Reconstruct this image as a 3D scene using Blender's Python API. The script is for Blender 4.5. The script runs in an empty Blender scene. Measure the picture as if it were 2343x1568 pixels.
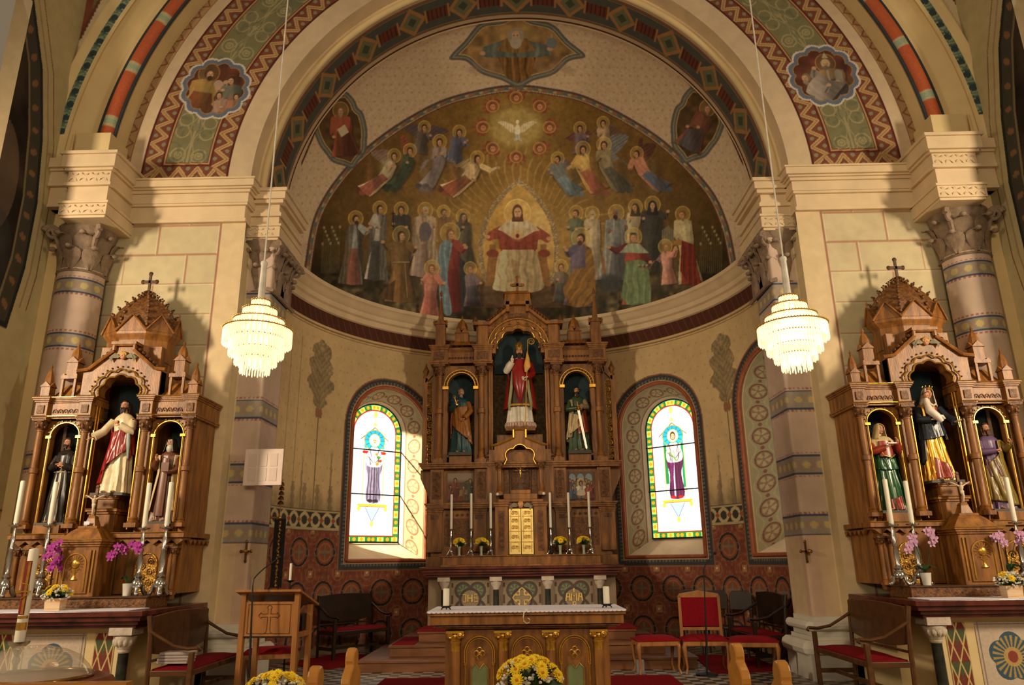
import bpy, math, random
import numpy as np
from math import sin, cos, pi, radians, sqrt, atan2, hypot
random.seed(7); RNG = np.random.RandomState(5)
SC = bpy.context.scene; COL = SC.collection

# ------------------------------------------------------------------ camera
F = 1680.0; PITCH = radians(16.6); YAW = radians(0.78); ROLL = radians(0.8); EYE = 1.52
def _basis():
    cp, sp = cos(PITCH), sin(PITCH)
    f = np.array([-sin(YAW)*cp, cos(YAW)*cp, sp]); r = np.array([cos(YAW), sin(YAW), 0.0])
    u = np.cross(r, f); c, s = cos(ROLL), sin(ROLL)
    return f, r*c-u*s, u*c+r*s
CF, CR, CU = _basis()
cam = bpy.data.cameras.new('camera'); camo = bpy.data.objects.new('camera', cam); COL.objects.link(camo)
from mathutils import Matrix, Vector
M4 = Matrix.Identity(4)
for i in range(3):
    M4[i][0] = CR[i]; M4[i][1] = CU[i]; M4[i][2] = -CF[i]
M4[2][3] = EYE
camo.matrix_world = M4
cam.sensor_fit = 'HORIZONTAL'; cam.sensor_width = 36.0; cam.lens = F/2343*36.0; cam.clip_start = 0.05; cam.clip_end = 200
SC.camera = camo

# ------------------------------------------------------------------ world, daylight, exposure
SC.view_settings.view_transform = 'Standard'; SC.view_settings.look = 'None'
SC.view_settings.gamma = 1.0; SC.view_settings.use_curve_mapping = False
SC.view_settings.exposure = 0.0
W = bpy.data.worlds.new('nave_ambient'); SC.world = W; W.use_nodes = True
W.node_tree.nodes['Background'].inputs[0].default_value = (1.0, 0.74, 0.46, 1)
W.node_tree.nodes['Background'].inputs[1].default_value = 0.20
def lamp(name, kind, loc, target, energy, color, **kw):
    l = bpy.data.lights.new(name, kind); l.energy = energy; l.color = color
    for k, v in kw.items(): setattr(l, k, v)
    o = bpy.data.objects.new(name, l); COL.objects.link(o); o.location = loc
    o.rotation_euler = (Vector(target)-Vector(loc)).to_track_quat('-Z', 'Y').to_euler()
    return o
# daylight entering through the tall nave windows on both sides (in front of the side altars, outside the frame)
lamp('nave_window_daylight', 'AREA', (-9.6, 3.6, 5.2), (-5.0, 10.3, 3.4), 290, (1.0, 0.80, 0.54), shape='RECTANGLE', size=0.6, size_y=1.6, spread=radians(110))
lamp('nave_window_daylight', 'AREA', (9.6, 3.6, 5.2), (5.0, 10.3, 3.4), 255, (1.0, 0.80, 0.54), shape='RECTANGLE', size=0.6, size_y=1.6, spread=radians(110))
lamp('front_fill_light', 'AREA', (0.0, -9.0, 7.5), (0, 12, 5.5), 740, (1.0, 0.76, 0.48), shape='RECTANGLE', size=5.0, size_y=3.0)  # added fill from behind the camera to brighten the apse, no known window
# low sun outside the left apse window
lamp('sun_through_window', 'SPOT', (-10.6, 13.0, 7.2), (-2.9, 15.3, 3.0), 90000, (1.0, 0.88, 0.62), spot_size=radians(16), spot_blend=0.1, shadow_soft_size=0.06)
cy = SC.cycles
cy.max_bounces = 5; cy.diffuse_bounces = 3; cy.glossy_bounces = 2; cy.transmission_bounces = 4; cy.transparent_max_bounces = 6
cy.caustics_reflective = False; cy.caustics_refractive = False; cy.sample_clamp_indirect = 4.0
cy.use_denoising = True

# ------------------------------------------------------------------ photo-frame <-> place (used to read off real positions at a known depth)
def ray(px, py): return CF*F + CR*(px-1171.5) - CU*(py-784)
def P(px, py, Y):
    d = ray(px, py); t = Y/d[1]; return d[0]*t, EYE+d[2]*t
def PZ(px, py, z):
    d = ray(px, py); t = (z-EYE)/d[2]; return d[0]*t, d[1]*t
def proj(v):
    w = v-np.array([0, 0, EYE]); d = w@CF
    return 1171.5+F*(w@CR)/d, 784-F*(w@CU)/d

# ------------------------------------------------------------------ materials
def lin(c):
    c = np.asarray(c, float)/255.0
    return np.where(c <= 0.04045, c/12.92, ((c+0.055)/1.055)**2.4)
MATS = {}
def mat(name, rgb, rough=0.6, metal=0.0, var=0.12, nscale=8.0, bump=0.0, bscale=60.0, stretch=(1, 1, 1), rgb2=None, emit=None, estr=0, spec=0.5, trans=0.0, alpha=1.0, coat=0.0, ior=1.45):
    if name in MATS: return MATS[name]
    m = bpy.data.materials.new(name); m.use_nodes = True; nt = m.node_tree; b = nt.nodes['Principled BSDF']
    c = lin(rgb); c2 = lin(rgb2) if rgb2 is not None else np.clip(c*(1-var*2.2), 0, 1)
    tc = nt.nodes.new('ShaderNodeTexCoord'); mp = nt.nodes.new('ShaderNodeMapping'); mp.inputs['Scale'].default_value = stretch
    nt.links.new(tc.outputs['Object'], mp.inputs[0])
    n = nt.nodes.new('ShaderNodeTexNoise'); n.inputs['Scale'].default_value = nscale; n.inputs['Detail'].default_value = 3
    nt.links.new(mp.outputs[0], n.inputs[0])
    rp = nt.nodes.new('ShaderNodeValToRGB'); rp.color_ramp.elements[0].position = 0.32; rp.color_ramp.elements[1].position = 0.68
    rp.color_ramp.elements[0].color = (*c2, 1); rp.color_ramp.elements[1].color = (*c, 1)
    nt.links.new(n.outputs[0], rp.inputs[0]); nt.links.new(rp.outputs[0], b.inputs['Base Color'])
    b.inputs['Roughness'].default_value = rough; b.inputs['Metallic'].default_value = metal
    b.inputs['Specular IOR Level'].default_value = spec; b.inputs['Transmission Weight'].default_value = trans
    b.inputs['Alpha'].default_value = alpha; b.inputs['Coat Weight'].default_value = coat; b.inputs['IOR'].default_value = ior
    if emit is not None:
        b.inputs['Emission Color'].default_value = (*lin(emit), 1); b.inputs['Emission Strength'].default_value = estr
    if bump > 0:
        n2 = nt.nodes.new('ShaderNodeTexNoise'); n2.inputs['Scale'].default_value = bscale; n2.inputs['Detail'].default_value = 2
        nt.links.new(mp.outputs[0], n2.inputs[0])
        bp = nt.nodes.new('ShaderNodeBump'); bp.inputs['Strength'].default_value = bump; bp.inputs['Distance'].default_value = 0.01
        nt.links.new(n2.outputs[0], bp.inputs['Height']); nt.links.new(bp.outputs[0], b.inputs['Normal'])
    MATS[name] = m; return m
def vmat(name, rough=0.8, spec=0.3, grain=0.10, nscale=30.0, emit=0.0, alpha=1.0, metal=0.0):
    """paint carried by the surface's own colour attribute, broken up by procedural grain"""
    if name in MATS: return MATS[name]
    m = bpy.data.materials.new(name); m.use_nodes = True; nt = m.node_tree; b = nt.nodes['Principled BSDF']
    at = nt.nodes.new('ShaderNodeVertexColor'); at.layer_name = 'Col'
    tc = nt.nodes.new('ShaderNodeTexCoord'); n = nt.nodes.new('ShaderNodeTexNoise'); n.inputs['Scale'].default_value = nscale; n.inputs['Detail'].default_value = 3
    nt.links.new(tc.outputs['Object'], n.inputs[0])
    mr = nt.nodes.new('ShaderNodeMapRange'); mr.inputs[1].default_value = 0.3; mr.inputs[2].default_value = 0.7
    mr.inputs[3].default_value = 1-grain; mr.inputs[4].default_value = 1+grain
    nt.links.new(n.outputs[0], mr.inputs[0])
    mx = nt.nodes.new('ShaderNodeVectorMath'); mx.operation = 'SCALE'
    nt.links.new(at.outputs[0], mx.inputs[0]); nt.links.new(mr.outputs[0], mx.inputs['Scale'])
    nt.links.new(mx.outputs[0], b.inputs['Base Color'])
    b.inputs['Roughness'].default_value = rough; b.inputs['Specular IOR Level'].default_value = spec; b.inputs['Metallic'].default_value = metal
    b.inputs['Alpha'].default_value = alpha
    if emit:
        nt.links.new(at.outputs[0], b.inputs['Emission Color']); b.inputs['Emission Strength'].default_value = emit
    MATS[name] = m; return m

# ------------------------------------------------------------------ mesh builders
class MB:
    def __init__(s): s.v = []; s.f = []
    def add(s, vs, fs):
        o = len(s.v); s.v.extend([tuple(map(float, p)) for p in vs]); s.f.extend([tuple(i+o for i in f) for f in fs]); return s
    def box(s, x0, x1, y0, y1, z0, z1):
        if x0 > x1: x0, x1 = x1, x0
        return s.add([(x0, y0, z0), (x1, y0, z0), (x1, y1, z0), (x0, y1, z0), (x0, y0, z1), (x1, y0, z1), (x1, y1, z1), (x0, y1, z1)],
                     [(0, 3, 2, 1), (4, 5, 6, 7), (0, 1, 5, 4), (1, 2, 6, 5), (2, 3, 7, 6), (3, 0, 4, 7)])
    def frus(s, cx, cy, z0, z1, ax, ay, bx, by):
        return s.add([(cx-ax, cy-ay, z0), (cx+ax, cy-ay, z0), (cx+ax, cy+ay, z0), (cx-ax, cy+ay, z0), (cx-bx, cy-by, z1), (cx+bx, cy-by, z1), (cx+bx, cy+by, z1), (cx-bx, cy+by, z1)],
                     [(0, 3, 2, 1), (4, 5, 6, 7), (0, 1, 5, 4), (1, 2, 6, 5), (2, 3, 7, 6), (3, 0, 4, 7)])
    def prism(s, pts, y0, y1):
        """polygon in x,z (counter-clockwise seen from -y) pushed through y0..y1"""
        n = len(pts); vs = [(p[0], y0, p[1]) for p in pts]+[(p[0], y1, p[1]) for p in pts]
        fs = [tuple(range(n)), tuple(range(2*n-1, n-1, -1))]+[(i, i+n, (i+1) % n+n, (i+1) % n) for i in range(n)]
        return s.add(vs, fs)
    def prismx(s, pts, x0, x1):
        n = len(pts); vs = [(x0, p[0], p[1]) for p in pts]+[(x1, p[0], p[1]) for p in pts]
        fs = [tuple(range(n)), tuple(range(2*n-1, n-1, -1))]+[(i, i+n, (i+1) % n+n, (i+1) % n) for i in range(n)]
        return s.add(vs, fs)
    def prismz(s, pts, z0, z1):
        n = len(pts); vs = [(p[0], p[1], z0) for p in pts]+[(p[0], p[1], z1) for p in pts]
        fs = [tuple(range(n-1, -1, -1)), tuple(range(n, 2*n))]+[(i, (i+1) % n, (i+1) % n+n, i+n) for i in range(n)]
        return s.add(vs, fs)
    def lathe(s, cx, cy, z0, prof, seg=16, sx=1, sy=1, rot=0, capt=True):
        vs = []; n = len(prof)
        for r, z in prof:
            for k in range(seg):
                a = 2*pi*k/seg+rot; vs.append((cx+r*cos(a)*sx, cy+r*sin(a)*sy, z0+z))
        fs = [(i*seg+k, i*seg+(k+1) % seg, (i+1)*seg+(k+1) % seg, (i+1)*seg+k) for i in range(n-1) for k in range(seg)]
        if capt: fs += [tuple(range(seg-1, -1, -1)), tuple((n-1)*seg+k for k in range(seg))]
        return s.add(vs, fs)
    def tube(s, pts, r, seg=8, cap=True):
        pts = [Vector(p) for p in pts]; n = len(pts); rs = r if isinstance(r, (list, tuple)) else [r]*n
        vs = []; up = None
        for i, p in enumerate(pts):
            t = (pts[min(i+1, n-1)]-pts[max(i-1, 0)])
            t = t.normalized() if t.length > 1e-9 else Vector((0, 0, 1))
            if up is None: up = Vector((0, 0, 1)) if abs(t.z) < 0.9 else Vector((0, 1, 0))
            a = t.cross(up)
            if a.length < 1e-6: a = t.cross(Vector((1, 0, 0)))
            a.normalize(); b = t.cross(a); up = -b if False else up
            rr = rs[i]; ra, rb = rr if isinstance(rr, (tuple, list)) else (rr, rr)
            for k in range(seg):
                q = 2*pi*k/seg; vs.append(p+a*cos(q)*ra+b*sin(q)*rb)
        fs = [(i*seg+k, i*seg+(k+1) % seg, (i+1)*seg+(k+1) % seg, (i+1)*seg+k) for i in range(n-1) for k in range(seg)]
        if cap: fs += [tuple(range(seg-1, -1, -1)), tuple((n-1)*seg+k for k in range(seg))]
        return s.add(vs, fs)
    def ell(s, cx, cy, cz, rx, ry, rz, seg=12, rings=8):
        vs = []
        for i in range(rings+1):
            t = -pi/2+pi*i/rings
            for k in range(seg):
                a = 2*pi*k/seg; vs.append((cx+rx*cos(t)*cos(a), cy+ry*cos(t)*sin(a), cz+rz*sin(t)))
        return s.add(vs, [(i*seg+k, i*seg+(k+1) % seg, (i+1)*seg+(k+1) % seg, (i+1)*seg+k) for i in range(rings) for k in range(seg)])
    def arc(s, cx, cz, r0, r1, a0, a1, y0, y1, seg=24, ez=1.0):
        """curved band in the x,z plane from angle a0 to a1 (degrees)"""
        A = [radians(a0+(a1-a0)*i/seg) for i in range(seg+1)]
        pts = [(cx+r1*cos(a), cz+r1*sin(a)*ez) for a in A]+[(cx+r0*cos(a), cz+r0*sin(a)*ez) for a in reversed(A)]
        n = seg+1; m = 2*n
        vs = [(p[0], y0, p[1]) for p in pts]+[(p[0], y1, p[1]) for p in pts]; fs = []
        for i in range(seg):
            o0, o1, i0, i1 = i, i+1, m-1-i, m-2-i
            fs += [(o0, o1, i1, i0), (m+o0, m+i0, m+i1, m+o1), (o0, m+o0, m+o1, o1), (i0, i1, m+i1, m+i0)]
        fs += [(0, m-1, 2*m-1, m), (seg, m+seg, m+seg+1, seg+1)]
        return s.add(vs, fs)
    def sweepy(s, prof, pathf, n):
        """prof: list of (a,b); pathf(i, a, b)->xyz, i in 0..n"""
        m = len(prof); vs = [pathf(i, a, b) for i in range(n+1) for a, b in prof]
        return s.add(vs, [(i*m+k, i*m+k+1, (i+1)*m+k+1, (i+1)*m+k) for i in range(n) for k in range(m-1)])
    def build(s, name, material, parent=None, smooth=False, bevel=0.0, world=True):
        if parent is not None:
            parts = s.pieces()
            if len(parts) > 1: return [q._build(name, material, parent, smooth, bevel, world) for q in parts][0]
        return s._build(name, material, parent, smooth, bevel, world)
    def pieces(s):
        """one builder for each group of islands that stand apart, so that each becomes a part of its own"""
        n = len(s.v); root = list(range(n))
        def fd(i):
            while root[i] != i: root[i] = root[root[i]]; i = root[i]
            return i
        for f in s.f:
            a = fd(f[0])
            for i in f[1:]: root[fd(i)] = a
        r = np.array([fd(i) for i in range(n)]); _, isl = np.unique(r, return_inverse=True); k = isl.max()+1
        if k == 1 or k > 700: return [s]
        V = np.array(s.v); lo = np.full((k, 3), 1e9); hi = np.full((k, 3), -1e9); np.minimum.at(lo, isl, V); np.maximum.at(hi, isl, V)
        size = (hi-lo).max(1); gap = np.maximum(0, np.maximum(lo[:, None]-hi[None], lo[None]-hi[:, None]))
        near = np.sqrt((gap**2).sum(2)) <= np.maximum(.02, .5*np.maximum(size[:, None], size[None]))*.99; g = list(range(k))
        def fg(i):
            while g[i] != i: g[i] = g[g[i]]; i = g[i]
            return i
        for a, b in zip(*np.nonzero(np.triu(near, 1))): g[fg(a)] = fg(b)
        gi = np.array([fg(i) for i in range(k)]); ids = np.unique(gi)
        if len(ids) == 1: return [s]
        out = []
        for c in sorted(ids, key=lambda c: -size[gi == c].max()):
            q = MB(); keep = np.nonzero(gi[isl] == c)[0]; mp = {int(o): i for i, o in enumerate(keep)}
            q.v = [s.v[i] for i in keep]; q.f = [tuple(mp[i] for i in f) for f in s.f if f[0] in mp]; out.append(q)
        return out
    def _build(s, name, material, parent=None, smooth=False, bevel=0.0, world=True):
        me = bpy.data.meshes.new(name); v = s.v
        if parent is not None and world:
            l = tuple(parent.location); v = [(p[0]-l[0], p[1]-l[1], p[2]-l[2]) for p in v]
            if parent.parent is not None: raise RuntimeError('world build under a part: '+name)
        me.from_pydata(v, [], s.f)
        if smooth: me.polygons.foreach_set('use_smooth', [True]*len(me.polygons))
        me.materials.append(material); me.update()
        o = bpy.data.objects.new(name, me); COL.objects.link(o)
        if parent is not None: o.parent = parent
        if smooth:
            try: me.set_sharp_from_angle(angle=radians(50))
            except Exception: pass
        if bevel > 0:
            b = o.modifiers.new('bevel', 'BEVEL'); b.width = bevel; b.segments = 2; b.limit_method = 'ANGLE'; b.angle_limit = radians(50)
        return o
def tag(o, label=None, cat=None, group=None, kind=None):
    if label: o['label'] = label
    if cat: o['category'] = cat
    if group: o['group'] = group
    if kind: o['kind'] = kind
    return o
def thing(name, label, cat, loc, rz=0.0, group=None):
    o = bpy.data.objects.new(name, None); COL.objects.link(o); o.location = loc; o.rotation_euler = (0, 0, rz)
    o.empty_display_size = 0.1
    return tag(o, label, cat, group)
def copytree(o, loc, label=None, rz=None, parent=None):
    c = o.copy(); COL.objects.link(c); c.location = loc
    if rz is not None: c.rotation_euler = (0, 0, rz)
    if label: c['label'] = label
    def rec(src, dst):
        for ch in list(src.children):
            k = ch.copy(); COL.objects.link(k); k.parent = dst; rec(ch, k)
    rec(o, c)
    return c
TINT = np.array([1.0, 1.0, 1.0])
def colormesh(name, xyz, nu, nv, col, material, keep=None, parent=None, smooth=True, kind='structure', sat=0.74):
    """grid surface (nu x nv points) whose painted decoration is a colour attribute"""
    me = bpy.data.meshes.new(name)
    idx = np.arange(nu*nv).reshape(nu, nv)
    q = np.stack([idx[:-1, :-1], idx[1:, :-1], idx[1:, 1:], idx[:-1, 1:]], -1).reshape(-1, 4)
    if keep is not None:
        k = keep.reshape(nu, nv); kk = (k[:-1, :-1] & k[1:, :-1] & k[1:, 1:] & k[:-1, 1:]).reshape(-1); q = q[kk]
    v = xyz.reshape(-1, 3).astype(np.float32); col = col.reshape(-1, 3)
    used = np.zeros(len(v), bool); used[q.ravel()] = True; remap = np.cumsum(used)-1
    v = v[used]; col = col[used]; q = remap[q]
    me.vertices.add(len(v)); me.vertices.foreach_set('co', v.ravel())
    me.loops.add(len(q)*4); me.loops.foreach_set('vertex_index', q.ravel().astype(np.int32))
    me.polygons.add(len(q)); me.polygons.foreach_set('loop_start', np.arange(0, len(q)*4, 4, dtype=np.int32))
    if smooth: me.polygons.foreach_set('use_smooth', np.ones(len(q), bool))
    me.update(calc_edges=True)
    col = np.asarray(col, float); g_ = col.mean(-1, keepdims=True); col = (g_+(col-g_)*sat)*TINT
    ca = me.color_attributes.new('Col', 'FLOAT_COLOR', 'POINT')
    c4 = np.ones((len(v), 4), np.float32); c4[:, :3] = lin(np.clip(col, 0, 255)); ca.data.foreach_set('color', c4.ravel())
    me.materials.append(material)
    o = bpy.data.objects.new(name, me); COL.objects.link(o)
    if parent is not None: o.parent = parent
    if kind: o['kind'] = kind
    return o

# ------------------------------------------------------------------ painting helpers (numpy)
def sm(x, a, b): t = np.clip((x-a)/(b-a), 0, 1); return t*t*(3-2*t)
def noise2(u, v, sc, seed=0):
    r = np.random.RandomState(seed).rand(64, 64)
    x = np.asarray(u)*sc; y = np.asarray(v)*sc; xi = np.floor(x).astype(int); yi = np.floor(y).astype(int); fx = x-xi; fy = y-yi
    fx = fx*fx*(3-2*fx); fy = fy*fy*(3-2*fy); g = lambda a, b: r[a % 64, b % 64]
    return (g(xi, yi)*(1-fx)+g(xi+1, yi)*fx)*(1-fy)+(g(xi, yi+1)*(1-fx)+g(xi+1, yi+1)*fx)*fy
def mixc(C, m, c):
    m = np.clip(np.asarray(m, float), 0, 1)[..., None]; C[:] = C*(1-m)+np.asarray(c, float)*m
class Cv:
    """picture painted in its own plane; sampled onto the wall it decorates"""
    def __init__(s, x0, y0, x1, y1, bg):
        s.x0, s.y0 = x0, y0; s.w = int(x1-x0)+1; s.h = int(y1-y0)+1
        s.Y, s.X = np.mgrid[0:s.h, 0:s.w].astype(np.float32); s.X = s.X+x0; s.Y = s.Y+y0
        s.a = np.zeros((s.h, s.w, 3), np.float32); s.a[:] = bg
    def _b(s, x0, y0, x1, y1):
        i0 = max(0, int(y0-s.y0)-2); i1 = min(s.h, int(y1-s.y0)+3); j0 = max(0, int(x0-s.x0)-2); j1 = min(s.w, int(x1-s.x0)+3)
        return slice(i0, max(i0, i1)), slice(j0, max(j0, j1))
    def ell(s, cx, cy, rx, ry, col, rot=0, al=1.0, soft=1.0, ring=None):
        R = max(rx, ry)+3+soft*2; b = s._b(cx-R, cy-R, cx+R, cy+R); X = s.X[b]-cx; Y = s.Y[b]-cy; c, q = cos(rot), sin(rot)
        d = (np.sqrt(((X*c+Y*q)/rx)**2+((-X*q+Y*c)/ry)**2)-1)*min(rx, ry)
        m = np.clip(0.5-d/soft, 0, 1) if ring is None else np.clip(0.5+ring/2-np.abs(d), 0, 1)
        mixc(s.a[b], m*al, col)
    def line(s, x0, y0, x1, y1, w, col, al=1.0, w1=None):
        w1 = w if w1 is None else w1; R = max(w, w1); b = s._b(min(x0, x1)-R, min(y0, y1)-R, max(x0, x1)+R, max(y0, y1)+R)
        X = s.X[b]; Y = s.Y[b]; dx, dy = x1-x0, y1-y0; L = dx*dx+dy*dy+1e-9
        t = np.clip(((X-x0)*dx+(Y-y0)*dy)/L, 0, 1); d = np.hypot(X-x0-t*dx, Y-y0-t*dy)-(w*(1-t)+w1*t)/2
        mixc(s.a[b], np.clip(0.5-d, 0, 1)*al, col)
    def poly(s, pts, col, al=1.0, fold=0, ff=0.5, ang=0.0, shade=0.0):
        xs = [p[0] for p in pts]; ys = [p[1] for p in pts]; b = s._b(min(xs), min(ys), max(xs), max(ys)); X = s.X[b]; Y = s.Y[b]
        m = np.zeros(X.shape, bool); n = len(pts)
        for i in range(n):
            (xa, ya), (xb, yb) = pts[i], pts[(i+1) % n]
            if ya == yb: continue
            c = ((ya > Y) != (yb > Y)) & (X < (xb-xa)*(Y-ya)/(yb-ya)+xa); m ^= c
        col = np.asarray(col, float); C = np.ones(X.shape+(3,))*col
        if fold:
            w = X*cos(ang)+Y*sin(ang); w2 = noise2(X, Y, 0.05, int(xs[0]) % 50)*3.2
            k = 1+fold*(0.55*np.sin(w*ff+w2)+0.35*np.sin(w*ff*2.3+w2*1.7))*(0.5+noise2(X, Y, 0.09, 17))+0.10*(noise2(X, Y, 0.12, 23)-.5); C = C*k[..., None]
        if shade: C = C*(1+shade*((X-np.mean(xs))/(max(xs)-min(xs)+1)))[..., None]
        mm = (m*al)[..., None]; s.a[b] = s.a[b]*(1-mm)+C*mm
    def blur(s, k=1):
        for _ in range(k):
            a = s.a; p = np.pad(a, ((1, 1), (1, 1), (0, 0)), 'edge')
            s.a = (p[1:-1, 1:-1]*4+p[:-2, 1:-1]+p[2:, 1:-1]+p[1:-1, :-2]+p[1:-1, 2:])/8
    def sample(s, px, py):
        x = np.clip(px-s.x0, 0, s.w-1.001); y = np.clip(py-s.y0, 0, s.h-1.001); xi = x.astype(int); yi = y.astype(int)
        fx = (x-xi)[..., None]; fy = (y-yi)[..., None]; a = s.a
        return (a[yi, xi]*(1-fx)+a[yi, xi+1]*fx)*(1-fy)+(a[yi+1, xi]*(1-fx)+a[yi+1, xi+1]*fx)*fy
def polydist(X, Y, pts):
    d = np.full(X.shape, 1e9)
    for (xa, ya), (xb, yb) in zip(pts[:-1], pts[1:]):
        dx, dy = xb-xa, yb-ya; t = np.clip(((X-xa)*dx+(Y-ya)*dy)/(dx*dx+dy*dy+1e-9), 0, 1)
        d = np.minimum(d, np.hypot(X-xa-t*dx, Y-ya-t*dy))
    return d
def inpoly(X, Y, pts):
    m = np.zeros(X.shape, bool); n = len(pts)
    for i in range(n):
        (xa, ya), (xb, yb) = pts[i], pts[(i+1) % n]
        if ya == yb: continue
        m ^= ((ya > Y) != (yb > Y)) & (X < (xb-xa)*(Y-ya)/(yb-ya)+xa)
    return m
def crom(pts, k=8):
    out = []; p = [pts[0]]+list(pts)+[pts[-1]]
    for i in range(1, len(p)-2):
        for j in range(k):
            t = j/k; q = []
            for c in range(len(pts[0])):
                a, b, d, e = p[i-1][c], p[i][c], p[i+1][c], p[i+2][c]
                q.append(0.5*((2*b)+(-a+d)*t+(2*a-5*b+4*d-e)*t*t+(-a+3*b-3*d+e)*t**3))
            out.append(tuple(q))
    out.append(tuple(pts[-1])); return out
# ================================================================== painted half-dome of the apse
MX0, MY0, MX1, MY1 = 590, 6, 1790, 800
def pfig(c, x, y, s, robe, under=None, to=None, skin=(196, 142, 96), hair=(70, 45, 28), halo=(205, 165, 62), hr=1.25, arms=None, armc=None, w=1.0, veil=None, beard=None, face=0, wing=None, cloak=None, cw=0):
    """one painted saint: head at x,y with head radius s; robe falls to the point 'to'"""
    tx, ty = to
    if wing:
        for (wx, wy) in wing[0]:
            pts = [(x, y+2.0*s), (x+wx*0.3, y+wy*0.55-1.2*s), (x+wx, y+wy), (x+wx*0.75, y+wy*0.4+1.5*s), (x+wx*0.35, y+wy*0.2+3.2*s)]
            c.poly(crom(pts, 4), wing[1], fold=0.18, ff=0.9, ang=1.0)
    if halo is not None:
        c.ell(x, y-0.2*s, s*hr*1.5, s*hr*1.6, halo, al=0.45); c.ell(x, y-0.2*s, s*hr*1.5, s*hr*1.6, (235, 200, 110), ring=1.3, al=0.8)
    L = hypot(tx-x, ty-y); ux, uy = (tx-x)/L, (ty-y)/L; nx, ny = -uy, ux
    cv = (2.2*s*(1 if tx < x else -1) if (wing and abs(tx-x) > 2.5*s) else 0)
    def pt(a, b): q = cv*sin(pi*min(a, 1))*.8; e = 1-.35*(abs(cv) > 0)*max(0, a-.6); return (x+ux*a*L+nx*b*s*w*e-nx*q, y+uy*a*L+ny*b*s*w*e-ny*q)
    k = (s*1.1)/L
    body = [pt(k, -0.6), pt(k*1.6, -1.7), pt(0.38, -1.75), pt(0.55, -1.5), pt(0.85, -2.3), pt(1.0, -2.7), pt(1.01, 0), pt(1.0, 2.7), pt(0.85, 2.3), pt(0.55, 1.5), pt(0.38, 1.75), pt(k*1.6, 1.7), pt(k, 0.6)]
    r = np.array(robe, float); w = w*1.12
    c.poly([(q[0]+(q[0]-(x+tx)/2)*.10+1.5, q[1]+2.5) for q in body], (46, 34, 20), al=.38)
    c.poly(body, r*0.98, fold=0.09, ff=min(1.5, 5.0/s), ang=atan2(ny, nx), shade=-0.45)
    if cv:
        for q in range(4): c.ell(tx+(q-1.5)*s*.9, ty+(q % 2-.5)*s*.9, s*.95, s*.75, r*(.6+.2*(q % 2)) if under is None else np.array(under)*(.65+.25*(q % 2)), soft=2.5)
    if under is not None:
        c.poly([pt(0.45, -1.0), pt(1.0, -2.0), pt(1.02, 0), pt(1.0, 1.7), pt(0.45, 1.0)], np.array(under)*.98, fold=0.11, ff=min(1.6, 5.5/s), ang=atan2(ny, nx), shade=-0.3)
    if cloak is not None:
        sd = cw if cw else -1
        c.poly([pt(k, 0.2*sd), pt(k*1.5, 1.9*sd), pt(0.5, 2.1*sd), pt(1.0, 3.3*sd), pt(1.0, 1.4*sd), pt(0.6, 0.7*sd)], cloak, fold=0.25, ff=min(1.6, 6/s), ang=atan2(ny, nx))
        c.poly([pt(k, -0.2*sd), pt(k*1.5, -1.9*sd), pt(0.5, -2.0*sd), pt(0.8, -2.3*sd), pt(0.55, -1.0*sd)], np.array(cloak)*0.8, fold=0.2, ff=6/s)
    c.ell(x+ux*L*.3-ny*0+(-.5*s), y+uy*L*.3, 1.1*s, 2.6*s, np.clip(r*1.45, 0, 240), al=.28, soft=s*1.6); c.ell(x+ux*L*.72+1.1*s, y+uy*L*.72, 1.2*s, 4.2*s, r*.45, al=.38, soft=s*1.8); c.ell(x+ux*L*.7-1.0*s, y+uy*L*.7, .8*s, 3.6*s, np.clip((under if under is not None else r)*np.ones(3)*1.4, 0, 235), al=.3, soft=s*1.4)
    ac = np.array(armc if armc is not None else r*1.12)
    for (hx, hy) in (arms if arms is not None else [(x+0.9*s, y+3.6*s)]):
        sx = x+(1.1*s*w if hx > x else -1.1*s*w); ex, ey = (sx+hx)/2+(0.6*s if hx > x else -0.6*s)*0.5, (y+2.0*s+hy)/2+1.0*s
        c.line(sx, y+2.0*s, ex, ey, 1.5*s, ac, w1=1.4*s); c.line(ex, ey, hx, hy, 1.4*s, ac*0.92, w1=0.8*s)
        c.line(ex, ey+0.5*s, hx, hy+0.3*s, 0.4*s, ac*0.6)
        c.ell(hx, hy, 0.45*s, 0.38*s, skin)
    if veil is not None:
        c.ell(x, y+0.3*s, 1.05*s, 1.45*s, veil); c.poly([(x-1.0*s, y), (x-1.5*s, y+2.4*s), (x+1.5*s, y+2.4*s), (x+1.0*s, y)], veil, shade=-0.4)
    else:
        c.ell(x, y-0.15*s, 0.86*s, 1.0*s, hair)
        if beard is None: c.ell(x-0.4*s, y+0.5*s, 0.4*s, 0.7*s, hair)
    c.line(x, y+0.6*s, x, y+1.3*s, 0.7*s, np.array(skin)*0.75)
    c.ell(x+face*0.22*s, y+0.1*s, 0.58*s, 0.80*s, skin); c.ell(x+face*0.4*s-0.12*s, y-0.05*s, 0.34*s, 0.42*s, np.array(skin)*1.12, soft=2)
    for e in (-0.22, 0.26): c.ell(x+(face*0.3+e)*s, y-0.02*s, 0.13*s, 0.07*s, (60, 35, 25))
    c.line(x+face*0.34*s, y, x+face*0.36*s, y+0.28*s, 0.10*s, np.array(skin)*0.7)
    c.line(x+(face*0.3-0.14)*s, y+0.48*s, x+(face*0.3+0.16)*s, y+0.48*s, 0.10*s, (120, 50, 40))
    if beard is not None: c.ell(x+face*0.25*s, y+0.85*s, 0.5*s, 0.55*s, beard)

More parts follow.
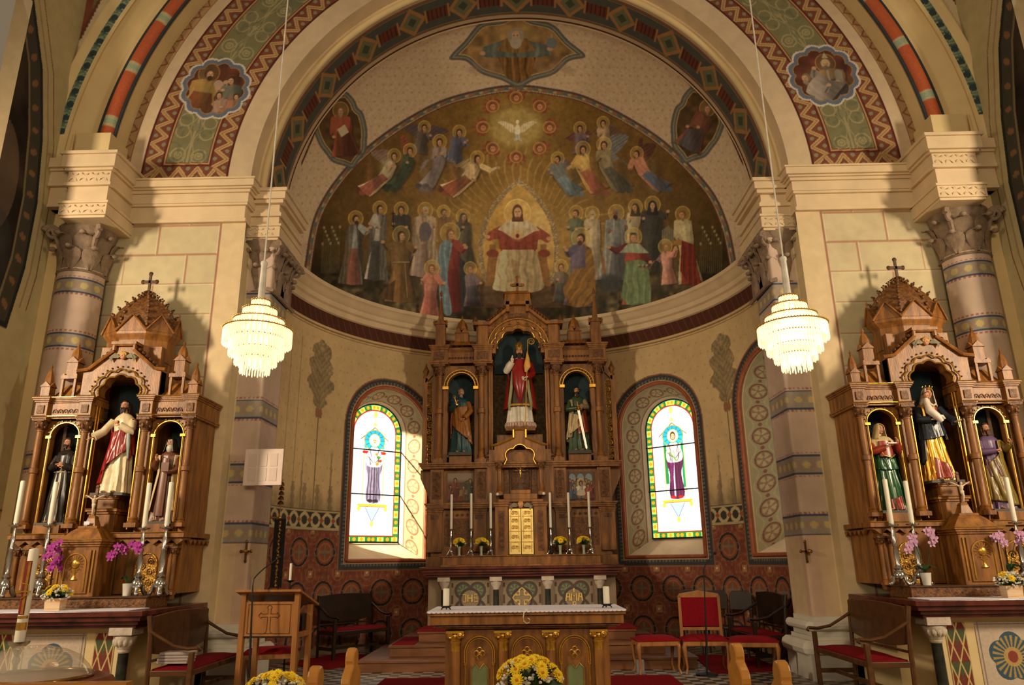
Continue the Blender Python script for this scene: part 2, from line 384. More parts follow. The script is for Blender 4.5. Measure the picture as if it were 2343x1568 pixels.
OUT = crom([(694, 640), (697, 604), (721, 489), (786, 388), (882, 302), (1003, 232), (1110, 202), (1179, 194), (1250, 200), (1356, 226), (1507, 312), (1618, 420), (1663, 504), (1684, 594), (1689, 640)], 10)
def paint_mural():
    c = Cv(MX0, MY0, MX1, MY1, (196, 170, 136)); X, Y = c.X, c.Y
    # cream field strewn with small flowers
    k = 0
    for jy in range(0, 60):
        for jx in range(0, 70):
            x = MX0+jx*18.5+(9 if jy % 2 else 0); y = 20+jy*19.0+((x-1187)/300.0)**2*3
            if y < 640 and 620 < x < 1760:
                for q in range(4):
                    c.ell(x+1.7*cos(q*pi/2+.78), y+1.7*sin(q*pi/2+.78), 1.1, 1.1, (186, 122, 78), al=0.75)
    # picture field
    fld = inpoly(X, Y, list(OUT)+[(1700, 900), (680, 900)]); d = polydist(X, Y, OUT)
    ins = fld & (d > 17)
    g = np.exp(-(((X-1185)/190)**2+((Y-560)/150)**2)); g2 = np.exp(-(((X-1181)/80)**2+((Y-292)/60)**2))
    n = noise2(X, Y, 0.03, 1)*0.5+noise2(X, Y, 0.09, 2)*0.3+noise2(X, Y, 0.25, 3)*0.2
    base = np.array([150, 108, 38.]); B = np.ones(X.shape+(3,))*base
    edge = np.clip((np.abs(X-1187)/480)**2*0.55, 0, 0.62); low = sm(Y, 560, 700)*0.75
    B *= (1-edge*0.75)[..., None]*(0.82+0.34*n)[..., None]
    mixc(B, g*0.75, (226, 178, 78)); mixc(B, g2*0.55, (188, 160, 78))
    gnd = sm(Y-(620+22*np.cos((X-1187)/120.)+14*noise2(X, Y, 0.02, 4)), -22, 26)
    G = np.ones(X.shape+(3,))*np.array([82, 72, 44.]); G *= (0.45+1.0*noise2(X, Y, 0.045, 6)*noise2(X, Y, 0.11, 7)*1.6)[..., None]
    mixc(G, noise2(X, Y, 0.03, 8)*0.55*sm(Y, 600, 660)*(1-sm(Y, 690, 760)), (128, 108, 76))
    B = B*(1-gnd[..., None])+G*gnd[..., None]
    ang = np.arctan2(Y-560, X-1187); rr = np.hypot(X-1187, (Y-560)*0.95)
    rays = (np.abs(np.sin(ang*30+np.sin(rr*.05))) > 0.94) & (rr > 118) & (rr < 205+24*np.sin(ang*15)) & (Y < 600)
    mixc(B, rays*0.42, (222, 184, 92))
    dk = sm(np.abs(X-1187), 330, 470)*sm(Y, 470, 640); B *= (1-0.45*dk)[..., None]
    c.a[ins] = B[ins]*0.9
    bd = fld & (d <= 17)
    th = np.arctan2(Y-640, X-1187)*60
    bc = np.ones(X.shape+(3,))*np.array([96, 108, 92.])
    mixc(bc, (np.sin(th*1.35)*np.cos((d-8.5)*0.5) > 0.35), (176, 150, 88)); mixc(bc, (np.sin(th*1.35+2)*np.cos((d-8.5)*0.62) > 0.62), (72, 92, 104))
    mixc(bc, np.hypot(((th*1.35/(2*pi)) % 1-0.5)*10, d-8.5) < 2.2, (158, 88, 58))
    mixc(bc, (d < 4.5), (112, 44, 30)); mixc(bc, (d < 2), (70, 84, 92)); mixc(bc, d > 14.5, (120, 48, 34)); mixc(bc, (d > 13) & (d < 14.5), (184, 170, 132))
    c.a[bd] = bc[bd]
    # dove in a ring of winged cherub heads
    c.ell(1181, 290, 60, 44, (196, 176, 96), al=0.55, soft=14)
    for k in range(10):
        a = 2*pi*k/8+pi/2
        if k < 8:
            hx, hy = 1181+76*cos(a), 291+68*sin(a)
            for w in range(5):
                b = a+(w-2)*0.55; c.line(hx, hy, hx+25*cos(b), hy+22*sin(b), 11, (150, 72, 46), w1=3); c.line(hx, hy, hx+13*cos(b+.3), hy+12*sin(b+.3), 3, (196, 112, 74))
            c.line(hx-14*sin(a), hy+14*cos(a), hx+14*sin(a), hy-14*cos(a), 13, (142, 66, 44))
            c.ell(hx, hy, 14, 13, (150, 92, 42)); c.ell(hx, hy, 14, 13, (206, 150, 70), ring=1.8); c.ell(hx, hy, 8, 8.5, (110, 56, 34)); c.ell(hx+0.5, hy+1.5, 6.4, 7, (200, 130, 90))
            c.ell(hx-1.5, hy+1, .9, .7, (70, 30, 20)); c.ell(hx+2.5, hy+1, .9, .7, (70, 30, 20))
    for sd in (-1, 1):
        c.poly([(1184, 300), (1184+sd*12, 284), (1184+sd*34, 276), (1184+sd*46, 280), (1184+sd*30, 290), (1184+sd*16, 302), (1184, 308)], (206, 190, 146), fold=0.15, ff=1.2)
    c.ell(1184, 297, 6, 13, (226, 214, 176)); c.ell(1184, 279, 4, 4.5, (232, 220, 184)); c.poly([(1179, 308), (1189, 308), (1194, 324), (1185, 320), (1176, 324)], (176, 178, 160), fold=0.2, ff=1)
    # mandorla
    lef = crom([(1187, 408), (1150, 438), (1112, 492), (1094, 560), (1100, 625), (1122, 668)], 8)
    rig = [(2*1187-x, y) for x, y in lef]
    for sd, sg in ((0, lef), (1, rig)):
        c_in = [(x+(12 if sd == 0 else -12)*(1 if y > 412 else 0), y+(5 if y < 430 else 0)) for x, y in sg]
    c.poly(lef+rig[::-1], (158, 128, 82)); dd = np.minimum(polydist(X, Y, lef), polydist(X, Y, rig)); inm = inpoly(X, Y, lef+rig[::-1])
    sp = noise2(X, Y, 0.55, 12) > 0.62
    mixc(c.a, (inm & (dd < 12) & sp)*0.7, (222, 190, 116)); mixc(c.a, (inm & (dd < 12) & (noise2(X, Y, 0.4, 15) > 0.66))*0.7, (112, 104, 96))
    gl = np.ones(X.shape+(3,))*np.array([214, 166, 70.]); gl *= (0.82+0.3*noise2(X, Y, 0.05, 20))[..., None]; mixc(gl, np.exp(-(((X-1235)/30)**2+((Y-520)/60)**2))*0.6, (250, 220, 140))  # gold leaf ground, its bright reflection painted in beside Christ
    m = inm & (dd >= 12); c.a[m] = gl[m]
    # throne and Christ
    c.poly([(1118, 585), (1250, 585), (1262, 660), (1108, 660)], (156, 112, 60)); c.poly([(1096, 655), (1276, 655), (1296, 705), (1076, 705)], (112, 84, 58), fold=.1, ff=.2, ang=1.57)
    c.poly([(1120, 560), (1134, 560), (1136, 640), (1118, 640)], (170, 116, 56)); c.poly([(1236, 560), (1250, 560), (1254, 640), (1238, 640)], (170, 116, 56)); c.ell(1127, 580, 14, 9, (156, 70, 44)); c.ell(1245, 580, 14, 9, (156, 70, 44))
    c.ell(1184, 488, 30, 32, (236, 196, 96), al=.5); c.ell(1184, 488, 30, 32, (244, 214, 134), ring=1.6)
    c.poly(crom([(1158, 512), (1128, 525), (1112, 540), (1118, 552), (1140, 548), (1150, 578), (1222, 578), (1232, 548), (1252, 556), (1262, 543), (1240, 525), (1212, 512)], 3), (176, 78, 58), fold=.12, ff=.3)
    c.poly(crom([(1150, 572), (1138, 590), (1132, 640), (1128, 662), (1160, 668), (1185, 672), (1224, 668), (1244, 658), (1240, 630), (1232, 590), (1222, 572)], 3), (222, 198, 148), fold=.13, ff=.30, shade=-.3)
    c.poly([(1170, 592), (1190, 600), (1182, 650), (1176, 655)], (176, 146, 96), al=.6)
    c.poly(crom([(1162, 505), (1140, 524), (1150, 530), (1184, 548), (1222, 530), (1234, 526), (1208, 505)], 3), (226, 204, 164), fold=.1, ff=.5)
    c.ell(1116, 542, 6, 4.5, (214, 160, 108)); c.ell(1256, 546, 6, 4.5, (214, 160, 108)); c.line(1113, 541, 1106, 537, 3, (214, 160, 108)); c.line(1258, 547, 1266, 543, 3, (214, 160, 108))
    c.ell(1184, 538, 13, 13, (246, 206, 110), al=.6, soft=8); c.ell(1184, 540, 4, 5, (170, 50, 34))
    c.ell(1184, 486, 12, 18, (104, 68, 40)); c.poly([(1173, 490), (1171, 508), (1198, 508), (1196, 490)], (104, 68, 40)); c.ell(1184.5, 487, 8.5, 12.5, (214, 164, 112)); c.ell(1184.5, 500, 5.5, 4, (128, 84, 50)); c.line(1184.5, 485, 1184.5, 491, 1.3, (170, 112, 72))
    for e in (-3.6, 3.6): c.ell(1184.5+e, 484.5, 1.8, 1, (60, 36, 24))
    c.line(1182, 496.5, 1187, 496.5, 1.2, (150, 66, 50))
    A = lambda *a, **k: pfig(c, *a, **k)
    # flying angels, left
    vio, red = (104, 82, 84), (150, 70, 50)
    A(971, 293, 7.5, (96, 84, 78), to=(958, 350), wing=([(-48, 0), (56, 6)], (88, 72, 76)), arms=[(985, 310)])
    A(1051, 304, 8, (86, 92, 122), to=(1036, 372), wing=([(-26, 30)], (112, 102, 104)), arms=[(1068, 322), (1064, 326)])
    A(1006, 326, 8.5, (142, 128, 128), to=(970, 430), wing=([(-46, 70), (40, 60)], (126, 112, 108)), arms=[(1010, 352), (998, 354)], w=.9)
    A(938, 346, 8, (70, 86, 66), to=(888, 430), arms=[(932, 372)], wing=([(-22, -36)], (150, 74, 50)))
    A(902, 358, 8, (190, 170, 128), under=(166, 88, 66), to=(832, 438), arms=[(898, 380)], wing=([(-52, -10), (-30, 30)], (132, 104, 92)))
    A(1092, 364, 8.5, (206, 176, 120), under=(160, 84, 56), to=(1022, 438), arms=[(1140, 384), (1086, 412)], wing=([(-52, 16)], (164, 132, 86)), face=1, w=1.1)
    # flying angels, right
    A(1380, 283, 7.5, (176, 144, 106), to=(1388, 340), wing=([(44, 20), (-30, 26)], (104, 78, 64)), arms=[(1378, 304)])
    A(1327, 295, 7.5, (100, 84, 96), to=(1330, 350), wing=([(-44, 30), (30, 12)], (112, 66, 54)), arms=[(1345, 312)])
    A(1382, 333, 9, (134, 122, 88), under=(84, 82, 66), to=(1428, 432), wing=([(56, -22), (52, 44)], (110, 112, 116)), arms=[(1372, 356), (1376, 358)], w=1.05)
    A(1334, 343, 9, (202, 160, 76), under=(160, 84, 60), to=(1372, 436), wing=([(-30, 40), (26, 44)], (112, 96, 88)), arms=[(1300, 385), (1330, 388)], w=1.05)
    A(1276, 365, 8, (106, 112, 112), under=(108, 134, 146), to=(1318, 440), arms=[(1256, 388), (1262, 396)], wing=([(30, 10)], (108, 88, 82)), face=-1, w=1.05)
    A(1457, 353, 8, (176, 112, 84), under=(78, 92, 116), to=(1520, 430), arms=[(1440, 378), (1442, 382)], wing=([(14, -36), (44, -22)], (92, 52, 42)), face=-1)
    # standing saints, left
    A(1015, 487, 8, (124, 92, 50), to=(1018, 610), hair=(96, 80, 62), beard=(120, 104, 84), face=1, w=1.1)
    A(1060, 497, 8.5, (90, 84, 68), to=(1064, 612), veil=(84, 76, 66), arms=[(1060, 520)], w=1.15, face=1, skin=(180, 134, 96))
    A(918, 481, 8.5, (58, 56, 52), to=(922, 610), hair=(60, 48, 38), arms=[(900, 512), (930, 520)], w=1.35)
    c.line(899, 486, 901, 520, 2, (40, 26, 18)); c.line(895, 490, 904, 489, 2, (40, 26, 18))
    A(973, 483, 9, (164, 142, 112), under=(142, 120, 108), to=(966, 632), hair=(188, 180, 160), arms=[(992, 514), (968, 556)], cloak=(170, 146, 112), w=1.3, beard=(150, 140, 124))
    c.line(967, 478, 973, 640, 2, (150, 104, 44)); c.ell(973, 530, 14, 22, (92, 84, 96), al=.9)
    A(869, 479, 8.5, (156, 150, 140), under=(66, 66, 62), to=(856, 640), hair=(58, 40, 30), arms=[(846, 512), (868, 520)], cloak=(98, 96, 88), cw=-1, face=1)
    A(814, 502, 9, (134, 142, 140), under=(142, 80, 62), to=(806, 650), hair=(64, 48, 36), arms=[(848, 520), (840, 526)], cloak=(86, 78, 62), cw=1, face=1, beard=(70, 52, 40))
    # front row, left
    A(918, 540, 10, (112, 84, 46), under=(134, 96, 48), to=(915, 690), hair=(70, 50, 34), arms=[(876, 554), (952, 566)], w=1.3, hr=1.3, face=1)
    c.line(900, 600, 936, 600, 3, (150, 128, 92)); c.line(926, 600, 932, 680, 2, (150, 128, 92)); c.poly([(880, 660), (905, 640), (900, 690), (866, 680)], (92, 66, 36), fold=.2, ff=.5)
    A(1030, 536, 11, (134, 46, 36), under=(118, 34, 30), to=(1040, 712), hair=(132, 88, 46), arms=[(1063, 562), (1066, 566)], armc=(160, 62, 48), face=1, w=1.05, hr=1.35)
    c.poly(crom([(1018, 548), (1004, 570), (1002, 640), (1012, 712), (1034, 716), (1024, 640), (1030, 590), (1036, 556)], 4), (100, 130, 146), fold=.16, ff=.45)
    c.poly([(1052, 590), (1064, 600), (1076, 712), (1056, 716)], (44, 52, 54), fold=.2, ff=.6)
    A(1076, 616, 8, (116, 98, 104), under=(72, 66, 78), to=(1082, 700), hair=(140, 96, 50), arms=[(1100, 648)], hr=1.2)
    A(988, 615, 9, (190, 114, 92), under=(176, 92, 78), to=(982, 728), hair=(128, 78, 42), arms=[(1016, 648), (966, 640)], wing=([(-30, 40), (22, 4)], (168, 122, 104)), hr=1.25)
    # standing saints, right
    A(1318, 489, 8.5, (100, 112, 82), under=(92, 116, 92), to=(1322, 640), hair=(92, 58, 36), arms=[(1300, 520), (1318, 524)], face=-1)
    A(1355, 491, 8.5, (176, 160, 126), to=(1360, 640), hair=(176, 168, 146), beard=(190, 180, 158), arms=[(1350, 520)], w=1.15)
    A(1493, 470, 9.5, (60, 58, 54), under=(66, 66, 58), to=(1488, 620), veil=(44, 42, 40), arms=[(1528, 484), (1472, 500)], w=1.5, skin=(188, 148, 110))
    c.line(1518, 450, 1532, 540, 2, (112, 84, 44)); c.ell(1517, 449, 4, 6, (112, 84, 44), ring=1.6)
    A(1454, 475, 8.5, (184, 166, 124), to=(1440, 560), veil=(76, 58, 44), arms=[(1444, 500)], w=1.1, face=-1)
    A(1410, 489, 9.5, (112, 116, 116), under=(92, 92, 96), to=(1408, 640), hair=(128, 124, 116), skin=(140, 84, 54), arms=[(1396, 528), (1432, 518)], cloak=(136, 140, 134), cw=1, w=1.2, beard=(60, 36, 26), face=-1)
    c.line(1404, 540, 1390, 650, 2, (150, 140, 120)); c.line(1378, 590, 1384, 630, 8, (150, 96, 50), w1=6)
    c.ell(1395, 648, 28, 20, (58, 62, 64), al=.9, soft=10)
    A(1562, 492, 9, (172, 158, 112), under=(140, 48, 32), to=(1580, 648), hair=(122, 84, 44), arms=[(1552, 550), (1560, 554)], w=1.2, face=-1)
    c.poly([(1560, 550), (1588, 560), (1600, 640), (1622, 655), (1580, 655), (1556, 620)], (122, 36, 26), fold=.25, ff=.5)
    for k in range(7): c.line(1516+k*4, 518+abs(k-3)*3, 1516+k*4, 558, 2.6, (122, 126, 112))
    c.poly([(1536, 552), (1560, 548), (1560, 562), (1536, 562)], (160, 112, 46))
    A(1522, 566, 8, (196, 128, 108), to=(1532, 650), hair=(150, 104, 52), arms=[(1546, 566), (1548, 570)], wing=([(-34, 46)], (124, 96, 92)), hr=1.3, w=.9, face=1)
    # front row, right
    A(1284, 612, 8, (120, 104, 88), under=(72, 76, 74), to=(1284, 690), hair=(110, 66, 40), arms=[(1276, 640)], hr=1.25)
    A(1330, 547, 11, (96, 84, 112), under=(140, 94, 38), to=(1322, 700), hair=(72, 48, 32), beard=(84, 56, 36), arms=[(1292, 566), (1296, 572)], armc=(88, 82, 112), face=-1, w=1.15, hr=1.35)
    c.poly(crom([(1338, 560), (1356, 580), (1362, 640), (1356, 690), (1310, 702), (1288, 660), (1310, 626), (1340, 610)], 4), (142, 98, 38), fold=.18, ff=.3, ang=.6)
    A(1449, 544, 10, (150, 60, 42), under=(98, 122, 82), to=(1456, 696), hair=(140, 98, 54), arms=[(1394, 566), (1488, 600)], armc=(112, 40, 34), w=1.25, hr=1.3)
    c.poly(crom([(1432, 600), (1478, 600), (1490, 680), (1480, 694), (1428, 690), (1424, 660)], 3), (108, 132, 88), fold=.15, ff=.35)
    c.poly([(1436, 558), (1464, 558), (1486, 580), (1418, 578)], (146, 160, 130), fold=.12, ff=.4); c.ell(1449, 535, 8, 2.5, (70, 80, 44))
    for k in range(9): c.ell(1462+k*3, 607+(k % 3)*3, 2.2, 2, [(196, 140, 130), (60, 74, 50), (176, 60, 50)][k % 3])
    for x0, x1 in ((735, 775), (1600, 1650)):       # lilies at the rims
        for k in range(12):
            x = x0+(x1-x0)*k/11; h = 560-(k*37 % 46); c.line(x, 625, x+3, h, 1.3, (96, 92, 52)); c.ell(x+3, h-2, 2.6, 3.6, (170, 160, 128), al=.7)
    c.a[ins] *= (0.93+.14*noise2(X, Y, .16, 61))[ins][..., None]
    # upper medallion: God the Father in the clouds
    def frame(pts, col, inner, cx, cy):
        q = crom(pts+[pts[0]], 8); d2 = polydist(X, Y, q); I = inpoly(X, Y, q)
        for lo, hi, cc in ((-3, 2, (92, 88, 76)), (2, 12, col), (5.5, 8, (140, 134, 92)), (12, 14, (196, 160, 84))): mixc(c.a, I & (d2 > lo) & (d2 <= hi), cc)
        In = I & (d2 > 14); BB = np.ones(X.shape+(3,))*np.array(inner, float)*(0.7+0.5*noise2(X, Y, 0.08, 33))[..., None]; c.a[In] = BB[In]; return In
    In = frame([(1183, 22), (1215, 42), (1265, 56), (1300, 92), (1340, 128), (1302, 140), (1268, 170), (1222, 184), (1186, 200), (1148, 184), (1100, 168), (1066, 140), (1028, 134), (1064, 92), (1100, 52), (1150, 42)], (84, 96, 104), (150, 112, 62), 0, 0)
    mixc(c.a, np.exp(-(((X-1178)/50)**2+((Y-80)/34)**2))*In*.6, (206, 170, 90))
    for k in range(26): c.ell(1080+k*9, 160-20*sin(k*.5)**2+(k*7 % 9), 14, 8, (150, 112, 88), al=.25, soft=6)
    c.poly([(1150, 92), (1104, 108), (1100, 130), (1150, 134), (1215, 134), (1262, 126), (1258, 104), (1206, 92)], (92, 104, 96), fold=.2, ff=.2)
    c.poly([(1140, 132), (1226, 132), (1214, 176), (1186, 190), (1156, 176)], (122, 82, 34), fold=.3, ff=.3); c.poly([(1156, 88), (1136, 116), (1180, 122), (1226, 116), (1206, 88)], (136, 98, 46), fold=.15, ff=.3)
    c.ell(1180, 84, 19, 20, (150, 138, 120)); c.ell(1180, 82, 9.5, 12, (196, 148, 108)); c.ell(1180, 98, 13, 14, (168, 156, 136)); c.ell(1176, 81, 1.4, 1, (60, 40, 30)); c.ell(1184, 81, 1.4, 1, (60, 40, 30))
    c.ell(1104, 122, 7, 5, (190, 140, 100)); c.ell(1258, 112, 7, 5, (190, 140, 100)); c.ell(1262, 98, 12, 12, (100, 112, 124)); c.line(1262, 86, 1262, 78, 2, (190, 150, 70))
    # side medallions
    for sd, cx, cyy, rob in ((-1, 779, 294, (150, 70, 44)), (1, 1596, 282, (120, 70, 52))):
        t = radians(17)*sd; T = lambda u, v: (cx+u*cos(t)-v*sin(t), cyy+u*sin(t)+v*cos(t))
        pts = [T(*p) for p in [(0, -98), (14, -82), (38, -76), (50, -52), (52, -34), (60, -18), (58, 20), (50, 44), (40, 68), (18, 84), (0, 96), (-18, 84), (-40, 68), (-50, 44), (-58, 20), (-60, -18), (-52, -34), (-50, -52), (-38, -76), (-14, -82)]]
        frame(pts, (88, 98, 104), (92, 64, 34), cx, cyy)
        hx, hy = T(12, -38); bx, by = T(-6, 62)
        A(hx, hy, 9.5, rob, under=(96, 50, 34) if sd < 0 else (80, 76, 84), to=(bx, by), hair=(120, 96, 70), beard=(150, 132, 108) if sd < 0 else None, arms=[T(4, 8), T(-20, 14)], w=1.3, halo=(170, 128, 50))
        if sd < 0: c.poly([T(-8, 0), T(12, -6), T(16, 14), T(-4, 20)], (190, 176, 142))
    # crescent border along the mouth of the dome
    c.blur(1)
    a2 = c.a; r0 = np.hypot((X-1187)/1.0, (Y-545)/1.0)
    m0 = np.exp(-((Y-26)/8.0)**2)  # ornament sliver at the crown
    up = (Y < 46+((X-1187)/340.)**2*60) & (Y > 10)
    ed = crom([(690, 380), (760, 232), (860, 128), (980, 66), (1100, 34), (1187, 30), (1290, 38), (1410, 76), (1530, 150), (1640, 262), (1700, 380)], 8)
    de = polydist(X, Y, ed); wv = 13*np.clip(1-((X-1187)/470)**2, 0.05, 1)
    above = inpoly(X, Y, list(ed)+[(1720, -50), (650, -50)])
    pat = np.ones(X.shape+(3,))*np.array([90, 96, 84.]); tt = np.arctan2(Y-545, X-1187)*70
    mixc(pat, np.sin(tt*1.6) > .4, (134, 128, 84)); mixc(pat, (np.sin(tt*3.2+1) > .75), (120, 66, 44))
    md = above & (de < wv*1.5); c.a[md] = pat[md]; mixc(c.a, np.clip(2.2-np.abs(de), 0, 1)*(wv > 2), (74, 34, 24)); mixc(c.a, above & (de > wv*1.5) & (de < wv*1.5+3), (88, 40, 28))
    return c
CAN = paint_mural()
GAIN = 1.14
R_AP, CY_AP, ZS = 4.15, 11.6, 7.28
vm_mural = vmat('mural_paint', rough=0.62, spec=0.35, grain=0.10, nscale=14)
def conch():
    nu, nv = 820, 560
    phi = np.linspace(-pi/2, pi/2, nu); s = np.linspace(0, 1, nv); z0 = 6.58; L1 = ZS-z0; L2 = R_AP*pi/2; tot = L1+L2
    S = s*tot; el = np.clip((S-L1)/R_AP, 0, pi/2); z = np.where(S < L1, z0+S, ZS+R_AP*np.sin(el)); r = R_AP*np.cos(el)
    PHI, RR = np.meshgrid(phi, r, indexing='ij'); ZZ = np.broadcast_to(z, PHI.shape)
    xyz = np.stack([RR*np.sin(PHI), CY_AP+RR*np.cos(PHI), ZZ], -1)
    d = xyz-np.array([0, 0, EYE]); w = d@CF; px = 1171.5+F*(d@CR)/w; py = 784-F*(d@CU)/w
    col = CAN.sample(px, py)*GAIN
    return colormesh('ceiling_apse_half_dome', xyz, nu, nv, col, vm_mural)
conch()
# ================================================================== walls, arches, columns
vm_wall = vmat('wall_paint', rough=0.85, spec=0.2, grain=0.07, nscale=6)
CREAM = (222, 198, 150); IVORY = (214, 192, 158); LIL = (196, 168, 148)
m_cream = mat('cream_plaster', (224, 200, 150), 0.85, var=0.05, nscale=2.5)
m_ivory = mat('ivory_plaster', (222, 198, 162), 0.8, var=0.06, nscale=3)
m_stone = mat('carved_grey_stone', (150, 128, 108), 0.9, var=0.14, nscale=12, bump=0.5, bscale=30)
m_white = mat('white_limewash', (214, 208, 196), 0.8, var=0.05, nscale=4)
m_rollred = mat('vermilion_paint', (196, 88, 44), 0.7, var=0.06)
m_blue = mat('dark_blue_paint', (44, 56, 68), 0.7, var=0.1)
def struct(o): o['kind'] = 'structure'; return o
# ---- apse wall (half cylinder) with painted decoration
WIN = [-41.0, 41.0, 81.5]; HW = 0.885; ZSILL, ZSPR = 1.57, 4.10; HWs = [0.885, 0.885, 0.885]
def winmask(s, z, sc, grow=0.0):
    """signed distance (negative inside) to the round-headed outline centred at arc position sc"""
    u = np.abs(s-sc); up = np.hypot(u, z-ZSPR)-HW; lo = np.maximum(u-HW, ZSILL-z)
    return np.where(z > ZSPR, up, lo)-grow
def apse_color(s, z):
    ang = s/R_AP; C = np.ones(s.shape+(3,))*np.array([216, 180, 120.])
    C *= (0.96+0.08*noise2(s, z, 1.3, 3))[..., None]
    # tiny flower pattern
    gx = (s*5.2+np.floor(z*4.2)*0.5) % 1-0.5; gz = (z*4.2) % 1-0.5
    mixc(C, (np.hypot(gx, gz) < 0.10)*0.35*(z > 2.8), (176, 122, 70))
    # thin vertical bands
    for a in (-84, -74.5, 62.0-90,):
        pass
    # palms
    for a0 in (-65.5, 65.0):
        s0 = radians(a0)*R_AP; u = s-s0
        zc = z-4.95; env = 0.36*np.sqrt(np.clip(1-(zc/0.66)**2, 0, 1))
        fr = noise2(u, z, 9, 9)*.6+noise2(u*1.0, z*1.0+np.abs(u)*1.3, 18, 10)*.6
        m = (np.abs(u) < env*(0.45+0.42*np.abs(np.sin((z-np.abs(u)*.35)*8.5))+0.35*fr)) & (z > 4.25) & (z < 5.66)
        fz = (z-np.abs(u)*1.1+.10*fr)*7.5 % 1
        mixc(C, m*(0.30+0.22*(fz < .5)+0.45*fr), (128, 110, 74)); mixc(C, (np.abs(u) < 0.016) & (z > 2.45) & (z < 4.5), (138, 112, 78))
        mixc(C, (np.hypot(np.abs(u)-0.05, (z-4.2)*0.45) < 0.045), (166, 104, 62))
        for du, zt in ((-.36, 3.35), (.42, 3.5)):
            mixc(C, ((np.abs(u-du) < 0.012+0.02*noise2(s, z, 14, 5)) & (z > 2.45) & (z < zt))*.7, (140, 116, 82)); mixc(C, (np.hypot(u-du, (z-zt)*.5) < .05)*.5, (184, 160, 130))
    for a0 in (-83, -78.5, -74, -58, 56, 71):
        s0 = radians(a0)*R_AP; mixc(C, (np.abs(s-s0) < 0.008) & (z > 2.45)*(z < 5.5)*(abs(a0) > 70)*(a0 < 0), (150, 120, 80))
    # grass fringe
    top = 2.62+0.16*noise2(s, z*0, 7, 11)+0.12*np.abs(np.sin(s*12))
    mixc(C, sm(top-z, -0.1, 0.35)*0.62*(0.7+.5*noise2(s, z, 16, 12)), (134, 112, 74))
    fl = (np.abs(((s*2.9) % 1)-.5) < .08+.10*np.abs(np.sin(z*22))) & (z > 2.4) & (z < 2.9); mixc(C, fl*.55, (128, 104, 74))
    # ring band
    b = (z > 2.12) & (z <= 2.42); mixc(C, b, (66, 62, 56))
    q = (s/0.30) % 1-0.5; zz = (z-2.27)/0.30
    mixc(C, b & (np.abs(np.hypot(q, zz)-0.36) < 0.10), (196, 176, 120)); mixc(C, b & ((np.abs(np.abs(q)-.5)+np.abs(zz)) < .2), (176, 82, 50))
    mixc(C, (np.abs(z-2.425) < .018) | (np.abs(z-2.12) < .018), (190, 166, 112)); mixc(C, (np.abs(z-2.45) < .01) | (np.abs(z-2.09) < .012), (84, 76, 60))
    # damask wainscot
    lo = z <= 2.09; D = np.ones(s.shape+(3,))*np.array([138, 64, 46.])
    px = 0.6745; pz = 0.735; u = ((ang*180/pi-32.9)/9.31*1.0) % 1; u = np.where(u > .5, u-1, u)*px; v = ((z-0.25)/pz) % 1; v = np.where(v > .5, v-1, v)*pz
    u2 = px/2-np.abs(u); v2 = pz/2-np.abs(v)
    da = noise2(s, z, 14, 14); D *= (0.88+.24*da)[..., None]
    mixc(D, (np.sin(u*40)*np.sin(v*36) > .55)*.5, (170, 104, 54)); mixc(D, (np.cos(np.hypot(u2, v2)*52) > .72)*(np.hypot(u2, v2) < .24)*.55, (166, 118, 58))
    r = np.hypot(u, v); mixc(D, r < .225, (148, 74, 44)); mixc(D, (np.abs(r-.15) < .012)*.7, (176, 112, 60)); mixc(D, np.abs(r-.225) < .021, (46, 44, 48)); mixc(D, (np.abs(r-.252) < .006)*.5, (176, 128, 76))
    cr = (((np.abs(u) < .02) & (np.abs(v) < .13)) | ((np.abs(v) < .02) & (np.abs(u) < .13))); mixc(D, cr*.85, (128, 112, 84)); mixc(D, (np.hypot(np.abs(u)-.05, np.abs(v)-.05) < .03)*.5, (112, 96, 80))
    sq = (np.maximum(u2, v2) < .062); mixc(D, sq*.75, (190, 132, 74)); mixc(D, np.hypot(u2, v2) < .02, (226, 190, 140))
    for k in (-1, 1):
        mixc(D, (np.abs(np.hypot(u2-.13, v-k*.0)-.06) < .01)*.5, (120, 112, 92))
    C[lo] = D[lo]
    mixc(C, z < .12, (110, 84, 58))
    # brown upper band
    m = (z > 5.90) & (z < 6.2); mixc(C, m, (92, 44, 30)); mixc(C, (m & (((s*6+z*2.5) % 1) < .14))*.5, (134, 84, 50)); mixc(C, (np.abs(z-5.85) < .012) | (np.abs(z-5.80) < .006), (150, 108, 62))
    # window borders
    for a in WIN:
        d = winmask(s, z, radians(a)*R_AP)
        th = np.where(z > ZSPR, np.arctan2(z-ZSPR, s-radians(a)*R_AP)*HW, z)
        mixc(C, (d > 0) & (d < .17), (66, 66, 70)); mixc(C, (d > .05) & (d < .11) & ((np.where((z <= ZSPR) & (np.abs(s-radians(a)*R_AP) < HW), s, th)*14 % 1) < .5), (104, 108, 104))
        mixc(C, (d > -.05) & (d < .045), (160, 84, 52)); mixc(C, (d > .16) & (d < .19), (150, 96, 60)); mixc(C, (np.abs(d-.045) < .008), (206, 160, 104))
    return C
def apse_wall():
    nu, nv = 880, 450; ph = np.linspace(-pi/2, pi/2, nu); z = np.linspace(0, 6.62, nv)
    A, Z = np.meshgrid(ph, z, indexing='ij'); S = A*R_AP
    xyz = np.stack([R_AP*np.sin(A), CY_AP+R_AP*np.cos(A), Z], -1); keep = np.ones(S.shape, bool)
    for a in WIN: keep &= winmask(S, Z, radians(a)*R_AP) > -0.03
    colormesh('wall_apse', xyz, nu, nv, apse_color(S, Z), vm_wall, keep=keep)
apse_wall()
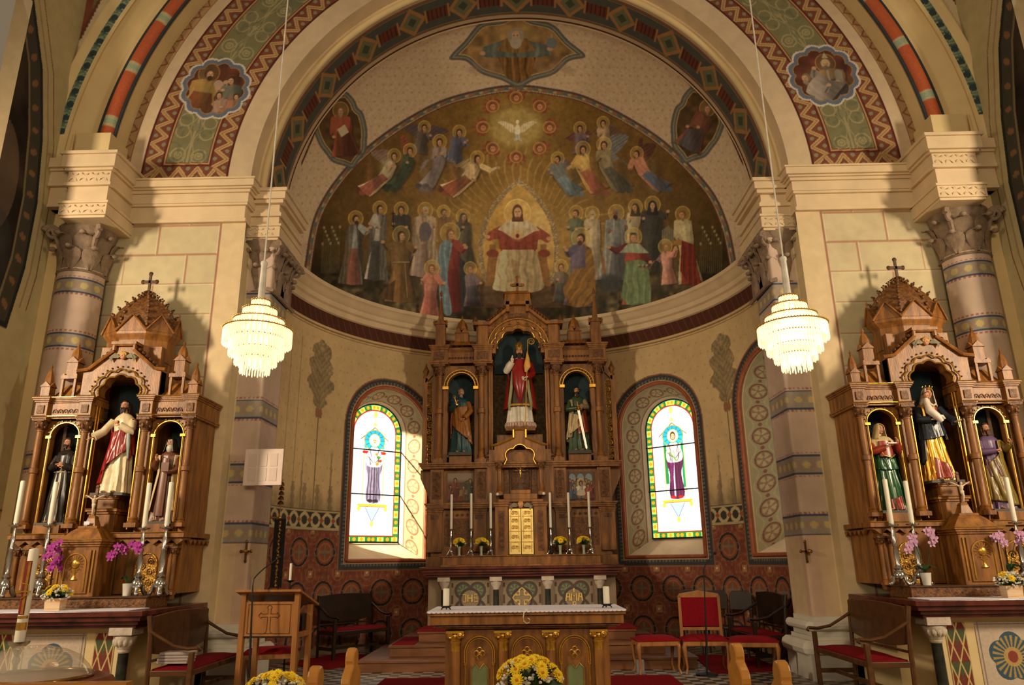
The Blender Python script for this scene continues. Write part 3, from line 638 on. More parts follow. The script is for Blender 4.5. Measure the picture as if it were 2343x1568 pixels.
# cornice running round the apse
mb = MB(); prof = [(0.0, 6.18), (0.035, 6.2), (0.04, 6.3), (0.085, 6.33), (0.09, 6.42), (0.16, 6.47), (0.17, 6.53), (0.23, 6.57), (0.235, 6.64), (0.0, 6.68)]
mb.sweepy(prof, lambda i, p, z: ((R_AP-p)*sin(pi*i/90-pi/2), CY_AP+(R_AP-p)*cos(pi*i/90-pi/2), z), 90)
struct(mb.build('trim_apse_cornice', m_ivory, smooth=True))
# ---- front (chancel arch) wall: two lower flanks
YW = 10.3; RA = 4.23
def flank_color(x, z):
    X = np.abs(x); C = np.ones(x.shape+(3,))*np.array([202, 184, 138.]); C *= (0.97+.06*noise2(x, z, 2, 7))[..., None]
    rh = 0.485; row = np.floor((6.58-z)/rh); fz = ((6.58-z)/rh) % 1*rh; fx = ((X-4.62)/0.95+0.5*(row % 2)) % 1*0.95
    j = (np.minimum(fz, rh-fz) < .014) | (np.minimum(fx, .95-fx) < .014); mixc(C, j*.85, (176, 120, 84)); mixc(C, ((np.abs(fz-.022) < .007) | (np.abs(fx-.022) < .007))*.4, (236, 226, 188))
    st = X < 4.62; mixc(C, st, (220, 190, 140)); mixc(C, np.abs(X-4.62) < .016, (170, 112, 84))
    return C
for sd, nm in ((-1, 'left'), (1, 'right')):
    nu, nv = 180, 420; x = np.linspace(4.235, 7.05, nu)*sd; z = np.linspace(0, 7.28, nv); X, Z = np.meshgrid(x, z, indexing='ij')
    xyz = np.stack([X, np.full(X.shape, YW), Z], -1); colormesh('wall_chancel_arch_'+nm, xyz, nu, nv, flank_color(X, Z), vm_wall)
# ---- picture medallions on the arch band
def medal(kind):
    c = Cv(-100, -92, 100, 92, (104, 50, 32)); c.a *= (0.75+.5*noise2(c.X, c.Y, .05, 40))[..., None]
    if kind == 0:
        pfig(c, -22, -44, 15, (178, 136, 60), under=(122, 60, 34), to=(-46, 78), beard=(70, 48, 32), arms=[(26, -18), (10, 0)], armc=(176, 140, 120), w=1.5, face=1, halo=(112, 92, 42), hair=(90, 62, 44))
        pfig(c, 42, -22, 12, (96, 100, 84), to=(50, 60), face=-1, halo=None, arms=[(20, 6)], w=1.3); pfig(c, 12, 22, 10, (146, 112, 92), to=(30, 74), halo=None, w=1.5); pfig(c, 58, 28, 9, (150, 96, 66), to=(50, 78), halo=None, w=1.5)
    else:
        c.ell(60, 40, 60, 40, (120, 84, 46), al=.6, soft=10)
        pfig(c, 10, -34, 14, (150, 112, 62), under=(70, 66, 80), to=(26, 70), beard=(120, 100, 80), arms=[(-22, -22), (34, 20)], armc=(136, 124, 110), w=1.7, halo=(120, 92, 42), hair=(176, 160, 120))
        c.poly([(2, -52), (10, -70), (20, -52)], (176, 158, 110)); c.line(12, -14, 16, 40, 5, (176, 160, 130))
        pfig(c, -46, 8, 13, (142, 128, 118), to=(20, 66), halo=None, face=-1, hair=(128, 108, 84), beard=(140, 122, 100), w=1.6, arms=[(10, 30)])
    c.blur(1); return c
MED = {-1: (medal(0), P(493, 202, YW)), 1: (medal(1), P(1884, 172, YW))}
def band_color(X, Z):
    r = np.hypot(X, Z-ZS); th = np.arctan2(Z-ZS, np.abs(X)); C = np.ones(X.shape+(3,))*np.array([208, 178, 138.]); C *= (0.96+.07*noise2(X, Z, 1.7, 8))[..., None]
    r0, r1 = 4.60, 6.0; zb = ZS+0.03; t = th*5.3
    edge = np.minimum(np.minimum(r-r0, r1-r), Z-zb)          # distance into the band
    inb = edge > 0
    bcol = np.ones(X.shape+(3,))*np.array([128, 62, 42.])
    # chevrons: coordinate along the rim
    low = (Z-zb) < np.minimum(r-r0, r1-r); al = np.where(low, np.abs(X)*1.0, np.where(r-r0 < r1-r, th*4.75, th*5.85)); e = edge
    tri = np.abs(((al/0.30) % 1)-.5)*2; zz = np.abs(e-.055-.21*tri); mixc(bcol, (e > .03) & (zz < .055), (190, 148, 88)); mixc(bcol, (e > .03) & (zz < .018), (166, 118, 62))
    tr2 = np.hypot((((al/0.30+.5) % 1)-.5)*.30, e-.09); mixc(bcol, tr2 < .035, (134, 128, 92)); tr3 = np.hypot((((al/0.30) % 1)-.5)*.30, e-.26); mixc(bcol, tr3 < .035, (134, 128, 92))
    mixc(bcol, (e > .30), (104, 40, 30)); mixc(bcol, (np.abs(e-.345) < .012), (186, 136, 78))
    # green scroll field
    fld = e > .37; g = np.ones(X.shape+(3,))*np.array([122, 116, 74.]); rc = r-5.3; k = (t/1.05) % 1; kk = (k-.5)*1.05
    sc = np.zeros(X.shape, bool)
    for s2 in (-1, 1):
        for cx0, rad in ((.17, .12), (.17, .055)): sc |= (np.abs(np.hypot(rc-s2*cx0, kk)-rad) < .014)
        sc |= (np.hypot(rc-s2*.17, kk) < .028) | (np.abs(np.hypot(rc-s2*.2, np.abs(kk)-.42)-.11) < .013)
    sc |= (np.abs(rc) < .014) | (np.hypot(rc, np.abs(kk)-.5) < .05) | (np.abs(np.abs(rc)-.05-.03*np.cos(kk*12)) < .008)
    mixc(g, sc*.7, (170, 152, 104)); mixc(g, (noise2(rc, t, 11, 9) > .72)*.35, (84, 92, 70))
    bcol[fld] = g[fld]; mixc(bcol, edge < .03, (88, 36, 28))
    C[inb] = bcol[inb]
    for sd in (-1, 1):
        cv, (mx, mz) = MED[sd]; u = X-mx; v = Z-mz; a = np.arctan2(v, u); rr = np.hypot(u, v); lob = .515+.055*np.abs(np.sin(a*6))
        I = (rr < lob+.035) & (X*sd > 0)
        if I.any():
            C[I] = (196, 184, 170); J = (rr < lob) & (X*sd > 0); C[J] = (92, 104, 134)
            J = (rr < lob-.075) & (X*sd > 0); pic = cv.sample(u/.0062, -v/.0062); C[J] = pic[J]
            mixc(C, (np.abs(rr-lob+.075) < .01) & (X*sd > 0), (150, 118, 66))
    # spade border on the rim before the roll
    sp = (r > 6.20) & (r < 6.46) & (th > .06); mixc(C, sp, (178, 136, 88))
    tr = np.abs(((th*6.3/.26) % 1)-.5)*2; e2 = r-6.20; mixc(C, sp & (np.abs(e2-.20+.16*tr) < .022), (142, 84, 48)); mixc(C, sp & (np.hypot((((th*6.3/.26) % 1)-.5)*.26, e2-.18) < .05), (60, 74, 80)); mixc(C, sp & (np.abs(e2) < .014), (142, 84, 48))
    return C
nu, nv = 190, 1150; r = np.linspace(RA, 6.5, nu); a = np.linspace(0, pi, nv); Rr, Aa = np.meshgrid(r, a, indexing='ij'); X = Rr*np.cos(Aa); Z = ZS+Rr*np.sin(Aa)
colormesh('wall_chancel_arch_upper', np.stack([X, np.full(X.shape, YW), Z], -1), nu, nv, band_color(X, Z), vm_wall)
# ---- arch mouldings (swept about the arch axis)
def arcsweep(name, prof, m, a0=0, a1=180, seg=120):
    mb = MB(); mb.sweepy(prof, lambda i, r, y: (r*cos(radians(a0+(a1-a0)*i/seg)), y, ZS+r*sin(radians(a0+(a1-a0)*i/seg))), seg); return struct(mb.build(name, m, smooth=True))
roll = lambda rc, yc, rad, n=10, t0=-100, t1=280: [(rc+rad*cos(radians(t0+(t1-t0)*k/n)), yc-rad*sin(radians(t0+(t1-t0)*k/n))) for k in range(n+1)]
arcsweep('trim_arch_reveal', [(RA, YW), (RA, 10.58), (4.17, 10.6), (4.13, 10.6)], m_ivory)
arcsweep('trim_arch_cream_roll', roll(4.145, 10.62, .055), m_cream)
m_roll = vmat('roll_paint', rough=.7); nu, nv = 13, 700; qa = np.linspace(radians(-100), radians(280), nu); a = np.linspace(radians(5), radians(175), nv); Qa, Aa = np.meshgrid(qa, a, indexing='ij'); Rr = 6.485+.118*np.cos(Qa)
C = np.ones(Rr.shape+(3,))*np.array([206, 84, 36.]); kk = ((Aa if True else 0)*6.5/1.02) % 1; mixc(C, (kk < .17), (190, 176, 122)); mixc(C, (kk > .035) & (kk < .135), (150, 172, 138))
colormesh('trim_arch_orange_roll', np.stack([Rr*np.cos(Aa), 10.02-.118*np.sin(Qa), ZS+Rr*np.sin(Aa)], -1), nu, nv, C, m_roll)
arcsweep('trim_arch_blue_fillet', roll(6.358, 9.99, .022, 6), m_blue, 4, 176)
arcsweep('trim_arch_blue_fillet', roll(6.615, 9.98, .022, 6), m_blue, 5, 175)
arcsweep('trim_arch_hollow', [(6.34, 10.3), (6.34, 10.04), (6.62, 10.04), (6.64, 9.98), (6.72, 10.0), (6.80, 9.98), (6.84, 9.93), (6.90, 9.87), (6.93, 9.80)], m_cream)
m_teal = mat('teal_leaf_paint', (126, 148, 116), 0.8, var=0.2, nscale=6, rgb2=(52, 78, 80))
# teal leaf-and-dart band with dark leaves
nu, nv = 26, 900; r = np.linspace(6.93, 7.17, nu); a = np.linspace(radians(5), radians(175), nv); Rr, Aa = np.meshgrid(r, a, indexing='ij')
u = (Aa*7.05/.24) % 1; v = (Rr-6.93)/.24; C = np.ones(u.shape+(3,))*np.array([138, 160, 124.])
mixc(C, np.hypot(u-.5, (v-.45)*.9) < .24, (48, 72, 82)); mixc(C, (np.abs(np.hypot(u-.5, v-.5)-.42) < .06), (92, 122, 104)); mixc(C, (np.abs(u-.95+.3*v) < .07), (62, 92, 90)); mixc(C, (v < .1) | (v > .9), (132, 90, 48))
colormesh('trim_arch_leaf_band', np.stack([Rr*np.cos(Aa), np.full(u.shape, 9.78)-.03*np.sin(v*pi), ZS+Rr*np.sin(Aa)], -1), nu, nv, C, vm_wall)
arcsweep('trim_arch_outer_roll', [(6.93, 9.80), (6.92, 9.76), (7.16, 9.76), (7.2, 9.72), (7.26, 9.72), (7.30, 9.78)], m_cream)
# ---- soffit of the apse arch (diamond ornament)
nu, nv = 60, 1000; y = np.linspace(10.6, 11.6, nu); a = np.linspace(0, pi, nv); Yy, Aa = np.meshgrid(y, a, indexing='ij'); v = (Yy-10.6); t = Aa*4.15
C = np.ones(v.shape+(3,))*np.array([196, 168, 130.]); b = (v > .12) & (v < .86); mixc(C, b, (84, 84, 78)); k = (t/1.0) % 1; dm = np.abs(k-.5)*1.0/.24+np.abs(v-.49)/.30
mixc(C, b & (np.abs(dm-1) < .18), (178, 122, 62)); mixc(C, b & (dm < .82), (116, 116, 78)); mixc(C, b & (dm < .4), (72, 84, 62)); el = (np.abs(np.abs(k-.5)-.5)*1.0 < .21) & (np.abs(v-.49) < .13); mixc(C, b & el, (124, 52, 36))
mixc(C, b & el & (((t*12) % 1) < .3), (70, 44, 40)); mixc(C, b & (np.abs(np.abs(np.abs(k-.5)-.5)-.22) < .02) & (np.abs(v-.49) < .16), (178, 122, 62)); mixc(C, (np.abs(v-.12) < .02) | (np.abs(v-.86) < .02), (150, 88, 48)); mixc(C, b & ((np.abs(v-.17) < .012) | (np.abs(v-.81) < .012)), (140, 128, 88)); mixc(C, (v > .955), (92, 42, 30))
colormesh('ceiling_apse_arch_soffit', np.stack([4.10*np.cos(Aa), Yy, ZS+4.10*np.sin(Aa)], -1), nu, nv, C, vm_wall)
arcsweep('trim_arch_inner_edge', [(4.10, 11.6), (4.10, 11.64), (4.2, 11.64)], m_ivory)
# ---- vault field above and outside the arch, painted triangles, nave corner piers
def upper_color(X, Z):
    r = np.hypot(X, Z-ZS); C = np.ones(X.shape+(3,))*np.array([206, 178, 130.]); C *= (0.95+.08*noise2(X, Z, 1.1, 18))[..., None]; Xa = np.abs(X)
    return C
TRI = [[(75, -8), (142, -8), (131, 60), (126, 180), (108, 110), (92, 50)], [(181, -8), (232, -8), (182, 88)], [(2180, -8), (2212, -8), (2207, 36)], [(2264, -8), (2302, -8), (2274, 118), (2262, 40)]]
for sd, nm in ((-1, 'left'), (1, 'right')):
    nu, nv = 190, 420; x = np.linspace(4.2, 8.2, nu)*sd; z = np.linspace(ZS, 12.6, nv); X, Z = np.meshgrid(x, z, indexing='ij'); keep = np.hypot(X, Z-ZS) > 7.24; C = upper_color(X, Z)
    for tp in TRI:
        if (tp[0][0] > 1171) != (sd > 0): continue
        w = [P(px, py, 9.8) for px, py in tp]; d = polydist(X, Z, w+[w[0]]); I = inpoly(X, Z, w); mixc(C, I, (140, 70, 46)); mixc(C, I & (noise2(X, Z, 7, 22) > .62), (122, 112, 74)); mixc(C, (d < .03), (120, 66, 44)); mixc(C, (d > .03) & (d < .16) & ~I, (220, 198, 154))
    colormesh('wall_vault_'+nm, np.stack([X, np.full(X.shape, 9.80), Z], -1), nu, nv, C, vm_wall, keep=keep)
def chevrow(mb, x0, x1, y, z0, z1, n, d=0.02):
    w = (x1-x0)/n
    for i in range(n):
        c = x0+w*(i+.5); zc = (z0+z1)/2
        for sx, sz in ((-1, -1), (1, -1), (1, 1), (-1, 1)):
            mb.add([(c+sx*w*.42, y, zc+sz*(z1-z0)*.4), (c+sx*w*.08, y-d, zc+sz*(z1-z0)*.1), (c+sx*w*.42*(1 if sx*sz > 0 else .5), y-d*.3, zc+sz*(z1-z0)*.42*(.5 if sx*sz > 0 else 1))], [(0, 1, 2)])
def layers(mb, x0, x1, yf, yb, spec, ends=(1, 1)):
    for z0, z1, p in spec: mb.box(x0-p*ends[0], x1+p*ends[1], yf-p, yb, z0, z1)
ENT = [(6.60, 6.66, .05), (6.66, 6.88, .02), (6.88, 6.92, .06), (6.92, 7.08, .07), (7.08, 7.13, .10), (7.13, 7.16, .13), (7.16, 7.27, .17), (7.27, 7.30, .19)]
def capital(mb, cx, cy, z0, z1, r0, r1):
    """carved capital: bell, two rows of curled leaves and corner volutes"""
    H = z1-z0; mb.lathe(cx, cy, z0, [(r0*1.06, 0), (r0*1.1, .02*H), (r0*1.02, .05*H), (r0, .08*H), (r0*1.02, .5*H), (r0*1.15, .8*H), (r1*.95, H)], 24)
    for row, (zb, zt, n, out) in enumerate(((.06, .5, 8, .12), (.3, .78, 8, .17))):
        for k in range(n):
            a = 2*pi*(k+.5*row)/n; ca, sa = cos(a), sin(a); vs = []; fs = []
            for i in range(7):
                t = i/6; rad = r0*1.02+out*r0*3.2*t**2.4*(1 if t < .95 else .9)+.01; zz = z0+H*(zb+(zt-zb)*sin(min(t*1.15, 1.25)*pi/2)); wd = r0*.42*(sin(t*pi*.85+.25))
                for j in (-2, -1, 0, 1, 2):
                    rr = rad-abs(j)*.012*(-1 if abs(j) == 1 else 1); vs.append((cx+rr*ca-wd*j/2*sa, cy+rr*sa+wd*j/2*ca, zz-abs(j)*.01))
            for i in range(6):
                for j in range(4): fs.append((i*5+j, i*5+j+1, i*5+j+6, i*5+j+5))
            mb.add(vs, fs); o = len(mb.v); mb.ell(cx+(r0*1.02+out*r0*3.1)*ca, cy+(r0*1.02+out*r0*3.1)*sa, z0+H*zt-.02, .05, .05, .035, 8, 5)
    for k in range(4):
        a = pi/4+k*pi/2; ca, sa = cos(a), sin(a); pts = []
        for i in range(22):
            t = i/21; q = t*3.6*pi; rr = .105*(1-t*.8)*H/.7; pts.append((cx+(r1*1.12+rr*cos(q))*ca, cy+(r1*1.12+rr*cos(q))*sa, z1-.13*H/.7*1.0+rr*sin(q)))
        mb.tube(pts, [.035*(1-.5*i/21) for i in range(22)], 6)
        mb.tube([(cx+r0*1.05*ca, cy+r0*1.05*sa, z0+.45*H), (cx+r1*.95*ca, cy+r1*.95*sa, z0+.72*H), (cx+r1*1.2*ca, cy+r1*1.2*sa, z1-.04*H)], [.03, .04, .045], 6)
m_lil = None
def bands_color(s, z, bl, base=(206, 174, 152), w=.2):
    C = np.ones(s.shape+(3,))*np.array(base, float); C *= (0.97+.06*noise2(s, z, 3, 28))[..., None]
    for zc in bl:
        d = z-zc; m = np.abs(d) < w/2; mixc(C, m, (150, 148, 134)); k = (s/.19) % 1-.5; mixc(C, m & (np.abs(np.abs(k)-.5+np.abs(d)/w*.7) < .07), (178, 132, 104))
        mixc(C, m & (np.hypot(k*.19, d) < .05), (206, 178, 104)); mixc(C, np.abs(np.abs(d)-w/2) < .014, (64, 76, 112)); mixc(C, (np.abs(np.abs(d)-w/2-.035) < .012) & (((s*16) % 1) < .5), (178, 104, 84))
    return C
for sd, nm in ((-1, 'left'), (1, 'right')):
    # entablature over the flank, turning into the arch
    mb = MB(); layers(mb, min(sd*4.27, sd*6.1), max(sd*4.27, sd*6.1), 10.28, 10.75, ENT, (1 if sd > 0 else 0, 1 if sd < 0 else 0)); struct(mb.build('trim_entablature_'+nm, m_ivory, bevel=.008))
    # second order pier: body with painted bands (front face + reveal as one strip)
    path = [(4.235, 10.3), (4.235, 10.55), (4.07, 10.55), (3.86, 10.55), (3.84, 10.57), (3.84, 11.0), (3.84, 11.3), (4.02, 11.3), (4.02, 11.75)]; pl = [0]
    for p, q in zip(path, path[1:]): pl.append(pl[-1]+hypot(q[0]-p[0], q[1]-p[1]))
    nu, nv = 90, 420; s = np.linspace(0, pl[-1], nu); xx = np.interp(s, pl, [p[0] for p in path])*sd; yy = np.interp(s, pl, [p[1] for p in path]); z = np.linspace(0, 6.3, nv)
    S, Z = np.meshgrid(s, z, indexing='ij'); xyz = np.stack([np.broadcast_to(xx[:, None], S.shape), np.broadcast_to(yy[:, None], S.shape), Z], -1)
    C = bands_color(S, Z, [5.40, 3.72, 2.78, 1.95, ], w=.26); low = Z < 1.81; C[low] = np.array([214, 180, 134.]); mixc(C, low & ((np.abs(S-.62) < .16)), (206, 168, 138)); mixc(C, low & (np.abs(S-.24) < .012), (176, 110, 90)); mixc(C, S < .25, (216, 188, 134)); mixc(C, (S > pl[6]), (206, 176, 128)); mixc(C, (S > pl[6]) & (np.abs(Z-2.4) < .02), (120, 96, 70))
    colormesh('wall_pier_'+nm, xyz, nu, nv, C, vm_wall, smooth=False)
    mb = MB(); x0, x1 = sorted((sd*3.84, sd*4.3)); layers(mb, x0, x1, 10.55, 11.62, [(6.40, 6.44, .05), (6.44, 6.62, .08), (6.62, 6.66, .10), (6.66, 6.80, .04), (6.80, 6.86, .08), (6.86, 6.9, .05), (6.9, 7.02, .03), (7.02, 7.08, .1), (7.08, 7.2, .14), (7.2, 7.26, .17)], (0 if sd > 0 else 0, 0) if False else ((1, 0) if sd > 0 else (0, 1)))
    chevrow(mb, x0-.04, x1, 10.465, 6.45, 6.61, 3, .03); struct(mb.build('trim_pier_entablature_'+nm, m_ivory, bevel=.006))
    mb = MB(); capital(mb, sd*4.08, 10.82, 5.55, 6.42, .26, .36); mb.box(*sorted((sd*3.84, sd*4.3)), 10.72, 11.5, 5.6, 6.42)
    capital(mb, sd*4.08, 11.22, 5.55, 6.42, .26, .36); mb.box(*sorted((sd*3.80, sd*4.3)), 10.55, 11.6, 6.30, 6.42)
    mb.tube([(sd*3.9, 10.5, 5.58), (sd*3.82, 10.5, 5.56), (sd*3.8, 10.9, 5.55), (sd*3.8, 11.5, 5.55)], .035, 6); struct(mb.build('trim_pier_capital_'+nm, m_stone, smooth=True))
    # attic base
    mb = MB()
    for z0, z1, p in ((0, .30, .2), (.30, .46, .17), (.46, .52, .12), (.52, .60, .08), (.60, .70, .12), (.70, .76, .06)): mb.box(*sorted((sd*(3.86-p), sd*4.32)), 10.50-p, 11.2, z0, z1)
    for z0, rr, p in ((.38, .10, .17), (.65, .06, .12)):
        mb.tube([(sd*4.3, 10.52-p, z0), (sd*(3.88-p), 10.52-p, z0), (sd*(3.86-p), 10.54-p, z0), (sd*(3.86-p), 11.2, z0)], rr, 10)
    struct(mb.build('trim_pier_base_'+nm, m_white, bevel=.015))
    # big round column
    cx, cyc, rc = sd*6.56, 10.15, .322
    nu, nv = 90, 420; a = np.linspace(-pi*1.05, pi*.05, nu); z = np.linspace(0, 5.72, nv); A, Z = np.meshgrid(a, z, indexing='ij'); S = A*rc
    C = bands_color(S, Z, [5.45, 4.62, 2.90, 1.95], w=.2)
    colormesh('wall_column_shaft_'+nm, np.stack([cx+rc*np.cos(A), cyc+rc*np.sin(A), Z], -1), nu, nv, C, vm_wall)
    mb = MB(); capital(mb, cx, cyc, 5.66, 6.40, .32, .43); struct(mb.build('trim_column_capital_'+nm, m_stone, smooth=True))
    mb = MB(); layers(mb, sd*6.34-.28, sd*6.34+.28, 9.62, 10.4, [(6.38, 6.42, .05), (6.42, 6.60, .07), (6.60, 6.64, .09), (6.64, 6.9, .02), (6.9, 6.95, .07), (6.95, 7.14, .04), (7.14, 7.18, .08), (7.18, 7.38, .12), (7.38, 7.43, .15)])
    chevrow(mb, sd*6.34-.33, sd*6.34+.33, 9.545, 6.43, 6.59, 4, .035); chevrow(mb, sd*6.34-.30, sd*6.34+.30, 9.575, 6.96, 7.13, 4, .035); struct(mb.build('trim_column_entablature_'+nm, m_ivory, bevel=.006))
    mb = MB(); mb.box(sd*6.52-.26, sd*6.52+.26, 9.80, 10.4, 7.43, 7.93); mb.box(cx-.50*(sd < 0)-.36*(sd > 0), cx+.36*(sd < 0)+.50*(sd > 0), 9.84, 10.4, 7.3, 9.2) if False else None; struct(mb.build('trim_column_impost_'+nm, m_cream))
    # flat pier beside the side wall
    px0, px1 = sorted((sd*6.86, sd*7.02)); mb = MB(); mb.box(px0, px1, 9.98, 10.5, 0, 6.66); mb.box(px0, px1, 9.86, 10.5, 6.66, 9.5); struct(mb.build('wall_corner_pier_'+nm, m_cream))
    mb = MB(); x0, x1 = sorted((sd*6.66, sd*7.3)); layers(mb, x0, x1, 9.78, 10.5, [(6.66, 6.7, .03), (6.70, 6.98, .02), (6.98, 7.04, .08), (7.04, 7.22, .07), (7.22, 7.26, .1), (7.26, 7.42, .14)], (0, 0)); struct(mb.build('trim_corner_entablature_'+nm, m_ivory, bevel=.006))
    # nave side wall with a large arched painting
    xs = sd*7.02; nu, nv = 170, 460; y = np.linspace(8.7, 10.0, nu); z = np.linspace(-.3, 12.5, nv); Y, Z = np.meshgrid(y, z, indexing='ij')
    C = np.ones(Y.shape+(3,))*np.array([196, 178, 122.]); C *= (.96+.07*noise2(Y, Z, 1.3, 31))[..., None]
    ol = [(4.0, 4.66), (9.42, 4.66), (9.56, 5.6), (9.56, 6.6), (9.42, 7.6), (9.15, 8.6), (8.7, 9.5), (8.0, 10.4), (7.0, 11.3), (6.0, 11.9), (4, 12.3)]
    d = polydist(Y, Z, ol[:-1]); I = inpoly(Y, Z, ol); B = np.ones(Y.shape+(3,))*np.array([58, 44, 34.]); B *= (.5+.9*noise2(Y, Z, 1.6, 34)*noise2(Y, Z, 4, 35)*2)[..., None]
    mixc(B, (np.hypot((Y-8.6)/.5, (Z-6.6)/.9) < 1)*.5, (150, 120, 96)); mixc(B, (np.hypot((Y-8.55)/.16, (Z-7.5)/.2) < 1)*.6, (150, 100, 74)); mixc(B, (np.hypot((Y-7.7)/.5, (Z-7.6)/1.6) < 1)*.45, (92, 40, 32)); mixc(B, (np.hypot((Y-8.9)/.35, (Z-5.4)/.8) < 1)*.4, (52, 62, 70))
    C[I] = B[I]; mixc(C, I & (d < .32), (70, 66, 54)); tt = np.arctan2(Z-6.5, Y-6.5)*9; mixc(C, I & (np.hypot(((tt) % 1-.5)*.5, d-.17) < .07), (140, 96, 58)); mixc(C, I & (d < .06), (40, 44, 44)); mixc(C, I & (np.abs(d-.3) < .02), (128, 112, 78)); mixc(C, (~I) & (d > .1) & (d < .13) & (Z > 5), (176, 140, 92)); mixc(C, (~I) & (d > .24) & (d < .26) & (Z > 5), (150, 90, 62))
    bb = (np.abs(Z-2.1) < .16); mixc(C, bb, (206, 150, 104)); k = ((Y*3.2) % 1-.5); mixc(C, bb & (np.abs(k)*.31+np.abs(Z-2.1) < .11), (230, 206, 166)); mixc(C, bb & (np.abs(k)*.31+np.abs(Z-2.1) < .05), (176, 96, 66)); mixc(C, np.abs(np.abs(Z-2.1)-.17) < .014, (96, 80, 56))
    colormesh('wall_nave_'+nm, np.stack([np.full(Y.shape, xs), Y, Z], -1), nu, nv, C, vm_wall)
# ---- floors
def tiles():
    nu, nv = 620, 420; x = np.linspace(-6.2, 6.2, nu); y = np.linspace(9.2, 16.0, nv); X, Y = np.meshgrid(x, y, indexing='ij'); k = (np.floor(X/.15)+np.floor(Y/.15)) % 2
    C = np.ones(X.shape+(3,))*np.array([170, 160, 148.]); mixc(C, k, (74, 66, 62)); mixc(C, ((np.floor(X/.15)) % 2)*(1-k)*.4, (150, 112, 80))
    colormesh('floor_chancel', np.stack([X, Y, np.zeros(X.shape)], -1), nu, nv, C, vmat('floor_tile_paint', rough=.35, spec=.5, grain=.08))
tiles()
m_pave = mat('beige_paving', (176, 156, 126), .6, var=.08, nscale=3)
mb = MB(); mb.box(-7.0, 7.0, 7.6, 9.2, -.30, -.001); struct(mb.build('floor_chancel_front', m_pave))
mb = MB(); mb.box(-7.0, 7.0, 2.0, 7.6, -.4, -.30); struct(mb.build('floor_nave', m_pave))
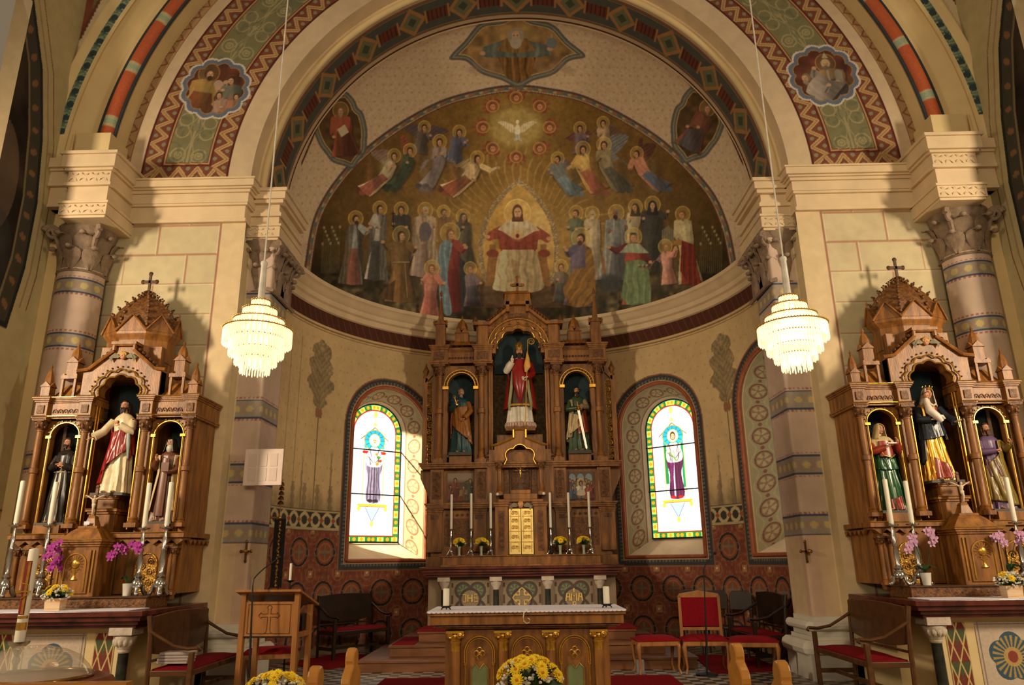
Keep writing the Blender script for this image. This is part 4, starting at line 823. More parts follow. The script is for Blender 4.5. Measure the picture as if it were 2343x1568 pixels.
# ================================================================== stained-glass windows in deep splayed reveals
vm_glass = vmat('stained_glass', rough=.15, spec=.5, grain=.05, emit=2.6, alpha=.7)
m_iron = mat('window_iron', (34, 30, 28), .6, metal=.3)
def glasspic(kind):
    """1.2 m x 2.8 m at 170 px per metre; x 0..204, y 0..476 (y down)"""
    c = Cv(0, 0, 204, 476, (255, 255, 255)); X, Y = c.X, c.Y; u = X-102; z = 476-Y
    d = np.where(z > 374, 102-np.hypot(u, z-374), np.minimum(102-np.abs(u), z)); th = np.where(z > 374, np.arctan2(z-374, np.abs(u))*102+374, np.where(z < 18, np.abs(u)-102+0, z))
    b = d < 18
    for k in range(0, 476, 33): mixc(c.a, (np.abs(Y-k) < .7) & ~b, (225, 228, 232))
    for k in range(-3, 4): mixc(c.a, (np.abs(u-k*28) < .6) & ~b, (228, 230, 236))
    for k in range(30): c.ell(30+(k*61) % 150, 60+(k*97) % 380, 2, 2, (150, 180, 235), al=.7)
    # aedicule
    c.line(50, 170, 102, 128, 3, (150, 140, 90)); c.line(102, 128, 154, 170, 3, (170, 160, 110)); c.line(102, 128, 102, 80, 2, (200, 190, 130)); c.ell(102, 84, 8, 12, (232, 220, 160)); c.ell(102, 118, 8, 5, (232, 220, 160))
    c.ell(102, 172, 38, 34, (60, 196, 214)); c.poly([(64, 172), (140, 172), (140, 200), (64, 200)], (80, 206, 220))
    for k in range(12): c.line(102, 172, 102+38*cos(k*pi/6), 172-34*sin(k*pi/6), 1.2, (40, 120, 140))
    c.ell(102, 172, 39, 35, (210, 190, 120), ring=3); c.poly([(62, 200), (66, 200), (66, 370), (62, 370)], (222, 214, 170)); c.poly([(138, 200), (142, 200), (142, 370), (138, 370)], (222, 214, 170))
    if kind == 0: c.poly([(68, 215), (136, 215), (136, 345), (68, 345)], (226, 214, 232)); c.line(62, 213, 142, 213, 9, (210, 70, 40))
    else: c.poly([(66, 200), (74, 200), (78, 330), (66, 330)], (60, 170, 120)); c.poly([(130, 200), (138, 200), (138, 345), (130, 345)], (60, 180, 140))
    robe, und, cap = ((176, 168, 180), (186, 180, 188), (236, 232, 236)) if kind == 0 else ((138, 60, 120), (168, 88, 150), (236, 228, 220))
    c.ell(102, 172, 21, 22, (250, 244, 220)); c.ell(102, 172, 21, 22, (210, 190, 130), ring=2)
    c.poly(crom([(88, 196), (74, 220), (72, 262), (82, 300), (78, 372), (130, 372), (124, 300), (134, 262), (130, 220), (116, 196)], 4), robe, fold=.22, ff=.5)
    for k in range(5): c.line(86+k*9, 262, 82+k*11, 370, 1.5, np.array(robe)*.45)
    c.poly(crom([(88, 196), (72, 226), (76, 256), (102, 262), (132, 254), (132, 222), (116, 196)], 3), cap, fold=.18, ff=.4); c.line(78, 226, 98, 246, 1.6, (90, 80, 90)); c.line(128, 226, 108, 246, 1.6, (90, 80, 90))
    for (a_, b_) in ((86, 204), (118, 204), (84, 230), (120, 232)): c.line(a_, b_, a_+(6 if a_ < 102 else -6), b_+24, 1.4, (100, 90, 100))
    c.ell(102, 172, 10, 14, (120, 84, 56) if kind else (240, 236, 230)); c.ell(102, 174, 7.5, 10, (244, 222, 190)); c.ell(99, 172, 1.2, 1, (60, 40, 30)); c.ell(105, 172, 1.2, 1, (60, 40, 30)); c.line(100, 179, 104, 179, 1.2, (170, 80, 70))
    if kind == 0:
        for k in range(7): c.ell(110+(k*7) % 18, 218+(k*11) % 34, 4.5, 4.5, [(236, 180, 60), (110, 180, 90), (226, 110, 80)][k % 3])
        c.line(104, 262, 112, 370, 1.5, (90, 84, 96)); c.ell(92, 372, 10, 5, (70, 60, 70)); c.ell(112, 372, 10, 5, (70, 60, 70))
    else:
        c.line(98, 240, 96, 372, 6, (232, 234, 240)); c.line(94.5, 240, 92.5, 372, 1, (60, 60, 80)); c.line(86, 226, 110, 256, 4, (150, 190, 110)); c.poly([(84, 262), (100, 262), (92, 330), (80, 320)], (150, 70, 130), fold=.2, ff=.5)
        c.ell(88, 374, 10, 5, (200, 40, 40)); c.ell(116, 374, 10, 5, (200, 40, 40))
    c.line(50, 386, 154, 386, 7, (236, 206, 110)); c.line(52, 391, 152, 391, 1.5, (150, 110, 50)); c.poly([(76, 394), (128, 394), (102, 440)], (206, 224, 244)); c.line(76, 394, 102, 440, 1.5, (120, 120, 150)); c.line(128, 394, 102, 440, 1.5, (120, 120, 150)); c.ell(102, 446, 6, 9, (242, 220, 140)); c.ell(52, 398, 6, 8, (240, 214, 130)); c.ell(152, 398, 6, 8, (240, 214, 130))
    c.a = c.sample(X, (Y+51)/1.045).astype(np.float32)
    b = d < 20; seg = (th/54) % 1; mixc(c.a, b, (40, 160, 90)); mixc(c.a, b & (seg > .5), (196, 224, 150)); mixc(c.a, b & (np.hypot((((th/27)) % 1-.5)*27, d-10) < 6.2), (246, 186, 60))
    mixc(c.a, (np.abs(d-21) < 2), (196, 50, 36)); mixc(c.a, b & (np.abs((((th/27)) % 1-.5)*27) > 12.6), (30, 60, 40)); mixc(c.a, d < 2.5, (60, 190, 220)); mixc(c.a, d < 1.2, (20, 30, 40))
    c.blur(1); return c
def window(i, ang, kind):
    a = radians(ang); tv = np.array([cos(a), -sin(a), 0]); nv_ = np.array([sin(a), cos(a), 0]); org = np.array([0, CY_AP, 0]); D = .56; hw2, zs2, zi2 = .625, 4.10, 1.92
    # outline parameter
    def outline(hw, zs, zi, n1=60, n2=90):
        pts = [(-hw, zi+(zs-zi)*k/n1) for k in range(n1)]+[(-hw*cos(pi*k/n2), zs+hw*sin(pi*k/n2)) for k in range(n2+1)]+[(hw, zs-(zs-zi)*(k+1)/n1) for k in range(n1)]
        return np.array(pts)
    O = outline(HW-.02, ZSPR, ZSILL); I = outline(hw2, zs2, zi2); m = len(O); nd = 46; per = np.concatenate([[0], np.cumsum(np.hypot(*np.diff(O, axis=0).T))])
    T = np.linspace(0, 1, nd); xyz = np.zeros((m, nd, 3)); Af = a+O[:, 0]/R_AP
    A0 = org+np.stack([R_AP*np.sin(Af), R_AP*np.cos(Af), 0*Af], -1); A0[:, 2] = O[:, 1]
    B0 = org+nv_*(R_AP+D)+tv*I[:, 0:1]; B0[:, 2] = I[:, 1]
    xyz = A0[:, None]*(1-T)[None, :, None]+B0[:, None]*T[None, :, None]
    s = per[:, None]*np.ones(nd)[None]; v = T[None]*np.ones(m)[:, None]
    # finer sampling along the outline
    k = 5; si = np.linspace(0, per[-1], (m-1)*k+1); xyz = np.stack([[np.interp(si, per, xyz[:, j, c]) for c in range(3)] for j in range(nd)]).transpose(2, 0, 1); s = si[:, None]*np.ones(nd)[None]; v = T[None]*np.ones(len(si))[:, None]
    C = np.ones(s.shape+(3,))*np.array([158, 142, 96.]); w = .72*1.0; q = (s/.44) % 1; qq = (q-.5)*.44; vv = (v-.47)*.68
    e = np.hypot(qq, vv*1.0); mixc(C, e < .15, (150, 110, 76)); mixc(C, np.abs(e-.15) < .012, (130, 76, 52)); mixc(C, (e < .12) & (np.abs(np.sin(np.arctan2(vv, qq)*2.5)) > .55) & (e > .03), (178, 156, 100)); mixc(C, (np.abs(np.abs(vv)-.16-.05*np.cos(qq*14)) < .010), (178, 156, 104)); mixc(C, (np.hypot(np.abs(qq)-.22, vv) < .035), (140, 80, 56))
    mixc(C, (v < .07), (150, 84, 54)); mixc(C, (np.abs(v-.085) < .012), (206, 176, 118)); mixc(C, (v > .80), (196, 176, 150)); mixc(C, (np.abs(v-.79) < .02), (150, 88, 60)); mixc(C, v > .97, (60, 50, 44))
    o = colormesh('window_%d' % i, xyz, len(si), nd, C, vm_wall)
    # sloped sill
    mb = MB(); mb.add([tuple(A0[0]), tuple(org+np.array([R_AP*sin(a), R_AP*cos(a), ZSILL])), tuple(A0[-1]), tuple(B0[-1]-[0, 0, .02]), tuple(B0[0]-[0, 0, .02])], [(0, 4, 3, 2, 1)])
    q_ = [0]+[radians(0)]; b = struct(mb.build('trim_window_sill', m_ivory)); 
    # glass with its painted leaded picture, iron bars
    nu, nw = 205, 470; uu, zz = np.meshgrid(np.linspace(-hw2, hw2, nu), np.linspace(zi2, zs2+hw2, nw), indexing='ij'); keep = (zz < zs2) | (np.hypot(uu, zz-zs2) < hw2+.004)
    xyz = (org+nv_*(R_AP+D-.01))[None, None]+tv[None, None]*uu[..., None]; xyz[..., 2] = zz
    c = GP[kind]; px = (uu+hw2)/hw2*102; py = 476-(zz-1.92)*170; sgn = -1 if False else 1
    g = colormesh('glass', xyz, nu, nw, 255*(c.sample(px, py)/255)**1.9, vm_glass, keep=keep, parent=o, sat=1.15)
    mb = MB()
    for zb in (2.86, 3.76): p0 = org+nv_*(R_AP+D-.03); l = p0-tv*.64; r = p0+tv*.64; mb.tube([(l[0], l[1], zb), (r[0], r[1], zb)], .014, 6)
    pts = [org+nv_*(R_AP+D-.015)+tv*u for u in I[:, 0]]; mb.tube([(p[0], p[1], z) for p, z in zip(pts, I[:, 1])], .012, 6); mb.tube([(pts[0][0], pts[0][1], zi2), (pts[-1][0], pts[-1][1], zi2)], .02, 6)
    w_ = mb._build('window_bars', m_iron); w_.parent = o; w_['kind'] = 'structure'
    # raised painted frame on the wall
    mb = MB(); P2 = outline(HW-.01, ZSPR, ZSILL, 30, 60); pts = [(org[0]+(R_AP-.012)*sin(a+u/R_AP), org[1]+(R_AP-.012)*cos(a+u/R_AP), z) for u, z in P2]; 
    n = len(pts); bot = [(org[0]+(R_AP-.012)*sin(a+u/R_AP), org[1]+(R_AP-.012)*cos(a+u/R_AP), ZSILL) for u in np.linspace(HW-.01, -HW+.01, 24)]
    mb.tube(pts+bot, .034, 6); struct(mb.build('trim_window_frame', mat('window_frame_paint', (168, 92, 58), .7, var=.15), smooth=True))
GP = [glasspic(0), glasspic(1)]
window(1, WIN[0], 0); window(2, WIN[1], 1); window(3, WIN[2], 1)
# ================================================================== carved wood altars
m_wood = mat('carved_oak', (156, 102, 44), .42, var=.22, nscale=3.5, bump=.25, bscale=24, stretch=(4, 4, .7), rgb2=(106, 65, 26), spec=.5)
m_wood2 = mat('carved_oak_ornament', (124, 80, 36), .5, var=.3, nscale=26, bump=.8, bscale=42, rgb2=(74, 42, 18))
m_wooddk = mat('dark_walnut', (84, 52, 26), .42, var=.2, nscale=4, bump=.15, bscale=30, stretch=(1, 1, 6), spec=.5)
m_gold = mat('gilding', (226, 174, 76), .3, metal=.85, var=.12, nscale=20)
m_goldm = mat('gilded_relief', (206, 156, 66), .38, metal=.6, var=.35, nscale=40, bump=.9, bscale=55, rgb2=(96, 60, 22))
m_goldb = mat('bright_gilding', (255, 226, 142), .32, metal=.45, var=.05, nscale=20); m_goldb2 = mat('bright_gilt_relief', (226, 180, 92), .3, metal=.5, var=.2, nscale=30)
m_niche = mat('niche_blue', (44, 66, 74), .8, var=.15)
m_brocade = mat('niche_brocade', (96, 74, 34), .75, var=.5, nscale=16, rgb2=(44, 34, 18))
m_void = mat('niche_dark_brown', (52, 34, 20), .8)  # plain dark brown for the niche back walls
m_marble_r = mat('red_marble', (104, 50, 38), .22, var=.35, nscale=5, rgb2=(58, 26, 22), spec=.6)
m_marble_g = mat('dark_green_marble', (52, 56, 46), .25, var=.5, nscale=9, rgb2=(24, 28, 26), spec=.6)
m_greyp = mat('grey_stone_panel', (158, 138, 112), .6, var=.1, nscale=3)
m_whstone = mat('white_carved_stone', (206, 192, 176), .7, var=.12, nscale=12, bump=.4, bscale=40)
m_linen = mat('white_linen', (226, 222, 240), .85, var=.04, nscale=20, bump=.15, bscale=80)
def archpts(cx, hw, zs, rise, n=24, lobes=0, depth=.10):
    """points of an arch from right springer over the crown to the left springer"""
    out = []
    for i in range(n+1):
        a = pi*i/n; k = 1.0
        if lobes: k = 1-depth*(1-abs(sin(a*lobes)))
        out.append((cx+hw*k*cos(a), zs+rise*k*sin(a)))
    return out
def plate_arch(mb, x0, x1, z0, z1, cx, hw, zs, rise, y0, y1, top=None, lobes=0, depth=.1, n=24):
    pts = [(cx+hw, z0)]+[(cx+hw, zs)]+archpts(cx, hw, zs, rise, n, lobes, depth)+[(cx-hw, zs), (cx-hw, z0), (x0, z0)]
    pts += (list(top) if top else [(x0, z1), (x1, z1)]); pts += [(x1, z0)]
    q = []
    for p in pts:
        if not q or hypot(p[0]-q[-1][0], p[1]-q[-1][1]) > 1e-5: q.append(p)
    mb.prism(q[::-1], y0, y1)
def archline(mb, cx, hw, zs, rise, y, r, lobes=0, depth=.1, n=40, legs=0.0):
    pts = [(cx+hw, y, zs-legs)] if legs else []
    pts += [(x, y, z) for x, z in archpts(cx, hw, zs, rise, n, lobes, depth)]
    if legs: pts.append((cx-hw, y, zs-legs))
    mb.tube(pts, r, 6)
def colonnette(parent, x, y, z0, z1, r, m=None, band=True, name='column'):
    H = z1-z0; mb = MB(); mb.box(x-r*1.7, x+r*1.7, y-r*1.7, y+r*1.7, z0, z0+r*1.2)
    mb.lathe(x, y, z0, [(r*1.55, r*1.2), (r*1.6, r*1.6), (r*1.2, r*2.0), (r*1.35, r*2.5), (r, r*3), (r*.97, H*.45), (r*.95, H-r*4.2), (r*1.15, H-r*4.1), (r*1.15, H-r*3.8), (r*.95, H-r*3.7)], 14)
    if band: mb.lathe(x, y, z0+H*.52, [(r, -r*.9), (r*1.35, -r*.7), (r*1.35, r*.7), (r, r*.9)], 14)
    o = mb.build(name, m or m_wood, parent, smooth=True)
    mb = MB(); mb.lathe(x, y, z1-r*3.7, [(r*.95, 0), (r*1.1, r*.8), (r*1.5, r*2), (r*1.8, r*3)], 12); mb.box(x-r*1.9, x+r*1.9, y-r*1.9, y+r*1.9, z1-r*.8, z1)
    for k in range(8):
        a = k*pi/4; mb.ell(x+r*1.45*cos(a), y+r*1.45*sin(a), z1-r*(1.5 if k % 2 else 2.4), r*.42, r*.42, r*.8, 6, 5)
    mb.build('capital', m_wood2 if m is None else m_gold, o, smooth=True, world=False).location = (0, 0, 0)
    c = o.children[0]; l = parent.location
    for v in c.data.vertices: v.co = (v.co[0]-l[0], v.co[1]-l[1], v.co[2]-l[2])
    return o
def finial(mb, x, y, z, s):
    mb.lathe(x, y, z, [(s*.35, 0), (s*.5, s*.3), (s*.25, s*.6), (s*.55, s*1.2), (s*.3, s*1.7), (s*.12, s*2.2), (s*.02, s*2.6)], 8)
def moldbox(mb, x0, x1, y0, y1, z0, z1, n=3, p=.05):
    """moulding flaring upward"""
    for i in range(n):
        q = p*(i+1)/n; mb.box(x0-q, x1+q, y0-q, y1, z0+(z1-z0)*i/n, z0+(z1-z0)*(i+1)/n)
def gable_pinnacle(mb, x, y, z0, z1, w, ztop, dome=False):
    mb.box(x-w/2, x+w/2, y-w/2, y+w/2, z0, z1)
    g = w*.62; mb.prism([(x-g, z1), (x+g, z1), (x, z1+g*.95)], y-g, y+g); mb.prismx([(y-g, z1), (y+g, z1), (y, z1+g*.95)], x-g, x+g)
    if dome: mb.lathe(x, y, z1+g*.5, [(w*.5, 0), (w*.46, (ztop-z1-g*.5)*.35), (w*.28, (ztop-z1-g*.5)*.65), (w*.05, (ztop-z1-g*.5)*.85)], 8)
    else: mb.lathe(x, y, z1+g*.4, [(w*.42, 0), (w*.10, (ztop-z1-g*.4)*.82)], 4, rot=pi/4)
    finial(mb, x, y, ztop-w*.45, w*.28)
def scroll(mb, x, z, y, s, turns=1.6, flip=1, r=.012):
    mb.tube([(x+flip*s*(1-t*.85)*cos(t*turns*2*pi), y, z+s*(1-t*.85)*sin(t*turns*2*pi)) for t in [i/20 for i in range(21)]], r, 5)
def cherub(parent, x, y, z, s, mw):
    mb = MB(); mb.ell(x, y, z, .30*s, .26*s, .36*s, 12, 10); mb.ell(x, y-.26*s, z-.02*s, .05*s, .06*s, .08*s, 6, 5)
    for k in (-1, 1): mb.ell(x+k*.16*s, y-.19*s, z-.08*s, .1*s, .08*s, .1*s, 8, 6)
    o = mb.build('cherub_head', MATS['skin_paint'], parent, smooth=True)
    mb = MB()
    for k in range(9):
        a = pi*(.0+k/8); mb.ell(x+.28*s*cos(a), y-.02*s, z+.10*s+.28*s*sin(a), .1*s, .12*s, .1*s, 7, 5)
    mb.build('cherub_hair', m_gold, parent, smooth=True)
    mb = MB()
    for sd in (-1, 1):
        for i in range(6):
            t = i/5; x0 = x+sd*(.3+.15*t)*s; mb.tube([(x0, y-.02*s, z-.1*s-.08*t*s), (x+sd*(.75+.25*t)*s, y-.08*s, z+(.18-.32*t)*s), (x+sd*(1.35-.25*t)*s, y-.02*s, z-(.15+.42*t)*s)], [.05*s, .12*s, .03*s], 6)
    mb.build('cherub_wing', mw, parent, smooth=True)
mat('skin_paint', (206, 150, 112), .5, var=.05)
mat('silvery_wing', (170, 164, 140), .4, metal=.3, var=.15, nscale=30)

# ------------------------------------------------------------------ high altar retable
XC = -0.07
def high_retable():
    t = thing('retable', 'tall carved oak retable behind the high altar with three arched niches and a gilt door', 'altarpiece', (XC, 14.6, 1.44)); x = lambda a: XC+a
    yf = 14.42; b = lambda: MB()
    # predella and ledges
    mb = b(); mb.box(x(-1.72), x(1.72), yf+.03, 15.05, 1.62, 2.50); mb.box(x(-1.80), x(1.80), yf-.1, 15.05, 1.44, 1.62)
    for s in (-1, 1):
        for c in (1.65, .80): mb.box(x(s*c-.14), x(s*c+.14), yf-.06, yf+.1, 1.70, 2.47); moldbox(mb, x(s*c-.14), x(s*c+.14), yf-.06, yf+.1, 2.40, 2.50, 3, .03)
    mb.build('predella', m_wood, t, bevel=.006)
    mb = b()
    for s in (-1, 1):
        mb.box(x(s*1.225-.25), x(s*1.225+.25), yf+.015, yf+.05, 1.80, 2.32)
        for k in range(5): scroll(mb, x(s*1.225-.2+.1*k), 2.38, yf+.01, .03, r=.007)
        mb.box(x(s*1.65-.08), x(s*1.65+.08), yf-.07, yf-.05, 2.30, 2.38); mb.box(x(s*.8-.08), x(s*.8+.08), yf-.07, yf-.05, 2.30, 2.38)
    mb.build('predella_carving', m_wood2, t)
    mb = b(); moldbox(mb, x(-1.78), x(1.78), yf-.1, 15.05, 2.50, 2.60, 3, .06); moldbox(mb, x(-1.90), x(1.90), yf-.1, 15.05, 3.26, 3.37, 3, .07); mb.build('ledge', m_wood, t, bevel=.004)
    # middle register with painted reliefs
    mb = b(); mb.box(x(-1.74), x(1.74), yf+.06, 15.05, 2.6, 3.26)
    for s in (-1, 1):
        for c in (1.62, .76): mb.box(x(s*c-.13), x(s*c+.13), yf-.05, yf+.1, 2.6, 3.26)
        mb.prism([(x(s*1.74), 2.62), (x(s*1.96), 3.1), (x(s*1.96), 3.26), (x(s*1.74), 3.26)][::(1 if s < 0 else -1)] if False else [(x(s*1.74), 2.62), (x(s*1.96), 3.1), (x(s*1.96), 3.26), (x(s*1.74), 3.26)], yf+.1, 14.9)
    mb.build('middle_register', m_wood, t, bevel=.005)
    mb = b()
    for s in (-1, 1):
        for c in (1.62, .76):
            mb.box(x(s*c-.085), x(s*c+.085), yf-.065, yf-.04, 2.68, 3.20)
            for k in range(5): scroll(mb, x(s*c), 2.74+.1*k, yf-.07, .05, flip=1 if k % 2 else -1, r=.008)
    mb.build('pier_carving', m_wood2, t)
    for s, nm in ((-1, 'relief of Christ carrying the cross'), (1, 'relief of a gathering under arches')):
        x0, x1, z0, z1 = x(s*1.17-.25), x(s*1.17+.25), 2.64, 3.18
        c = Cv(0, 0, 100, 110, (150, 128, 104)); X, Y = c.X, c.Y
        if s < 0:
            mixc(c.a, sm(Y, 20, 50), (96, 72, 48)); c.poly([(0, 48), (40, 38), (100, 44), (100, 110), (0, 110)], (84, 66, 48), fold=.2, ff=.2)
            for (hx, hy, hs, rb, tx, ty) in ((30, 28, 8, (130, 52, 40), 26, 104), (88, 30, 7, (60, 66, 48), 92, 104), (62, 56, 7, (120, 90, 60), 58, 106), (12, 52, 6, (110, 60, 40), 10, 104)):
                pfig(c, hx, hy, hs, rb, to=(tx, ty), halo=None, w=1.3)
            c.line(20, 62, 80, 30, 5, (92, 70, 48)); c.poly([(20, 96), (60, 90), (64, 108), (14, 108)], (132, 44, 34), fold=.2, ff=.3)
        else:
            mixc(c.a, Y < 200, (112, 76, 46))
            for k in range(3): c.ell(18+32*k, 26, 14, 18, (120, 146, 162)); c.poly([(4+32*k, 26), (32+32*k, 26), (32+32*k, 40), (4+32*k, 40)], (150, 150, 140))
            for k in range(9): pfig(c, 8+10.5*k, 34+(k % 3)*5, 5.5, [(120, 50, 36), (60, 72, 90), (150, 110, 60), (90, 80, 50)][k % 4], to=(8+10.5*k, 104), halo=None, w=1.2)
            pfig(c, 50, 46, 8, (190, 176, 150), to=(50, 90), halo=(214, 180, 96), w=1.4); c.ell(50, 84, 24, 12, (196, 176, 140)); pfig(c, 78, 56, 6, (150, 60, 44), to=(84, 106), halo=None, w=1.5); pfig(c, 18, 62, 6, (70, 84, 110), to=(14, 106), halo=None, w=1.5)
        nu, nv = 90, 90; uu, vv = np.meshgrid(np.linspace(0, 1, nu), np.linspace(0, 1, nv), indexing='ij'); px, py = uu*100, (1-vv)*110
        col = c.sample(px, py); lum = col.mean(-1)/255
        xyz = np.stack([x0+uu*(x1-x0), yf+.035-.05*lum, z0+vv*(z1-z0)], -1)-np.array(t.location)
        colormesh('relief_panel', xyz, nu, nv, col, vmat('relief_paint', rough=.55, spec=.4), parent=t, kind=None)['label'] = nm
    # upper register: back wall of niches
    mb = b(); mb.box(x(-1.70), x(1.70), 14.86, 15.1, 3.37, 5.7); mb.build('back_wall', m_brocade, t)
    mb = b(); mb.box(x(-.5), x(.5), 14.80, 14.86, 5.25, 6.3)
    for s in (-1, 1): mb.box(x(s*1.17-.3), x(s*1.17+.3), 14.80, 14.86, 4.62, 5.3)
    mb.build('niche_head', m_niche, t)
    mb = b()
    for s in (-1, 1):
        plate_arch(mb, x(s*1.17-.36), x(s*1.17+.36), 3.37, 5.36, x(s*1.17), .27, 4.92, .28, yf+.06, yf+.20)
        mb.box(x(s*1.60-.13), x(s*1.60+.13), yf+.12, 15.0, 3.37, 5.36); mb.box(x(s*.72-.19), x(s*.72+.19), yf+.12, 15.0, 3.37, 5.36)
        mb.box(x(s*1.17-.22), x(s*1.17+.22), yf-.04, yf+.3, 3.37, 3.52)
    mb.box(x(-.46), x(.46), yf+.2, 15.0, 3.37, 3.95)
    mb.build('upper_register', m_wood, t, bevel=.004)
    mb = b()
    for s in (-1, 1):
        archline(mb, x(s*1.17), .285, 4.92, .295, yf+.05, .012); archline(mb, x(s*.0+s*1.17), .345, 4.92, .35, yf+.05, .010)
        for k in (-1, 1): mb.box(x(s*1.17+k*.31-.06), x(s*1.17+k*.31+.06), yf, yf+.2, 4.86, 4.92)
    archline(mb, x(0), .455, 5.69, .43, yf-.02, .014, lobes=5, depth=.09, n=72); archline(mb, x(0), .56, 5.69, .52, yf-.05, .011, lobes=7, depth=.07, n=90)
    archline(mb, x(0), .62, 5.69, .62, yf-.07, .009)
    archline(mb, x(0), .30, 3.40, .28, 14.12, .012, lobes=3, depth=.16, n=60, legs=.1)
    mb.build('gilt_arch_moulding', m_gold, t, smooth=True)
    mb = b()
    for s in (-1, 1):
        for k in range(17): a = pi*k/16; mb.ell(x(s*1.17)+.315*cos(a), yf+.045, 4.92+.32*sin(a), .016, .012, .016, 6, 4)
    for k in range(25): a = pi*k/24; mb.ell(x(0)+.66*cos(a), yf-.07, 5.69+.66*sin(a), .02, .014, .02, 6, 4)
    mb.build('arch_beading', m_wood2, t)
    # columns in front
    for s in (-1, 1):
        for c in (1.60, .76): colonnette(t, x(s*c), yf, 3.37, 5.36, .062)
        for c in (1.46, .60): colonnette(t, x(s*c), yf+.12, 3.5, 5.36, .035, band=False)
    # entablature
    mb = b()
    for s in (-1, 1):
        for c, w in ((1.60, .17), (.72, .18)):
            mb.box(x(s*c-w), x(s*c+w), yf-.1, 14.9, 5.42, 5.66); moldbox(mb, x(s*c-w), x(s*c+w), yf-.1, 14.9, 5.36, 5.42, 2, .03); moldbox(mb, x(s*c-w), x(s*c+w), yf-.1, 14.9, 5.66, 5.76, 3, .05)
        mb.box(x(s*1.16-.3), x(s*1.16+.3), yf+.0, 14.9, 5.40, 5.64); moldbox(mb, x(s*1.16-.3), x(s*1.16+.3), yf+.0, 14.9, 5.64, 5.72, 3, .04)
        mb.box(x(s*.5-.04), x(s*.5+.04), yf-.06, yf+.2, 5.58, 5.69)
    mb.build('entablature', m_wood, t, bevel=.005)
    mb = b()
    for s in (-1, 1):
        for c, w in ((1.60, .1), (.72, .11)): mb.box(x(s*c-w), x(s*c+w), yf-.12, yf-.1, 5.46, 5.62)
        for k in range(9): scroll(mb, x(s*1.16-.24+.06*k), 5.50, yf-.01, .025, r=.006)
        for k in range(5): mb.ell(x(s*1.16-.22+.11*k), yf+.02, 5.79, .05, .05, .045, 8, 6); mb.lathe(x(s*1.16-.22+.11*k), yf+.02, 5.80, [(.03, 0), (.035, .03), (.005, .08)], 6)
    for k in range(2): mb.ell(x((-1, 1)[k]*1.0), yf, 5.82, .03, .03, .045, 6, 5); mb.ell(x((-1, 1)[k]*1.36), yf, 5.82, .03, .03, .045, 6, 5)
    mb.build('frieze_carving', m_wood2, t, smooth=True)
    # crowning gable
    top = [(x(-.86), 5.76), (x(-.86), 6.20), (x(-.60), 6.20), (x(-.28), 6.46), (x(-.28), 6.60), (x(.28), 6.60), (x(.28), 6.46), (x(.60), 6.20), (x(.86), 6.20), (x(.86), 5.76)]
    mb = b(); plate_arch(mb, x(-.86), x(.86), 5.69, 6.6, x(0), .45, 5.70, .43, yf-.02, yf+.25, top=top[1:-1], lobes=5, depth=.09, n=72)
    mb.box(x(-.84), x(-.48), yf+.3, 14.9, 5.7, 5.8); mb.box(x(.48), x(.84), yf+.3, 14.9, 5.7, 5.8)
    for s in (-1, 1): mb.box(x(s*.72-.1), x(s*.72+.1), yf-.08, yf, 5.76, 6.18)
    mb.build('gable', m_wood, t, bevel=.004)
    mb = b(); L = [(-.92, 6.17), (-.58, 6.17), (-.24, 6.45), (-.24, 6.60), (.24, 6.60), (.24, 6.45), (.58, 6.17), (.92, 6.17)]
    for (a0, b0), (a1, b1) in zip(L[:-1], L[1:]):
        d = .07; mb.prism([(x(a0), b0), (x(a1), b1), (x(a1), b1+d), (x(a0), b0+d)] if abs(a1-a0) > 1e-6 else [(x(a0), min(b0, b1)), (x(a0)+d*(1 if a0 > 0 else -1)*-1, min(b0, b1)), (x(a0)+d*(1 if a0 > 0 else -1)*-1, max(b0, b1)+d), (x(a0), max(b0, b1)+d)], yf-.14, yf+.3)
    mb.build('gable_cornice', m_wood, t)
    mb = b()
    for s in (-1, 1):
        for k in range(7): f = k/6; mb.ell(x(s*(.60-.34*f)), yf-.02, 6.29+.26*f, .045, .06, .05, 7, 5); mb.ell(x(s*(.64-.3*f)), yf+.1, 6.31+.24*f, .04, .06, .05, 7, 5)
        mb.lathe(x(s*.88), yf-.02, 6.24, [(.05, 0), (.06, .04), (.02, .14), (.0, .18)], 6)
    for k in range(9): a = pi*(k+.5)/9; scroll(mb, x(0)+.60*cos(a)*.86, 5.70+.60*sin(a)*.86, yf-.035, .03, r=.007)
    mb.box(x(-.2), x(.2), yf-.035, yf-.02, 6.33, 6.44)
    mb.build('gable_crockets', m_wood2, t, smooth=True)
    # pedestal and cross on top
    mb = b(); mb.frus(x(0), 14.72, 6.58, 6.93, .29, .2, .27, .18); mb.frus(x(0), 14.72, 6.93, 7.0, .30, .2, .22, .14); mb.frus(x(0), 14.72, 6.66, 6.70, .3, .21, .3, .21)
    mb.build('pedestal', m_wood, t, bevel=.005)
    mb = b(); mb.box(x(-.025), x(.025), 14.70, 14.74, 7.0, 7.36); mb.box(x(-.11), x(.11), 14.70, 14.74, 7.16, 7.22); mb.lathe(x(0), 14.72, 7.0, [(.08, 0), (.03, .06)], 8)
    for p in ((0, 7.37), (-.12, 7.19), (.12, 7.19)): mb.ell(x(p[0]), 14.72, p[1], .035, .025, .035, 8, 6)
    mb.build('crowning_cross', m_wood, t)
